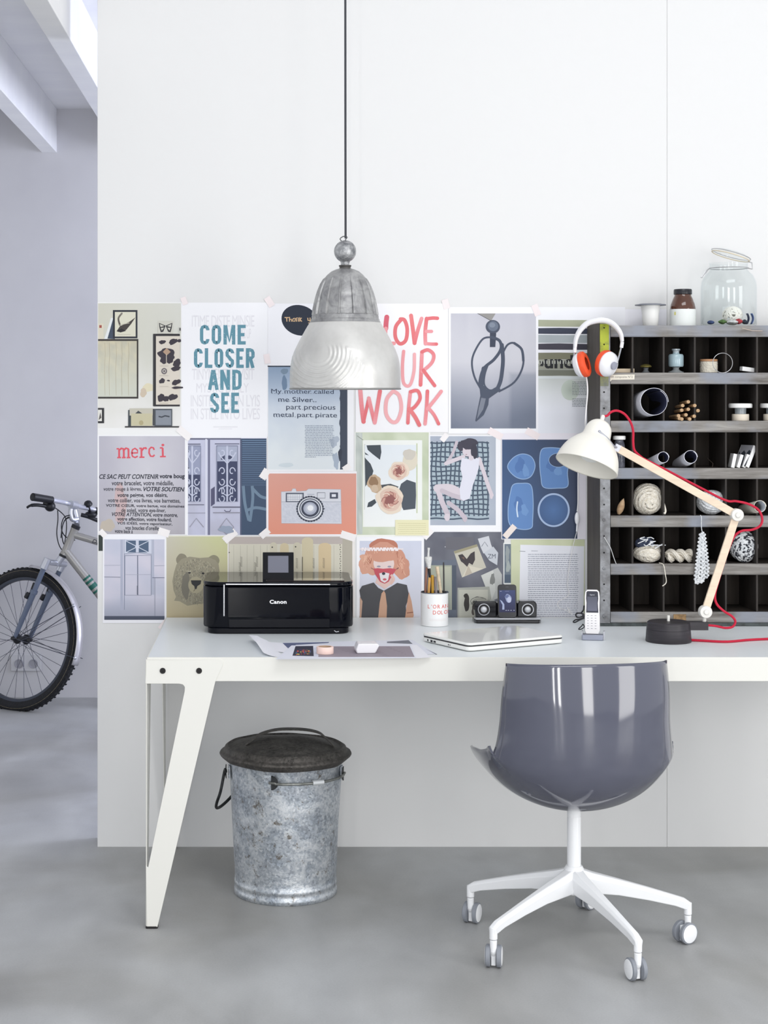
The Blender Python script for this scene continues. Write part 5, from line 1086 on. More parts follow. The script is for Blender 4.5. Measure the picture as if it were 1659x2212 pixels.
# needle and string on the corner strip
o = MB().tube(spline([P(1305,1160,ZC0-0.006),P(1311,1170,ZC0-0.010),P(1319,1184,ZC0-0.010),P(1326,1205,ZC0-0.010),P(1331,1218,ZC0-0.006)], 6), 0.0011, 8).build('string', mat('white_string', (214,214,214), 0.9)); tag(o, 'short white string slanting across the cabinet\'s metal corner strip', 'string')
def thin_glass(name):
    m = bpy.data.materials.new(name); m.use_nodes = True; N = m.node_tree.nodes; L = m.node_tree.links; N.remove(N['Principled BSDF'])
    t = N.new('ShaderNodeBsdfTransparent'); t.inputs[0].default_value = (0.975,0.985,0.985,1); g = N.new('ShaderNodeBsdfGlossy'); g.inputs['Roughness'].default_value = 0.02; g.inputs[0].default_value = (0.9,0.93,0.95,1)
    f = N.new('ShaderNodeLayerWeight'); f.inputs[0].default_value = 0.5; pw_ = N.new('ShaderNodeMath'); pw_.operation = 'POWER'; pw_.inputs[1].default_value = 5.0; L.new(f.outputs['Facing'], pw_.inputs[0]); ml = N.new('ShaderNodeMath'); ml.operation = 'MULTIPLY_ADD'; ml.inputs[1].default_value = 0.5; ml.inputs[2].default_value = 0.025; L.new(pw_.outputs[0], ml.inputs[0]); mx = N.new('ShaderNodeMixShader'); L.new(ml.outputs[0], mx.inputs[0]); L.new(t.outputs[0], mx.inputs[1]); L.new(g.outputs[0], mx.inputs[2]); L.new(mx.outputs[0], N['Material Output'].inputs[0]); MATS[name] = m; return m
# ---------------------------------------------------------------- on top of the cabinet
zt = XTOP+0.0002; ZT = 5.36; ST = F/ZT
def tx(px): return (px-CX)/ST
def tzp(n): return n/ST
cup = thing('flanged_cup', 'white enamel cup with a wide grey flat rim on top of the cabinet', 'cup', (tx(1405), ZT, zt)); A = T(tx(1405), ZT, zt)
MB(A).lathe([(0,0),(tzp(15.5),0),(tzp(16.5),0.002),(tzp(18),tzp(26)),(tzp(20.5),tzp(46)),(tzp(19.5),tzp(46)),(tzp(14.5),0.004),(0,0.004)], 44, cap=False).build('cup_body', M_wlid, cup)
MB(A).lathe([(tzp(20),tzp(46)),(tzp(28),tzp(45)),(tzp(33),tzp(45.5)),(tzp(33),tzp(47.5)),(tzp(27),tzp(48)),(tzp(22),tzp(49.5)),(tzp(20),tzp(49.5))], 48, cap=False).build('flange', mat('grey_rim', (120,124,134), 0.4), cup)
bt = thing('amber_bottle', 'wide brown glass bottle with black cap and white label on top of the cabinet', 'bottle', (tx(1475), ZT, zt)); A = T(tx(1475), ZT, zt)
MB(A).lathe([(0,0),(tzp(26),0),(tzp(27),0.002),(tzp(27),tzp(40)),(tzp(25.5),tzp(48)),(tzp(21),tzp(60)),(tzp(18),tzp(66)),(tzp(17.5),tzp(70)),(0,tzp(70))], 56, cap=False).build('bottle_body', mat('amber_glass', (92,48,20), 0.06, coat=0.8, col2=(70,34,14), vscale=8), bt)
MB(A).lathe([(0,tzp(69)),(tzp(18.5),tzp(69)),(tzp(19.5),tzp(70)),(tzp(19.5),tzp(78)),(tzp(18.5),tzp(80.5)),(0,tzp(81))], 48, cap=False).build('cap', mat('black_bakelite', (30,30,36), 0.25), bt)
s = Sheet(lambda u, v, h: (tx(1475)+(tzp(27.4)+h)*math.sin(u), ZT-(tzp(27.4)+h)*math.cos(u), zt+tzp(v)))
s.grad(-PI*0.95, 1, PI*0.95, 37, lambda a, b_: (232,236,234), 48, 1)
for a in (0.42,): s.line([(a+0.22,13),(a+0.22,25),(a,16),(a+0.3,16)], 0.8, (120,196,120))
s.poly([(-0.95,24),(-0.8,24),(-0.8,31),(-0.95,31)], (214,206,70)); s.build('label', bt, rough=0.5)
jar = thing('clip_jar', 'big clear glass clip top jar with open lid on top of the cabinet', 'jar', (tx(1574), ZT, zt)); A = T(tx(1574), ZT, zt); R_ = tzp(59)
outer = [(0,0.001),(R_*0.93,0.0),(R_,0.006),(R_,tzp(84)),(R_*0.97,tzp(98)),(R_*0.86,tzp(111)),(R_*0.72,tzp(118)),(R_*0.68,tzp(122)),(R_*0.68,tzp(134)),(R_*0.71,tzp(137))]
inner = [(R_*0.67,tzp(137)),(R_*0.65,tzp(121)),(R_*0.83,tzp(110)),(R_*0.94,tzp(97)),(R_*0.97,tzp(84)),(R_*0.97,0.010),(R_*0.90,0.006),(0,0.006)]
MB(A).lathe(outer+inner, 72, cap=False).build('glass_body', thin_glass('jar_glass'), jar, sharp=60)
w = MB(A); w.tube([(R_*0.70*math.cos(2*PI*k/40), R_*0.70*math.sin(2*PI*k/40), tzp(126)) for k in range(40)], 0.0014, 8, closed=True)
w.tube([(-R_*0.70,-0.004,tzp(126)),(-R_*0.80,-0.012,tzp(122)),(-R_*0.98,-0.014,tzp(106))], 0.0019, 8); w.tube([(-R_*0.70,0.012,tzp(126)),(-R_*0.80,0.012,tzp(122)),(-R_*0.98,0.010,tzp(106)),(-R_*0.98,-0.014,tzp(106))], 0.0014, 8)
w.tube([(R_*0.70,0.0,tzp(126)),(R_*0.86,-0.004,tzp(124)),(R_*0.84,-0.004,tzp(138)),(R_*0.72,0,tzp(140))], 0.0018, 8); w.build('wire_bail', M_wire, jar)
LM = A @ T(R_*0.74, 0, tzp(140)) @ Ry(math.radians(17)) @ T(-R_*0.70, 0, 0)
MB(LM).lathe([(0,0.004),(R_*0.60,0.002),(R_*0.66,0.000),(R_*0.70,0.004),(R_*0.70,0.008),(R_*0.60,0.012),(0,0.013)], 56, cap=False).build('glass_lid', MATS['jar_glass'], jar)
MB(LM).tube([(R_*0.69*math.cos(2*PI*k/40), R_*0.69*math.sin(2*PI*k/40), 0.0) for k in range(40)], 0.0018, 8, closed=True).build('rubber_seal', mat('cream_seal', (226,214,190), 0.6), jar)
MB(LM).tube([(R_*0.72*math.cos(2*PI*k/40), R_*0.72*math.sin(2*PI*k/40), 0.006) for k in range(40)], 0.0013, 8, closed=True).build('lid_wire', M_wire, jar)
LM2 = LM
jw = MB(); c = A @ Vector((0.012, 0.0, 0.035)); winding(c, (0.030,0.028,0.028), 0.0022, 26, 61, jw); tag(jw.build('wool_ball', mat('pale_cotton', (240,238,230), 0.9), fixn=False), 'pale cotton hank inside the big clip jar', 'wool', None)
for (dx, dy, rx, rz, col, nm, lb) in ((0.020,-0.045,0.010,0.007,(196,52,64),'red_fabric_scrap','red fabric scrap at the bottom of the clip jar'),(-0.030,-0.040,0.013,0.006,(96,130,70),'green_fabric_scrap','green fabric scrap at the bottom of the clip jar'),(-0.062,-0.02,0.010,0.005,(74,92,140),'blue_fabric_scrap','blue fabric scrap at the bottom left of the clip jar'),(0.040,-0.040,0.010,0.006,(52,60,74),'dark_fabric_scrap','dark fabric scrap at the bottom of the clip jar'),(0.000,-0.052,0.016,0.005,(236,236,236),'white_fabric_scrap','white fabric scrap at the bottom of the clip jar')):
    mb = MB(A @ T(dx, dy, 0.0075+rz)); rr = random.Random(int(dx*1e4)); mb.grid(lambda u, v: Vector((rx*(1+0.25*math.sin(5*u*6.28+dx*90))*math.cos(2*PI*u)*math.sin(PI*v), rx*math.sin(2*PI*u)*math.sin(PI*v), rz*math.cos(PI*v)*(1+0.3*math.sin(3*u*6.28)))), 24, 9, closeu=True)
    tag(mb.build(nm, mat(nm, col, 0.85, var=0.2, vscale=80)), lb, 'fabric scrap', 'fabric scraps in the clip jar')
for dx in (0.052, 0.066):
    mb = MB(A @ T(dx, -0.020, 0.007)); mb.grid(lambda u, v: Vector((0.006*math.sin(3*v), 0.022*(u-0.5), 0.034*v)), 6, 10); tag(mb.build('striped_ribbon', mat('blue_white_ribbon' if dx > 0.06 else 'navy_ribbon', (110,136,196) if dx > 0.06 else (46,58,90), 0.8), solid=0.001), 'light blue ribbon against the right side of the clip jar' if dx > 0.06 else 'navy ribbon beside the light blue one in the clip jar', 'ribbon')
o = MB().tube([P(1603,709,ZC0-0.001), P(1625,714.5,ZC0-0.001), P(1647,715,ZC0-0.001)], 0.0011, 8).build('stuck_twig', mat('pale_twig', (196,180,168), 0.8)); tag(o, 'thin pale splinter stuck to the top edge of the cabinet', 'splinter')
# ---------------------------------------------------------------- things on the desk
def dxy(px, py, z=DH):
    Z = ZY(py, z); return P(px, py, Z)
E = 0.0003
# desk lamp --------------------------------------------------------------
M_base = mat('black_stained_wood', (52,48,54), 0.45, var=0.25, vscale=14, stretch=(1,1,12))
M_arm = mat('pale_beech', (236,216,192), 0.5, var=0.06, vscale=10, stretch=(1,1,9))
M_lsh = mat('cream_white_lacquer', (238,235,226), 0.35)
M_red = mat('red_textile_cable', (196,24,58), 0.65, bump=0.3, bscale=400)
M_jnt = mat('white_joint', (226,224,218), 0.3)
c = dxy(1444, 1385.5); BXl, BYl = c.x, c.y
dl = thing('desk_lamp', 'desk lamp with cream metal head, jointed beech arms and round black base', 'desk lamp', (BXl, BYl, DH))
A = T(BXl, BYl, DH)
MB(A).lathe([(0,E),(0.0655,E),(0.0665,0.002),(0.0640,0.036),(0.0632,0.0365),(0.0632,0.0378),(0.0638,0.0382),(0.0618,0.056),(0.058,0.0595),(0,0.060)], 64, cap=False).build('lamp_base', M_base, dl)
MB(A).lathe([(0,0.060),(0.0042,0.060),(0.0042,0.075),(0.0034,0.077),(0,0.077)], 16, cap=False).build('switch', M_jnt, dl)
a = P(1526, 1340, BYl+0.01); jz = P(1523, 1321, BYl)
MB().bb(BXl+0.03, P(1527, 0, BYl+0.008).x, BYl-0.010, BYl+0.022, DH+0.034, DH+0.058).build('bracket', M_base, dl, bevel=0.001)
J1 = P(1523, 1321, BYl-0.004); J2 = P(1591, 1112, BYl-0.012); J3 = P(1330, 966, BYl-0.03)
MB().tube([(J1.x, BYl+0.004, DH+0.058), (J1.x, BYl+0.002, J1.z-0.010)], 0.0055, 14).build('stem', M_jnt, dl)
def slat(a, b, w, th, off, ext0, ext1, name):
    d = (b-a).normalized(); n = Vector((-d.z, 0, d.x)).normalized(); y = Vector((0, off, 0)); a2 = a-d*ext0; b2 = b+d*ext1; mb = MB()
    vs = [a2-n*w/2, a2+n*w/2, b2+n*w/2, b2-n*w/2]; mb.add([v+y-Vector((0, th/2, 0)) for v in vs]+[v+y+Vector((0, th/2, 0)) for v in vs], [(0,1,2,3),(7,6,5,4),(0,4,5,1),(1,5,6,2),(2,6,7,3),(3,7,4,0)])
    return mb.build(name, M_arm, dl, bevel=0.001)
slat(J1, J2, 0.0225, 0.008, 0.0, 0.0, 0.0, 'lower_arm')
slat(J2, J3, 0.0225, 0.008, 0.0, 0.0, -0.006, 'upper_arm')
for J in (J1, J2):
    MB(axisM(J+Vector((0,0.012,0)), (0,-1,0))).lathe([(0,0),(0.0165,0),(0.0185,0.002),(0.0185,0.024),(0.017,0.0265),(0.0085,0.027),(0.008,0.029),(0.006,0.031),(0,0.0315)], 36, cap=False).build('joint', M_jnt, dl)
# head: bell shade on a swivel yoke
dax = Vector((-0.35, -0.25, -0.90)).normalized()
apex = P(1300, 908, J3.y-0.004)
HM = axisM(apex, dax); k_ = 1.0
hp = [(0.0,0.0),(0.013,0.0015),(0.024,0.007),(0.0325,0.016),(0.0375,0.028),(0.0398,0.040),(0.0412,0.050),(0.0455,0.058),(0.058,0.070),(0.0705,0.085),(0.0805,0.102),(0.0875,0.121),(0.0915,0.140),(0.0925,0.148)]
hs_ = [(p.x, p.y) for p in spline([(r, z, 0) for r, z in hp], 4)]
MB(HM).lathe(hs_+[(0.0910,0.1485)]+[(max(0, r-0.0014), z+0.001) for r, z in hs_[::-2]], 72, cap=False).build('lamp_head', M_lsh, dl, sharp=None)
MB(HM).lathe([(0,-0.016),(0.0045,-0.016),(0.0055,-0.013),(0.0062,0.002),(0,0.002)], 20, cap=False).build('cable_gland', M_lsh, dl)
MB(HM @ T(0,0,0.06)).lathe([(0,-0.04),(0.016,-0.04),(0.016,0.0),(0.012,0.004),(0.026,0.03),(0.030,0.045),(0.022,0.066),(0,0.074)], 32, cap=False).build('bulb', mat('frosted_bulb'), dl)
yk = MB()
pv1 = P(1302, 935, 0.0) if False else (HM @ Vector((0,0,0.036)))
side = Vector((0,-1,0)); pa = pv1+Vector((-0.004,-0.0405,0.0)); pb = pv1+Vector((0.004,0.0405,0.0))
elb = J3+Vector((-0.012,0,0.004))
yk.tube(spline([pa+Vector((0,-0.002,0)), pa.lerp(elb, 0.5)+Vector((0.0,-0.024,0.002)), Vector((elb.x, elb.y-0.030, elb.z)), J3+Vector((0.0,-0.010,0))], 5), 0.0034, 10); yk.tube([pb, pb.lerp(elb, 0.55)+Vector((0.006,0.010,0.002)), elb+Vector((0,0.008,0)), J3], 0.0032, 10)
yk.ball(pa, (0.005,0.004,0.005), 14, 8); yk.box(J3+Vector((0.004,0,-0.002)), (0.016,0.012,0.020), Euler((0, math.atan2((J3-J2).z, -(J3-J2).x), 0)))
yk.build('yoke', mat('brushed_joint', (172,174,184), 0.35, metal=0.6), dl)
def pq(x, y, Z): return P(1180+x/3.463, 880+y/3.463, Z)
ya = J2.y+0.016
c1_ = spline([HM @ Vector((0,0,-0.014)), pq(455,62,J3.y), pq(485,35,J3.y), pq(530,25,J3.y+0.006), pq(585,50,J3.y+0.012), pq(630,110,J3.y+0.016), pq(650,180,J3.y+0.018), pq(650,260,J3.y+0.018), pq(662,325,J3.y+0.020), pq(720,380,J3.y+0.020)], 6)
c2_ = spline([pq(720,380,J3.y+0.020), pq(900,470,ya), pq(1150,600,ya), pq(1340,695,ya), pq(1420,702,ya), pq(1510,722,ya), pq(1585,765,ya), pq(1615,830,ya), pq(1600,885,ya), pq(1540,915,ya), pq(1460,925,ya), pq(1400,975,ya), pq(1350,1100,ya)], 6)
c3_ = spline([pq(1350,1100,ya), pq(1290,1290,ya), pq(1262,1400,ya), pq(1275,1470,ya), pq(1330,1525,ya), pq(1385,1560,ya+0.01), pq(1414,1600,ya+0.015), pq(1395,1640,ya+0.015), pq(1340,1650,ya+0.01), pq(1270,1636,BYl+0.014), pq(1190,1628,BYl+0.012)], 6)
allc = c1_+c2_[1:]+c3_[1:]; allc = [Vector((p.x, p.y, max(p.z, DH+0.0042))) for p in allc]
MB().tube(allc, 0.0036, 12).build('cable', M_red, dl)
fl = [dxy(1488, 1382, DH+0.004), dxy(1520, 1384, DH+0.004), dxy(1570, 1386, DH+0.004), dxy(1620, 1382, DH+0.004), dxy(1680, 1379, DH+0.004), dxy(1760, 1374, DH+0.004)]
fl[0] = Vector((BXl+0.060, BYl, DH+0.0045)); MB().tube(spline(fl, 6), 0.0036, 12).build('cable', M_red, dl)
# headphones --------------------------------------------------------------
ZH = ZC0-0.035; SHd = F/ZH
def hq(x, y, dy=0.0): return P(1200+x/3.614, 500+y/3.614, ZH+dy)
hd = thing('headphones', 'white headphones with orange ear cushions hung over the cabinet corner', 'headphones', hq(335, 1100))
M_hw = mat('white_gloss_plastic', (236,236,240), 0.25, coat=0.4); M_or = mat('orange_leatherette', (238,86,46), 0.45, bump=0.1, bscale=200); M_steel = mat('polished_steel', (190,192,198), 0.2, metal=0.9)
band = spline([hq(152,905), hq(160,840), hq(190,775), hq(245,720), hq(310,698), hq(370,694), hq(430,712), hq(480,755), hq(510,805), hq(520,860)], 7)
mb = MB(); vs = []; fs = []; m = len(band)
for i, p in enumerate(band):
    u = i/(m-1); tn = (band[min(i+1, m-1)]-band[max(i-1, 0)]).normalized(); n = Vector((-tn.z, 0, tn.x)); wd = 0.009+0.009*math.sin(PI*u); th = 0.0056+0.0040*math.sin(PI*u)
    for a in range(12):
        q = 2*PI*a/12; vs.append(p+Vector((0,1,0))*wd*math.copysign(abs(math.cos(q))**0.7, math.cos(q))+n*th*math.sin(q))
for i in range(m-1):
    for a in range(12): fs.append((i*12+a, i*12+(a+1) % 12, (i+1)*12+(a+1) % 12, (i+1)*12+a))
mb.add(vs, fs+[tuple(range(12))[::-1], tuple((m-1)*12+a for a in range(12))]).build('headband', M_hw, hd)
def cup_(name, c, ax, r):
    M = axisM(c, ax)
    MB(M).lathe([(0,0.004),(r*0.92,0.003),(r*0.97,0.008),(r*0.90,0.017),(r*0.70,0.024),(r*0.35,0.0275),(0,0.028)], 44, cap=False).build('ear_cup', M_hw, hd)
    MB(M).lathe([(r*0.52,-0.014),(r*0.60,-0.0165),(r*0.80,-0.0165),(r*0.98,-0.011),(r*1.02,-0.004),(r*0.98,0.003),(r*0.52,0.003)], 44, cap=False).build('ear_cushion', M_or, hd)
    MB(M).lathe([(0,-0.004),(r*0.54,-0.004),(r*0.54,0.002),(0,0.002)], 32, cap=False).build('cushion_mesh', mat('dark_speaker_cloth', (34,28,30), 0.9), hd)
    return M
Mr = cup_('r', hq(395, 1032, -0.004), (0.62,-0.74,-0.22), 0.0415)
MB(Mr).lathe([(0,0.027),(0.010,0.0275),(0.0125,0.031),(0.012,0.035),(0,0.0365)], 28, cap=False).build('cup_button', mat('grey_button', (156,158,172), 0.3), hd)
Ml = cup_('l', hq(212, 1040, 0.0), (-0.86,0.42,-0.26), 0.0405)
for pts, nm in (([hq(520,862),hq(512,905),hq(498,960),hq(485,1010),hq(470,1050,-0.012)],'slider'),([hq(152,905),hq(148,940),hq(146,985),hq(150,1040,0.004),hq(165,1080,0.006)],'slider')):
    MB().tube(spline(pts, 5), 0.0032, 12, flat=1.5).build('slider', M_steel, hd)
for p0, p1 in ((hq(521,862), hq(514,908)), (hq(152,905), hq(150,945))): MB().tube([p0, p1], 0.0058, 14).build('slider_sleeve', M_hw, hd)
M_wc = mat('white_cable', (234,232,232), 0.5)
cab_pts = [hq(238,1125), hq(247,1180), hq(250,1260), hq(240,1380), hq(232,1500), P(1262,960,5.40), P(1250,1022,5.44), P(1249,1080,5.455), P(1247,1105,5.458)]
MB().tube(spline(cab_pts, 6), 0.0022, 8).build('headphone_cable', M_wc, hd)
MB(T(P(1247,1120,5.455))).ball((0,0,0), (0.0085,0.006,0.021), 20, 14).build('inline_remote', M_hw, hd)
MB().tube([P(1247,1130,5.456), P(1246,1148,5.456)], 0.0030, 10).build('inline_remote', M_hw, hd)
cb2 = [P(1246,1148,5.456), P(1238,1180,5.46), P(1230,1220,5.462), P(1226,1262,5.464), P(1228,1285,5.464), P(1206,1300,5.462), P(1207,1312,5.455), P(1222,1318,5.45), P(1236,1327,5.45), P(1226,1312,5.45), P(1232,1325,5.44)]
MB().tube(spline(cb2, 6), 0.0011, 8).build('headphone_cable', M_wc, hd)
# pencil can ---------------------------------------------------------------
c = dxy(938.5, 1350.5); A = T(c.x, c.y, DH)
can = thing('pencil_can', 'white tin can with red lettering holding brushes and pencils', 'pencil can', (c.x, c.y, DH))
S_ = F/c.y; R_ = 29.4/S_; Hc = 72.5/S_
M_can = mat('white_printed_tin', (240,240,240), 0.35)
MB(A).lathe([(0,0.001),(R_*0.96,E),(R_*1.01,0.0012),(R_*1.01,0.003),(R_,0.004),(R_,Hc-0.003)], 56, cap=False).build('can_body', M_can, can)
MB(A).lathe([(R_*1.0,Hc-0.003),(R_*1.015,Hc-0.0015),(R_*1.0,Hc),(R_*0.97,Hc-0.001),(R_*0.97,0.004),(0,0.004)], 56, cap=False).build('can_rim', mat('tin_rim', (120,124,132), 0.35, metal=0.7), can)
s = Sheet(lambda px, py, h: tuple(A @ Vector(((R_+0.0002+h)*math.sin((px-938.5)/29.4*1.0), -(R_+0.0002+h)*math.cos((px-938.5)/29.4*1.0), Hc-(py-1284)/S_))), eps=2e-5); s.fr(900, 1190, 5.925)
def wrap(x): return 38.5*5.925+math.asin(max(-1, min(1, (x-38.5*5.925)/(29.4*5.925))))*29.4*5.925
RD = (226,96,84)
for t, xs, y0, y1 in (("L'ORANGE", (130,172,192,250,302,352,402,452), 704, 752), ('DOLOR', (192,246,296,336,392), 778, 826)):
    for ch, x in zip(t, xs):
        w = {'L':24,"'":8,'O':44,'R':34,'A':42,'N':40,'G':44,'E':30,'D':40}[ch]
        if ch == "'": s.text(ch, x, y0, x+8, y0+14, RD, bold=0.0)
        else: s.text(ch, wrap(min(x, 400))+(max(0, x-400)), y0, wrap(min(x+w, 400))+max(0, x+w-400), y1, RD, bold=0.005)
s.words(150, 380, [888, 905], 2, (226,206,200), 3); s.build('can_print', can, rough=0.35)
G_BR = 'brushes and pencils in the can'
def stick_in(x0, y0, x1, y1, r0, r1, dy, m, name, label, cat, tip=None):
    a = P(900+x0/5.925, 1190+y0/5.925, c.y+dy); b = P(900+x1/5.925, 1190+y1/5.925, c.y+dy*0.3)
    b = b+(b-a)*0.0; d = (a-b).normalized(); low = b-d*((b.z-DH-0.014)/d.z)
    for it in range(20):
        if math.hypot(low.x-c.x, low.y-c.y) > R_*0.80: low = Vector((c.x+(low.x-c.x)*0.9, c.y+(low.y-c.y)*0.9, low.z))
    t = thing(name, label, cat, low, 0, G_BR); MB().tube([low, low.lerp(a, 0.5), low.lerp(a, 0.96), a], [r0, r0, (r0+r1)/2, r1], 12).build('handle', m, t); return t, a, d
M_blk = mat('black_lacquer', (24,22,24), 0.25)
t, a, d = stick_in(160, 215, 185, 500, 0.0042, 0.0042, 0.0, M_blk, 'paint_brush', 'long brush with black ferrule and bushy white bristles, tallest in the can', 'brush')
MB(axisM(a, d)).lathe([(0,-0.002),(0.0052,-0.002),(0.006,0.004),(0.0105,0.022),(0.0115,0.032),(0.0100,0.0345),(0,0.035)], 24, cap=False).build('bristles', mat('white_bristles', (232,232,230), 0.85, bump=0.6, bscale=300), t)
MB(axisM(a+d*0.033, (0.05,0,1))).lathe([(0,0),(0.0040,0.0),(0.0028,0.02),(0.0042,0.028),(0.0038,0.03),(0,0.03)], 14, cap=False).build('bristle_tip', MATS['white_bristles'], t)
stick_in(345, 145, 358, 560, 0.0026, 0.0018, 0.012, M_blk, 'pencil', 'thin black pencil at the right side of the can', 'pencil')
stick_in(262, 200, 320, 560, 0.0050, 0.0062, 0.008, M_lightw, 'wooden_tool', 'wide pale wooden handle leaning in the can', 'wooden handle')
stick_in(165, 345, 152, 560, 0.0046, 0.0040, -0.018, mat('orange_wood', (214,164,96), 0.5), 'pencil', 'light orange wooden pencil at the front left of the can', 'pencil')
stick_in(200, 310, 200, 560, 0.0056, 0.0050, 0.0, mat('amber_handle', (184,138,30), 0.3), 'paint_brush', 'brush with a yellow amber handle in the middle of the can', 'brush')
stick_in(130, 210, 105, 540, 0.0042, 0.0036, 0.008, mat('red_brown_wood', (150,108,92), 0.5), 'pencil', 'red brown pencil at the left rim of the can', 'pencil')
stick_in(235, 330, 250, 540, 0.0046, 0.0040, 0.014, mat('grey_handle', (140,130,132), 0.5), 'paint_brush', 'grey brush handle behind the yellow one in the can', 'brush')
stick_in(400, 520, 375, 560, 0.0030, 0.0040, 0.004, mat('slate_pen', (70,80,96), 0.4), 'pen', 'short dark pen end at the right rim of the can', 'pen')
# speaker dock ---------------------------------------------------------------
c = dxy(1096, 1345); DC = Vector((c.x, c.y, DH)); S_ = F/c.y
dk = thing('speaker_dock', 'black and silver speaker dock with two round drivers, behind the laptop', 'speaker dock', DC)
def dkx(px): return (px-CX)/S_-DC.x
zz = lambda py: H-(py-CY)/S_-DH
M_dk = mat('black_gloss_plastic', (20,20,26), 0.15, coat=0.5); M_sil = mat('silver_plastic', (196,198,202), 0.3, metal=0.3)
w0 = dkx(1168)*2
mb = MB(T(DC)); mb.prism([(-w0*0.47,-0.022),(w0*0.46,-0.022),(w0*0.5,-0.006),(w0*0.5,0.05),(-w0*0.5,0.05),(-w0*0.5,-0.006)], E, 0.0125); mb.build('dock_base', M_dk, dk, bevel=0.003)
mb = MB(T(DC)); mb.prism([(-w0*0.485,-0.024),(w0*0.485,-0.024),(w0*0.50,-0.010),(w0*0.49,0.03),(-w0*0.49,0.03),(-w0*0.50,-0.010)], 0.0126, 0.0165); mb.build('tray', M_sil, dk, bevel=0.0012)
for px0, px1, pc in ((1024,1073,1045.5),(1118,1160,1140.5)):
    mb = MB(T(DC)); x0, x1 = dkx(px0), dkx(px1)
    pl = [(x0+ (0.006 if px0 < 1100 else 0), 0.0168),(x1-(0 if px0 < 1100 else 0.0), 0.0168),(x1, zz(1305) if px0 > 1100 else zz(1300)),(x1-0.007, zz(1299)),(x0+0.007, zz(1299)),(x0, zz(1305))]
    mb.prism(pl, 0.004, 0.046, 'y'); mb.build('speaker_box', M_dk, dk, bevel=0.003)
    M = axisM(DC+Vector((dkx(pc), 0.0038, zz(1317))), (0,-1,0)); r = 13/S_
    MB(M).lathe([(r*0.86,0),(r,0.0),(r,0.0012),(r*0.86,0.0012)], 36, cap=False).build('chrome_ring', M_steel, dk)
    MB(M).lathe([(0,0.004),(r*0.3,0.0034),(r*0.52,0.0008),(r*0.54,0),(0,-0.001)], 30, cap=False).build('driver_dome', M_sil, dk)
    MB(M).lathe([(r*0.54,0.0002),(r*0.85,0.0005)], 30, cap=False).build('driver_cone', M_black, dk)
MB(T(DC)).bb(dkx(1073), dkx(1118), 0.012, 0.046, 0.0167, zz(1303)).build('center_box', M_dk, dk, bevel=0.002)
# phone on the dock
PM = T(DC+Vector(((dkx(1074)+dkx(1117))/2, -0.004, 0.0169))) @ Rx(math.radians(-6)) @ Rz(0.0); pw_, ph_ = 0.0595, 0.1045
ph = thing('smartphone', 'black smartphone playing music, standing in the speaker dock', 'phone', PM @ Vector((0,0,0)))
mb = MB(PM); mb.prism(rrect(pw_, ph_, 0.009, 6, 0, ph_/2), -0.0040, 0.0040, 'y'); mb.build('phone_body', mat('phone_black_glass', (30,30,36), 0.1, coat=0.6), ph, bevel=0.0012)
s = Sheet(lambda u, v, h: tuple(PM @ Vector((-pw_/2+pw_*u, -0.00415-h, ph_*(1-v)))), eps=3e-5)
s.grad(0.07, 0.17, 0.93, 0.84, lambda a, b: mixc((62,72,112), (44,46,78), b), 3, 5); s.rect(0.42, 0.065, 0.58, 0.08, (90,90,96))
s.blob(0.56, 0.42, 0.17, 0.13, (150,160,190), 3, 0.1, rot=0.5).blob(0.6, 0.46, 0.11, 0.09, (184,190,214), 5, 0.1).blob(0.48, 0.36, 0.10, 0.05, (100,110,150), 7, 0.3).poly([(0.10,0.46),(0.22,0.50),(0.34,0.60),(0.34,0.76),(0.22,0.76),(0.24,0.62)], (160,170,200))
for x in (0.4,0.52,0.66,0.82): s.rect(x, 0.775, x+0.07, 0.79, (190,196,214))
s.rect(0.12,0.20,0.2,0.21,(200,204,220)).rect(0.38,0.20,0.6,0.208,(140,146,176)); s.build('screen', ph, rough=0.2, matname='glossy_display')
# laptop ---------------------------------------------------------------
FL = dxy(1012, 1409, DH); RR = dxy(1222, 1390, DH); LL = dxy(930, 1388, DH)
ang = math.atan2(RR.y-FL.y, RR.x-FL.x)
LW, LD = 0.342, 0.238
lc = Vector((FL.x, FL.y, DH))+Vector((math.cos(ang), math.sin(ang), 0))*LW/2+Vector((-math.sin(ang), math.cos(ang), 0))*LD/2
lap = thing('laptop', 'closed white laptop lying at an angle on the desk', 'laptop', lc, ang); LMx = T(lc) @ Rz(ang)
M_lap = mat('white_gloss_shell', (240,240,236), 0.22, coat=0.6); M_slot = mat('dark_slot', (40,40,46), 0.6)
mb = MB(LMx); mb.prism(rrect(LW, LD, 0.016, 6), 0.002, 0.0150); mb.build('laptop_base', M_lap, lap, bevel=0.004, bseg=3)
mb = MB(LMx); mb.prism(rrect(LW-0.001, LD-0.001, 0.016, 6), 0.0152, 0.0172); mb.build('screen_gap', M_slot, lap)
mb = MB(LMx)
def lidf(u, v):
    x = (u-0.5)*(LW+0.001); y = (v-0.5)*(LD+0.001); e = min(1, min(0.5-abs(u-0.5), (0.5-abs(v-0.5))*LD/LW)*LW/0.02); return Vector((x, y, 0.0172+0.0068*math.sqrt(max(0, 1-(1-e)**2))+0.0012*(v)))
mb.prism(rrect(LW+0.001, LD+0.001, 0.017, 7), 0.0173, 0.0250); mb.build('laptop_lid', M_lap, lap, bevel=0.0045, bseg=4)
for y, w, z0, z1 in ((0.085,0.006,0.005,0.011),(0.066,0.011,0.0045,0.011),(0.050,0.012,0.005,0.0105),(-0.020,0.0035,0.006,0.0105),(-0.028,0.0045,0.007,0.0095)):
    MB(LMx).bb(-LW/2-0.0002, -LW/2+0.003, y-w/2, y+w/2, z0, z1).build('port', M_slot, lap)
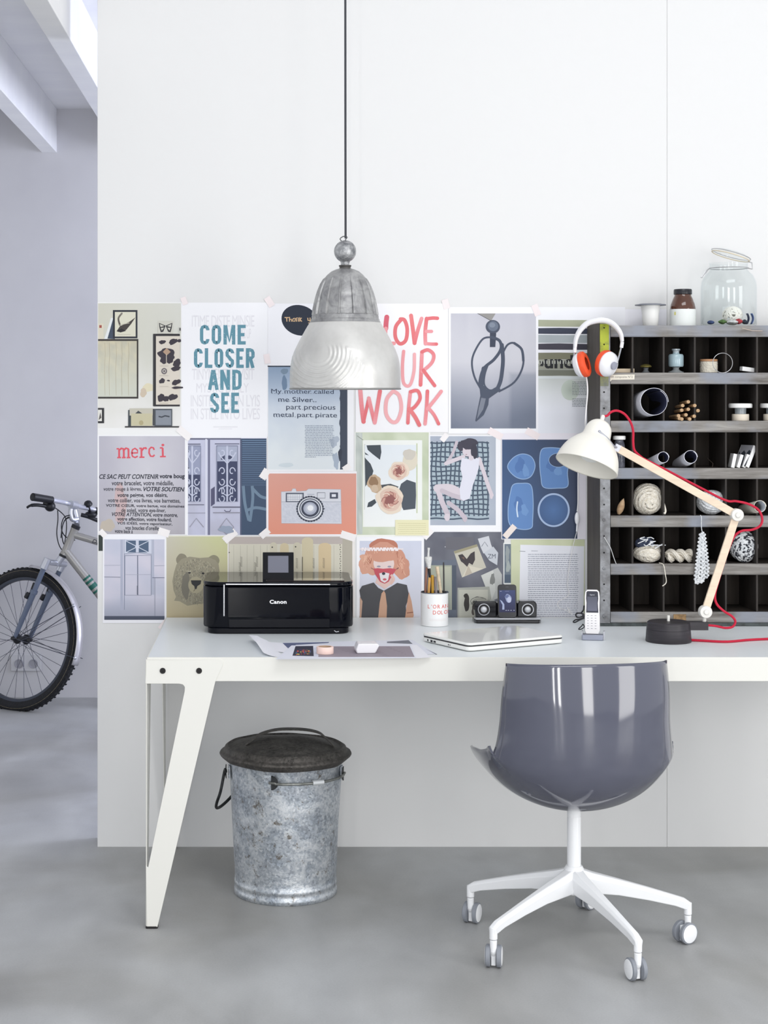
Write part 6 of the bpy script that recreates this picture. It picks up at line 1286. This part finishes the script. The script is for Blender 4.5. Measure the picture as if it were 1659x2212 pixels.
for x, y in ((-0.15,-0.10),(0.15,-0.10),(-0.15,0.10),(0.15,0.10)): MB(LMx).prism(rrect(0.012,0.012,0.005,4,x,y), E, 0.002).build('rubber_foot', M_black, lap)
# cordless phone ---------------------------------------------------------------
c = dxy(1281, 1382); S_ = F/c.y; a0 = math.radians(-8)
cr = thing('phone_cradle', 'small silver charging cradle under the cordless handset', 'phone charger', c, a0); CM = T(c) @ Rz(a0)
mb = MB(CM); mb.prism([(-0.033,-0.016),(0.028,-0.018),(0.034,0.016),(-0.030,0.018)], E, 0.0165); mb.build('cradle_body', mat('silver_cradle', (150,154,170), 0.35, metal=0.3), cr, bevel=0.002)
MB(CM).prism([(-0.0345,-0.010),(-0.031,-0.010),(-0.028,0.018),(-0.032,0.018)], E, 0.026).prism([(0.029,-0.010),(0.034,-0.010),(0.036,0.018),(0.031,0.018)], E, 0.026).build('side_cheek', mat('grey_cheek', (186,188,194), 0.35), cr, bevel=0.001)
HMx = CM @ T(-0.002, 0.0, 0.0172) @ Rx(math.radians(-5)) @ Rz(-0.05); hh = 0.131; hw = 0.0445
hs2 = thing('cordless_handset', 'slim silver cordless handset with dark display, upright in its cradle', 'phone', HMx @ Vector((0,0,0)))
out = [(-hw*0.42,0.0),(hw*0.42,0.0),(hw*0.5,0.010),(hw*0.5,0.05),(hw*0.48,0.07),(hw*0.5,0.11),(hw*0.46,hh-0.006),(hw*0.32,hh),(-hw*0.32,hh),(-hw*0.46,hh-0.006),(-hw*0.5,0.11),(-hw*0.48,0.07),(-hw*0.5,0.05),(-hw*0.5,0.010)]
MB(HMx).prism(out, -0.005, 0.006, 'y').build('handset_body', mat('handset_silver', (212,210,212), 0.3, metal=0.2), hs2, bevel=0.0015)
s = Sheet(lambda u, v, h: tuple(HMx @ Vector((-hw/2+hw*u, -0.0052-h, hh*(1-v)))), eps=3e-5)
s.poly([(0.12,0.06),(0.2,0.035),(0.8,0.035),(0.88,0.06),(0.9,0.20),(0.87,0.30),(0.9,0.52),(0.1,0.52),(0.13,0.30),(0.1,0.20)], (34,36,54)).grad(0.17,0.16,0.83,0.48, lambda a, b: mixc((74,76,92),(96,98,116), b), 2, 3).text('Gigaset', 0.34, 0.105, 0.66, 0.135, (214,216,226))
s.build('display', hs2, rough=0.2, matname='glossy_display')
s = Sheet(lambda u, v, h: tuple(HMx @ Vector((-hw/2+hw*u, -0.0052-h, hh*(1-v)))), eps=3e-5)
for r in range(6):
    for q in range(3): s.line([(0.16+0.25*q, 0.585+0.058*r),(0.27+0.25*q, 0.585+0.058*r)], 0.010, (120,120,134), up=(r+q == 0))
s.build('keypad', hs2, rough=0.4)
mb = MB(); wz = DH+0.0025
w_ = lambda x, y, Z=None: (P(1230+x/8.295, 1260+y/8.295, Z) if Z else dxy(1230+x/8.295, 1260+y/8.295, wz))
mb.tube(spline([w_(262,400,5.30), w_(250,480,5.30), w_(215,530,5.29), w_(250,570,5.28), w_(215,600,5.27), w_(140,610,5.27), w_(115,560,5.27), w_(150,535,5.28), w_(240,545,5.28), w_(262,600,5.20), w_(190,640,5.22), w_(110,655,5.22), w_(70,690,5.2), w_(100,700,5.18), w_(180,660,5.15), w_(265,625,5.10)], 6), 0.0022, 8)
mb.tube(spline([w_(268,780,5.02), w_(245,735,5.03), w_(215,770,5.01), w_(165,820,4.99), w_(210,822,4.98), w_(262,790,4.97)], 6), 0.0016, 8)
mb.v = [Vector((v.x, v.y, max(v.z, DH+E))) for v in mb.v]
tag(mb.build('phone_wire', mat('black_wire', (26,26,32), 0.5)), 'tangled thin black wire beside the cordless handset and the cabinet', 'wire')
# printer ---------------------------------------------------------------
ZP = dxy(600, 1370).y; SP = F/ZP; PD = 5.395-ZP
px_ = lambda p: (p-CX)/SP
pz = lambda y: H-(y-CY)/SP
PX0, PX1 = px_(437), px_(765); PCX = (PX0+PX1)/2
pr = thing('printer', 'black glossy inkjet printer with small tilted screen on the desk', 'printer', (PCX, ZP+PD/2, DH))
M_pr = mat('piano_black', (5,7,16), 0.06, spec=0.22); M_prm = mat('satin_black', (10,12,20), 0.3, spec=0.2)
PWd = PX1-PX0
def plan(w, d, r, y0=ZP): return rrect(w, d, r, 6, PCX, y0+d/2)
mb = MB(); mb.prism(plan(PWd-0.03, PD-0.02, 0.035, ZP+0.004), DH+0.001, pz(1357)); mb.build('printer_base', M_prm, pr, bevel=0.003)
mb = MB(); mb.prism([(PX0+0.0,ZP+0.07),(PX0+0.004,ZP+0.036),(PX0+0.024,ZP+0.012),(PX0+0.05,ZP+0.003),(PX1-0.05,ZP+0.003),(PX1-0.024,ZP+0.012),(PX1-0.004,ZP+0.036),(PX1,ZP+0.07),(PX1,ZP+PD-0.02),(PX1-0.02,ZP+PD),(PX0+0.02,ZP+PD),(PX0,ZP+PD-0.02)], pz(1357)+0.0005, pz(1268)); mb.build('printer_body', M_pr, pr, bevel=0.004, bseg=3, sharp=50)
mb = MB(); mb.prism([(PX0+0.001,ZP+0.07),(PX0+0.006,ZP+0.036),(PX0+0.026,ZP+0.012),(PX0+0.052,ZP+0.004),(PX1-0.052,ZP+0.004),(PX1-0.026,ZP+0.012),(PX1-0.006,ZP+0.036),(PX1-0.001,ZP+0.07),(PX1-0.001,ZP+PD-0.02),(PX1-0.02,ZP+PD),(PX0+0.02,ZP+PD),(PX0+0.001,ZP+PD-0.02)], pz(1267.5), pz(1258)); mb.build('scanner_lid', M_pr, pr, bevel=0.005, bseg=4, sharp=50)
mb = MB(); mb.bb(px_(492), px_(712), ZP-0.001, ZP+0.004, pz(1334), pz(1269)); mb.build('front_panel', M_pr, pr, bevel=0.0015)
fp = pr.children[-1]
s = Sheet(lambda px, py, h: tuple(P(px, py, ZP-0.0012-h))); s.fr(420, 1140, 3.19)
WH = (238,238,240)
# Canon: drawn letters
def L2(pts, w=5.5): s.line(pts, w, WH, up=False)
s.text('Canon', 518, 497, 635, 524, WH, bold=0.035, spacing=1.06)
s.build('brand_lettering', fp, rough=0.3)
MB().tube([(px_(488), ZP-0.002, pz(1262)), (px_(713), ZP-0.002, pz(1262.5))], 0.0021, 12).tube([(px_(484), ZP+0.003, pz(1263)), (px_(484), ZP+0.003, pz(1331))], 0.0024, 10).build('chrome_trim', mat('bright_chrome', (226,226,230), 0.15, metal=0.9), pr)
mb = MB(); mb.bb(px_(494), px_(712), ZP, ZP+0.006, pz(1356), pz(1337)); mb.build('paper_tray', M_prm, pr, bevel=0.0015)
s = Sheet(lambda px, py, h: tuple(P(px, py, ZP+0.009-h*1.0)+Vector((0,0,0)))); s.fr(420, 1140, 3.19)
SM = T(P(601, 1250, ZP+0.09)) @ Rx(math.radians(-14)); sw, sh = 67/ (F/(ZP+0.09)), 57/(F/(ZP+0.09))
mb = MB(SM); mb.bb(-sw/2, sw/2, -0.005, 0.005, -0.004, sh); mb.build('screen_housing', M_prm, pr, bevel=0.0015)
shs = pr.children[-1]
mb = MB(SM); mb.bb(-sw/2*0.66, sw/2*0.66, -0.0058, -0.0052, sh*0.22, sh*0.86); mb.build('display', mat('printer_display', (112,114,128), 0.25), shs)
mb = MB(); mb.bb(px_(575), px_(745), ZP+0.03, ZP+0.10, pz(1258)+0.0002, pz(1258)+0.0022); mb.build('control_strip', mat('brown_black_gloss', (30,16,20), 0.1, coat=0.8), pr, bevel=0.0008)
s = Sheet(lambda px, py, h: tuple(P(px, py, ZP+0.0138-h))); s.rect(470, 1301, 477, 1311, (150,154,166)).rect(463, 1316, 475, 1321, (176,178,188)).rect(464, 1322, 469, 1328, (150,154,166))
s2 = Sheet(lambda px, py, h: (px_(px), ZP+0.024-(px-458)/20*0.016-0.0018-h, pz(py))); s2.rect(470, 1300, 476, 1311, (170,172,182)).rect(463, 1314, 475, 1320, (196,198,206)).rect(464, 1321, 469, 1328, (160,162,172)); s2.build('memory_card_logos', pr, rough=0.4)
s2 = Sheet(lambda px, py, h: tuple(P(px, py, ZP+0.0028-h))); s2.line([(722,1362),(726,1365),(732,1364)], 1.6, (200,202,208)); s2.build('tray_mark', pr, rough=0.4)
# papers, tape roll, adapter ------------------------------------------------
def fq(x, y, z=DH): return dxy(530+x/3.858, 1360+y/3.858, z)
def flat(name, pts, z, label, col=(236,237,244), draw=None, lift=None):
    s = Sheet(lambda px, py, h: tuple((lambda p: (p.x, p.y, z+h+(lift(px, py) if lift else 0)))(dxy(px, py, z))), eps=3e-5); s.fr(530, 1360, 3.858)
    if lift:
        (x0,y0),(x1,y1),(x2,y2),(x3,y3) = pts; n = 14; s.up(); b0 = len(s.v)
        for j in range(n+1):
            for i in range(n+1):
                u, v = i/n, j/n; x = (x0*(1-u)+x1*u)*(1-v)+(x3*(1-u)+x2*u)*v; y = (y0*(1-u)+y1*u)*(1-v)+(y3*(1-u)+y2*u)*v
                a_, b_ = s.q(x, y); s.v.append(s.mp(a_, b_, s.h))
        for j in range(n):
            for i in range(n): s.f.append([b0+j*(n+1)+i, b0+j*(n+1)+i+1, b0+(j+1)*(n+1)+i+1, b0+(j+1)*(n+1)+i]); s.c.append([col]*4)
    else: s.poly(pts, col)
    if draw: draw(s)
    o = s.build(name); return tag(o, label, 'paper', 'loose prints lying on the desk')
lf = lambda x0: (lambda px, py: 0.016*max(0, min(1, (x0-px)/45))**2)
flat('loose_print', [(300,108),(1390,85),(1600,205),(400,235)], DH+0.0004, 'grey patterned print at the bottom of the loose sheets', (226,228,238), lambda s: s.poly([(308,112),(700,104),(690,112),(420,128),(370,190)], (96,104,136)).poly([(1180,100),(1360,88),(1395,120),(1180,112)], (112,116,128)).poly([(1430,150),(1525,212),(1465,214)], (104,108,124)).poly([(1500,160),(1600,206),(1590,208)], (100,106,116)))
flat('loose_print', [(30,90),(180,102),(340,240),(150,215)], DH+0.0008, 'blank white sheet curling up at the far left of the loose prints', (238,239,246), lift=lf(600))
flat('loose_print', [(185,102),(310,112),(400,200),(230,180)], DH+0.0012, 'small white sheet over the curling one, left of the colourful print', (240,240,247), lift=lf(590))
def dr(s):
    s.poly([(418,138),(565,136),(570,222),(392,218)], (44,46,66))
    rr = random.Random(9)
    for k in range(46): x = rr.uniform(420, 545); y = rr.uniform(168, 208); s.ell(x, y, rr.uniform(4,10), rr.uniform(3,8), rr.choice(((190,80,70),(96,110,60),(60,90,150),(70,56,90),(200,180,90),(50,110,110),(150,70,60))), n=8, up=False)
    s.up(); s.rect(570, 150, 605, 226, (214,218,234))
flat('loose_print', [(385,132),(1410,132),(1440,238),(250,248)], DH+0.0017, 'print with a colourful picture and a wide grey brown field, topmost of the sheets', (232,234,244), lambda s: (dr(s), s.poly([(610,140),(1370,138),(1410,228),(608,228)], (150,140,150)), [s.line([(740+q*31,150+11*(q%7)),(900+q*23,152+11*(q%7))], 2, (124,114,124), up=False) for q in range(20)]))
flat('loose_print', [(1380,128),(1430,128),(1545,232),(1425,240)], DH+0.0020, 'white print margin strip at the right of the loose sheets', (240,240,246))
c = dxy(530+665/3.858, 1360+205/3.858, DH+0.0022); c = Vector((c.x, c.y+0.012, DH+0.0024)); 
tr = thing('washi_tape_roll', 'roll of pale pink paper tape lying on the loose prints', 'tape', c)
MB(T(c)).lathe([(0.0185,0.0),(0.0235,0.0),(0.0240,0.001),(0.0240,0.0185),(0.0235,0.0195),(0.0185,0.0195)], 44, cap=False).build('tape_roll', mat('pink_paper_tape', (244,214,204), 0.7), tr)
MB(T(c)).lathe([(0.0184,0.0195),(0.0184,0.0)], 40, cap=False).lathe([(0.0172,0.0),(0.0184,0.0),(0.0184,0.0192),(0.0172,0.0192),(0.0172,0.0)], 40, cap=False).build('card_core', mat('brown_card', (196,166,140), 0.8), tr)
c = dxy(530+1025/3.858, 1360+200/3.858, DH+0.0022); c = Vector((c.x, c.y+0.03, DH+0.0024)); AM = T(c) @ Rz(0.06)
ad = thing('power_adapter', 'small white plug adapter lying on the loose prints', 'adapter', c, 0.06)
mb = MB(AM); vs = []
mb.prism([(-0.034,0.000),(-0.022,0.0),(0.018,0.0),(0.030,0.022),(0.024,0.027),(-0.030,0.027),(-0.036,0.012)], -0.030, 0.028, 'y'); mb.build('adapter_body', mat('adapter_white', (234,232,236), 0.3), ad, bevel=0.003, bseg=3)
MB(AM).bb(-0.020, 0.012, -0.012, 0.012, 0.0271, 0.0276).build('lead_cap', mat('adapter_label', (222,220,224), 0.4), ad)
for x in (-0.004, 0.010): MB(AM).tube([(x,0.028,0.016),(x,0.044,0.016)], 0.002, 10).build('plug_pin', M_steel, ad)
# ---------------------------------------------------------------- bicycle in the back room
ZK = 7.90; SK_ = F/ZK
bc = P(47, 1376, ZK); RW = 0.338
WC = Vector((bc.x, ZK, 0.3235))
bike = thing('bicycle', 'silver grey bicycle with green stripes and mudguards, front wheel turned, in the back room', 'bicycle', (WC.x+0.4, ZK, 0))
M_tyre = mat('tyre_rubber', (24,25,30), 0.7, bump=0.5, bscale=160); M_alu = mat('bike_aluminium', (196,198,206), 0.3, metal=0.8); M_spk = mat('dark_spoke', (84,86,98), 0.35, metal=0.6)
M_frame = mat('warm_silver_paint', (158,156,152), 0.32, metal=0.35); M_fork = mat('slate_fork_paint', (104,114,134), 0.35, metal=0.2); M_grn = mat('green_decal', (24,96,84), 0.4); M_bkp = mat('black_bike_part', (20,21,28), 0.4)
def wheel(c, head, axle, nspoke=32):
    """head: heading of the wheel; axle is horizontal and square to it"""
    hd_ = head.normalized(); ax = axle.normalized(); yy = ax.cross(hd_).normalized()
    M = Matrix(((hd_.x, yy.x, ax.x, c.x), (hd_.y, yy.y, ax.y, c.y), (hd_.z, yy.z, ax.z, c.z), (0,0,0,1)))
    mb = MB(M); mb.lathe([(0.312+0.0255*math.cos(t)*1.0, 0.0225*math.sin(t)) for t in [2*PI*k/18 for k in range(18)]]+[(0.3375,0)], 110, cap=False)
    # knobs of the tread
    for k in range(150):
        a = 2*PI*k/150; d = Vector((math.cos(a), math.sin(a), 0))
        for z in (-0.012, 0.012) if k % 2 else (0,): mb.box(d*0.3360+Vector((0,0,z)), (0.0035,0.008,0.009), Matrix.Rotation(a, 3, 'Z').to_euler())
    w = mb.build('wheel', M_tyre, bike)
    MB(M).lathe([(0.2985,-0.0105),(0.292,-0.012),(0.278,-0.009),(0.276,0),(0.278,0.009),(0.292,0.012),(0.2985,0.0105)], 96, cap=False).build('rim', mat('dark_rim', (60,64,76), 0.35, metal=0.5), w)
    MB(M).tube([(0.3215*math.cos(2*PI*k/80), 0.3215*math.sin(2*PI*k/80), -0.0195) for k in range(80)], 0.0012, 6, closed=True).tube([(0.3215*math.cos(2*PI*k/80), 0.3215*math.sin(2*PI*k/80), 0.0195) for k in range(80)], 0.0012, 6, closed=True).build('reflective_line', mat('gold_sidewall_line', (170,156,122), 0.5), w)
    MB(M).lathe([(0,-0.055),(0.008,-0.055),(0.010,-0.048),(0.016,-0.046),(0.024,-0.036),(0.024,-0.030),(0.013,-0.022),(0.011,0),(0.013,0.022),(0.024,0.030),(0.024,0.036),(0.016,0.046),(0.010,0.048),(0.008,0.055),(0,0.055)], 28, cap=False).build('hub', M_bkp, w)
    for k in range(nspoke):
        z = 0.031 if k % 2 else -0.031; a = 2*PI*k/nspoke; b = a+(0.75 if (k//2) % 2 else -0.75)
        MB(M).tube([(0.021*math.cos(b), 0.021*math.sin(b), z), (0.279*math.cos(a), 0.279*math.sin(a), 0)], 0.00115, 6).build('spoke', M_spk, w)
    return M, ax
hdg = Vector((-0.855, 0.52, 0))
ax2 = Vector((0.33,0,0.94)).cross(hdg).normalized()*-1
Mw, axl = wheel(WC, hdg, ax2)           # from the near side to the far side of the wheel
# frame positions (steerer leans back to the right)
def bk(x, y, dz=0.0): return P(x/4.255, 1040+y/4.255, ZK+dz)
sd = (bk(700,430)-bk(585,680)).normalized(); sd = Vector((sd.x, 0.0, sd.z)).normalized()
crown = bk(520, 760, -0.03)
HT0 = bk(588, 672, -0.03); HT1 = bk(690, 432, -0.03)
for sg, foot in ((-1, WC-ax2*0.055), (1, WC+ax2*0.055)):
    top = Vector((crown.x, crown.y, crown.z))+ax2*sg*0.060+Vector((-0.012,0,0.0))
    mid = foot.lerp(top, 0.55)+sd*0.0
    MB().tube([foot, foot.lerp(top, 0.12), mid, foot.lerp(top, 0.62)], [0.009, 0.011, 0.0145, 0.0150], 16).build('fork_leg', M_fork, bike)
    fk = bike.children[-1]
    MB().tube([foot.lerp(top, 0.60), foot.lerp(top, 0.64)], [0.018, 0.0175], 16).tube([foot.lerp(top, 0.64), foot.lerp(top, 0.96)], [0.0125, 0.0125], 16).build('stanchion', M_fork, fk)
    MB().tube([foot-ax2*sg*0.004, foot+ax2*sg*0.016], [0.013, 0.009], 14).build('axle_nut', M_bkp, fk)
    c = foot.lerp(top, 0.66)+hdg*0.012; MB().box(c, (0.02,0.02,0.055), Euler((0,0.35,0))).tube([c+Vector((-0.02,0,-0.02)), c+Vector((-0.035,0,-0.045))], 0.012, 10).build('brake', M_bkp, bike, bevel=0.003)
    MB().tube([top-sd*0.028, top+sd*0.022], 0.0185, 18).build('fork_crown', M_alu, bike)
cr_ = MB(); cr_.tube([crown-ax2*0.062+sd*0.005, crown+ax2*0.062+sd*0.005], 0.014, 14).tube([crown, HT0], 0.016, 16); cr_.build('crown_bridge', M_alu, bike)
MB().tube([HT0, HT0.lerp(HT1, 0.12), HT0.lerp(HT1, 0.88), HT1], [0.0205,0.0185,0.0180,0.0200], 22).build('head_tube', M_frame, bike)
MB().tube([HT1, HT1+sd*0.016], 0.021, 20).tube([HT0-sd*0.012, HT0-sd*0.001], 0.021, 20).build('headset', M_bkp, bike)
# rest of the frame runs off behind the partition
fd = Vector((0.985, -0.02, 0)).normalized()
TT0 = HT1-sd*0.030; DT0 = HT0+sd*0.018
TTv = (bk(890,560)-bk(690,500)); DTv = (bk(890,930)-bk(640,610))
TT1 = TT0+TTv.normalized()*0.60; BBk = DT0+DTv.normalized()*0.70
ST_top = TT1+Vector((-0.03,0,0.12))
MB().tube([TT0, TT1], 0.0165, 20).build('top_tube', M_frame, bike)
MB().tube([DT0, BBk], 0.0205, 20).build('down_tube', M_frame, bike)
dtb = bike.children[-1]
d_ = DTv.normalized()
for q, l in ((0.155, 0.010), (0.175, 0.012), (0.198, 0.022), (0.232, 0.010)): MB().tube([DT0+d_*q, DT0+d_*(q+l)], 0.0208, 22).build('green_band', M_grn, dtb)
tv = TTv.normalized(); tn_ = Vector((-tv.z, 0, tv.x))
s = Sheet(lambda u, v, h: tuple(TT0+tv*(0.10+u)+Vector((0, -0.0169-h, 0))+tn_*(-v))); s.text('DISCOVERY', 0.0, -0.010, 0.16, 0.010, (60,62,72), bold=0.01, shear=0.2); s.build('frame_lettering', bike, rough=0.4)
RC = Vector((BBk.x+0.42, BBk.y, RW)); 
MB().tube([BBk, TT1, ST_top], 0.0155, 18).build('seat_tube', M_frame, bike)
for sg in (-1, 1):
    MB().tube([BBk+Vector((0,sg*0.03,0)), RC+Vector((0,sg*0.06,0))], 0.009, 12).build('chain_stay', M_frame, bike)
    MB().tube([TT1+Vector((0,sg*0.02,0)), RC+Vector((0,sg*0.06,0))], 0.008, 12).build('seat_stay', M_frame, bike)
wheel(RC, Vector((-1, 0, 0)), Vector((0, 1, 0)), 24)
mb = MB(T(ST_top+Vector((0.0,0,0.035)))); mb.grid(lambda u, v: Vector(((v-0.4)*0.26, (0.075*min(1, 0.25+v*v*1.1))*math.sin(2*PI*u), 0.025*math.cos(2*PI*u)*(0.7 if math.cos(2*PI*u) < 0 else 1))), 20, 12, closeu=True); mb.build('saddle', M_bkp, bike, subsurf=1)
MB().tube([ST_top, ST_top+Vector((0,0,0.03))], 0.0135, 14).build('seat_post', M_alu, bike)
MB(axisM(BBk, (0,-1,0))).lathe([(0.0,0.03),(0.03,0.03),(0.03,0.034),(0.095,0.036),(0.095,0.040),(0.0,0.044)], 48, cap=False).build('chainring', M_bkp, bike)
for sg in (-1, 1): MB().tube([BBk+Vector((0,-sg*0.05,0)), BBk+Vector((0.13*sg,-sg*0.06,-0.10*sg))], 0.010, 12).box(BBk+Vector((0.13*sg,-sg*0.10,-0.10*sg)), (0.09,0.07,0.022)).build('crank', M_bkp, bike, bevel=0.003)
# stem, bar, grips, brake levers
st0 = HT1+sd*0.016; stm = bk(672, 215, -0.03)
MB().tube(spline([st0, bk(705,370), bk(700,330), bk(672,215)], 5), [0.0145]*16, 16).tube(spline([bk(715,345,-0.01), bk(665,350,-0.03), bk(648,300,-0.035), bk(655,230,-0.03), bk(676,205,-0.01)], 5), 0.011, 14).tube([stm-ax2*0.022, stm+ax2*0.022], 0.020, 18).build('stem', M_alu, bike)
bL = bk(300, 140); bL = Vector((bL.x*(1), ZK-0.27, 0)); 
# the bar is square to the wheel: near end lies in front, far end behind
def onbar(px, py, dist): Z = ZK+dist; return P(px, py, Z)
gL0, gL1, bLi = onbar(70.5, 1073.5, -0.22), onbar(112, 1080, -0.13), onbar(116, 1081, -0.12)
gR0, bRi = onbar(236, 1111, 0.17), onbar(200, 1100, 0.11)
MB().tube(spline([gL0, bLi, onbar(140,1086,-0.05), stm, onbar(180,1096,0.05), bRi, gR0], 5), 0.0112, 16).build('handlebar', mat('satin_bar', (204,206,218), 0.3, metal=0.6), bike)
MB().tube([gL0-(gL1-gL0)*0.03, gL0, gL1], [0.012, 0.0185, 0.0170], 18).build('grip', M_bkp, bike)
MB().tube([onbar(206,1103,0.12), gR0], [0.0170,0.0180], 18).build('grip', M_bkp, bike)
lv = MB(); lv.ball(onbar(108,1094,-0.11), (0.026,0.022,0.024), 16, 10); lv.box(onbar(105,1087,-0.11), (0.048,0.03,0.03), Euler((0,0.2,0))); lv.tube(spline([onbar(100,1094,-0.12), onbar(82,1091,-0.15), onbar(66,1092,-0.17), onbar(58,1097,-0.17)], 5), [0.0085]*10+[0.006]*6, 10); lv.build('brake_lever', M_bkp, bike, bevel=0.004)
lv = MB(); lv.ball(onbar(196,1112,0.10), (0.030,0.024,0.018), 16, 10); lv.tube(spline([onbar(175,1112,0.08), onbar(190,1116,0.09), onbar(210,1124,0.13), onbar(225,1128,0.15)], 5), [0.010]*16, 10); lv.build('brake_lever', M_bkp, bike)
bl = MB(axisM(onbar(190.5,1090,0.07), (-0.2,-0.5,0.8))); bl.lathe([(0,0.020),(0.008,0.019),(0.016,0.014),(0.0205,0.004),(0.021,-0.002),(0.018,-0.004),(0,-0.004)], 28, cap=False); bl.build('bell', M_bkp, bike)
bl = MB(); bl.tube([onbar(191,1093,0.07), onbar(193,1103,0.09)], 0.007, 10); bl.build('bell_clamp', M_bkp, bike)
# brake and gear cables
for pts in ([(500,240),(545,270),(600,330),(612,420),(600,530),(585,620)], [(530,265),(532,350),(522,480),(545,590),(600,665),(630,680)], [(640,310),(590,330),(565,400),(575,470),(620,520),(690,540)], [(640,330),(595,360),(570,440),(575,540),(600,600)], [(560,520),(572,420),(600,350),(650,315)]):
    MB().tube(spline([bk(x, y, -0.05+0.01*i) for i, (x, y) in enumerate(pts)], 6), 0.0024, 8).build('cable', M_bkp, bike)
# front mudguard follows the wheel
up_ = ax2.cross(hdg).normalized(); hh_ = hdg.normalized(); axn = ax2.normalized()
def fender(a0, a1, name):
    n = 26; mb = MB(); vs = []; fs = []; m_ = 9
    for i in range(n+1):
        a = math.radians(a0+(a1-a0)*i/n); d = hh_*math.cos(a)+up_*math.sin(a)
        for j in range(m_):
            t = (j/(m_-1)-0.5)*2; r = 0.351-0.010*t*t; vs.append(WC+d*r+axn*0.0245*t)
    for i in range(n):
        for j in range(m_-1): fs.append((i*m_+j, i*m_+j+1, (i+1)*m_+j+1, (i+1)*m_+j))
    mb.add(vs, fs).build(name, mat('silver_mudguard', (196,194,198), 0.28, metal=0.5), bike, solid=0.0016)
fender(92, 196, 'mudguard')
fnd = bike.children[-1]
for a in (150, 190):
    a_ = math.radians(a); e = WC+(hh_*math.cos(a_)+up_*math.sin(a_))*0.352
    for sg in (-1, 1): MB().tube([WC+axn*sg*0.055, e+axn*sg*0.028], 0.0018, 8).build('mudguard_stay', M_spk, fnd)
    MB().ball(e-axn*0.029, 0.008, 12, 8).build('stay_bolt', M_alu, fnd)
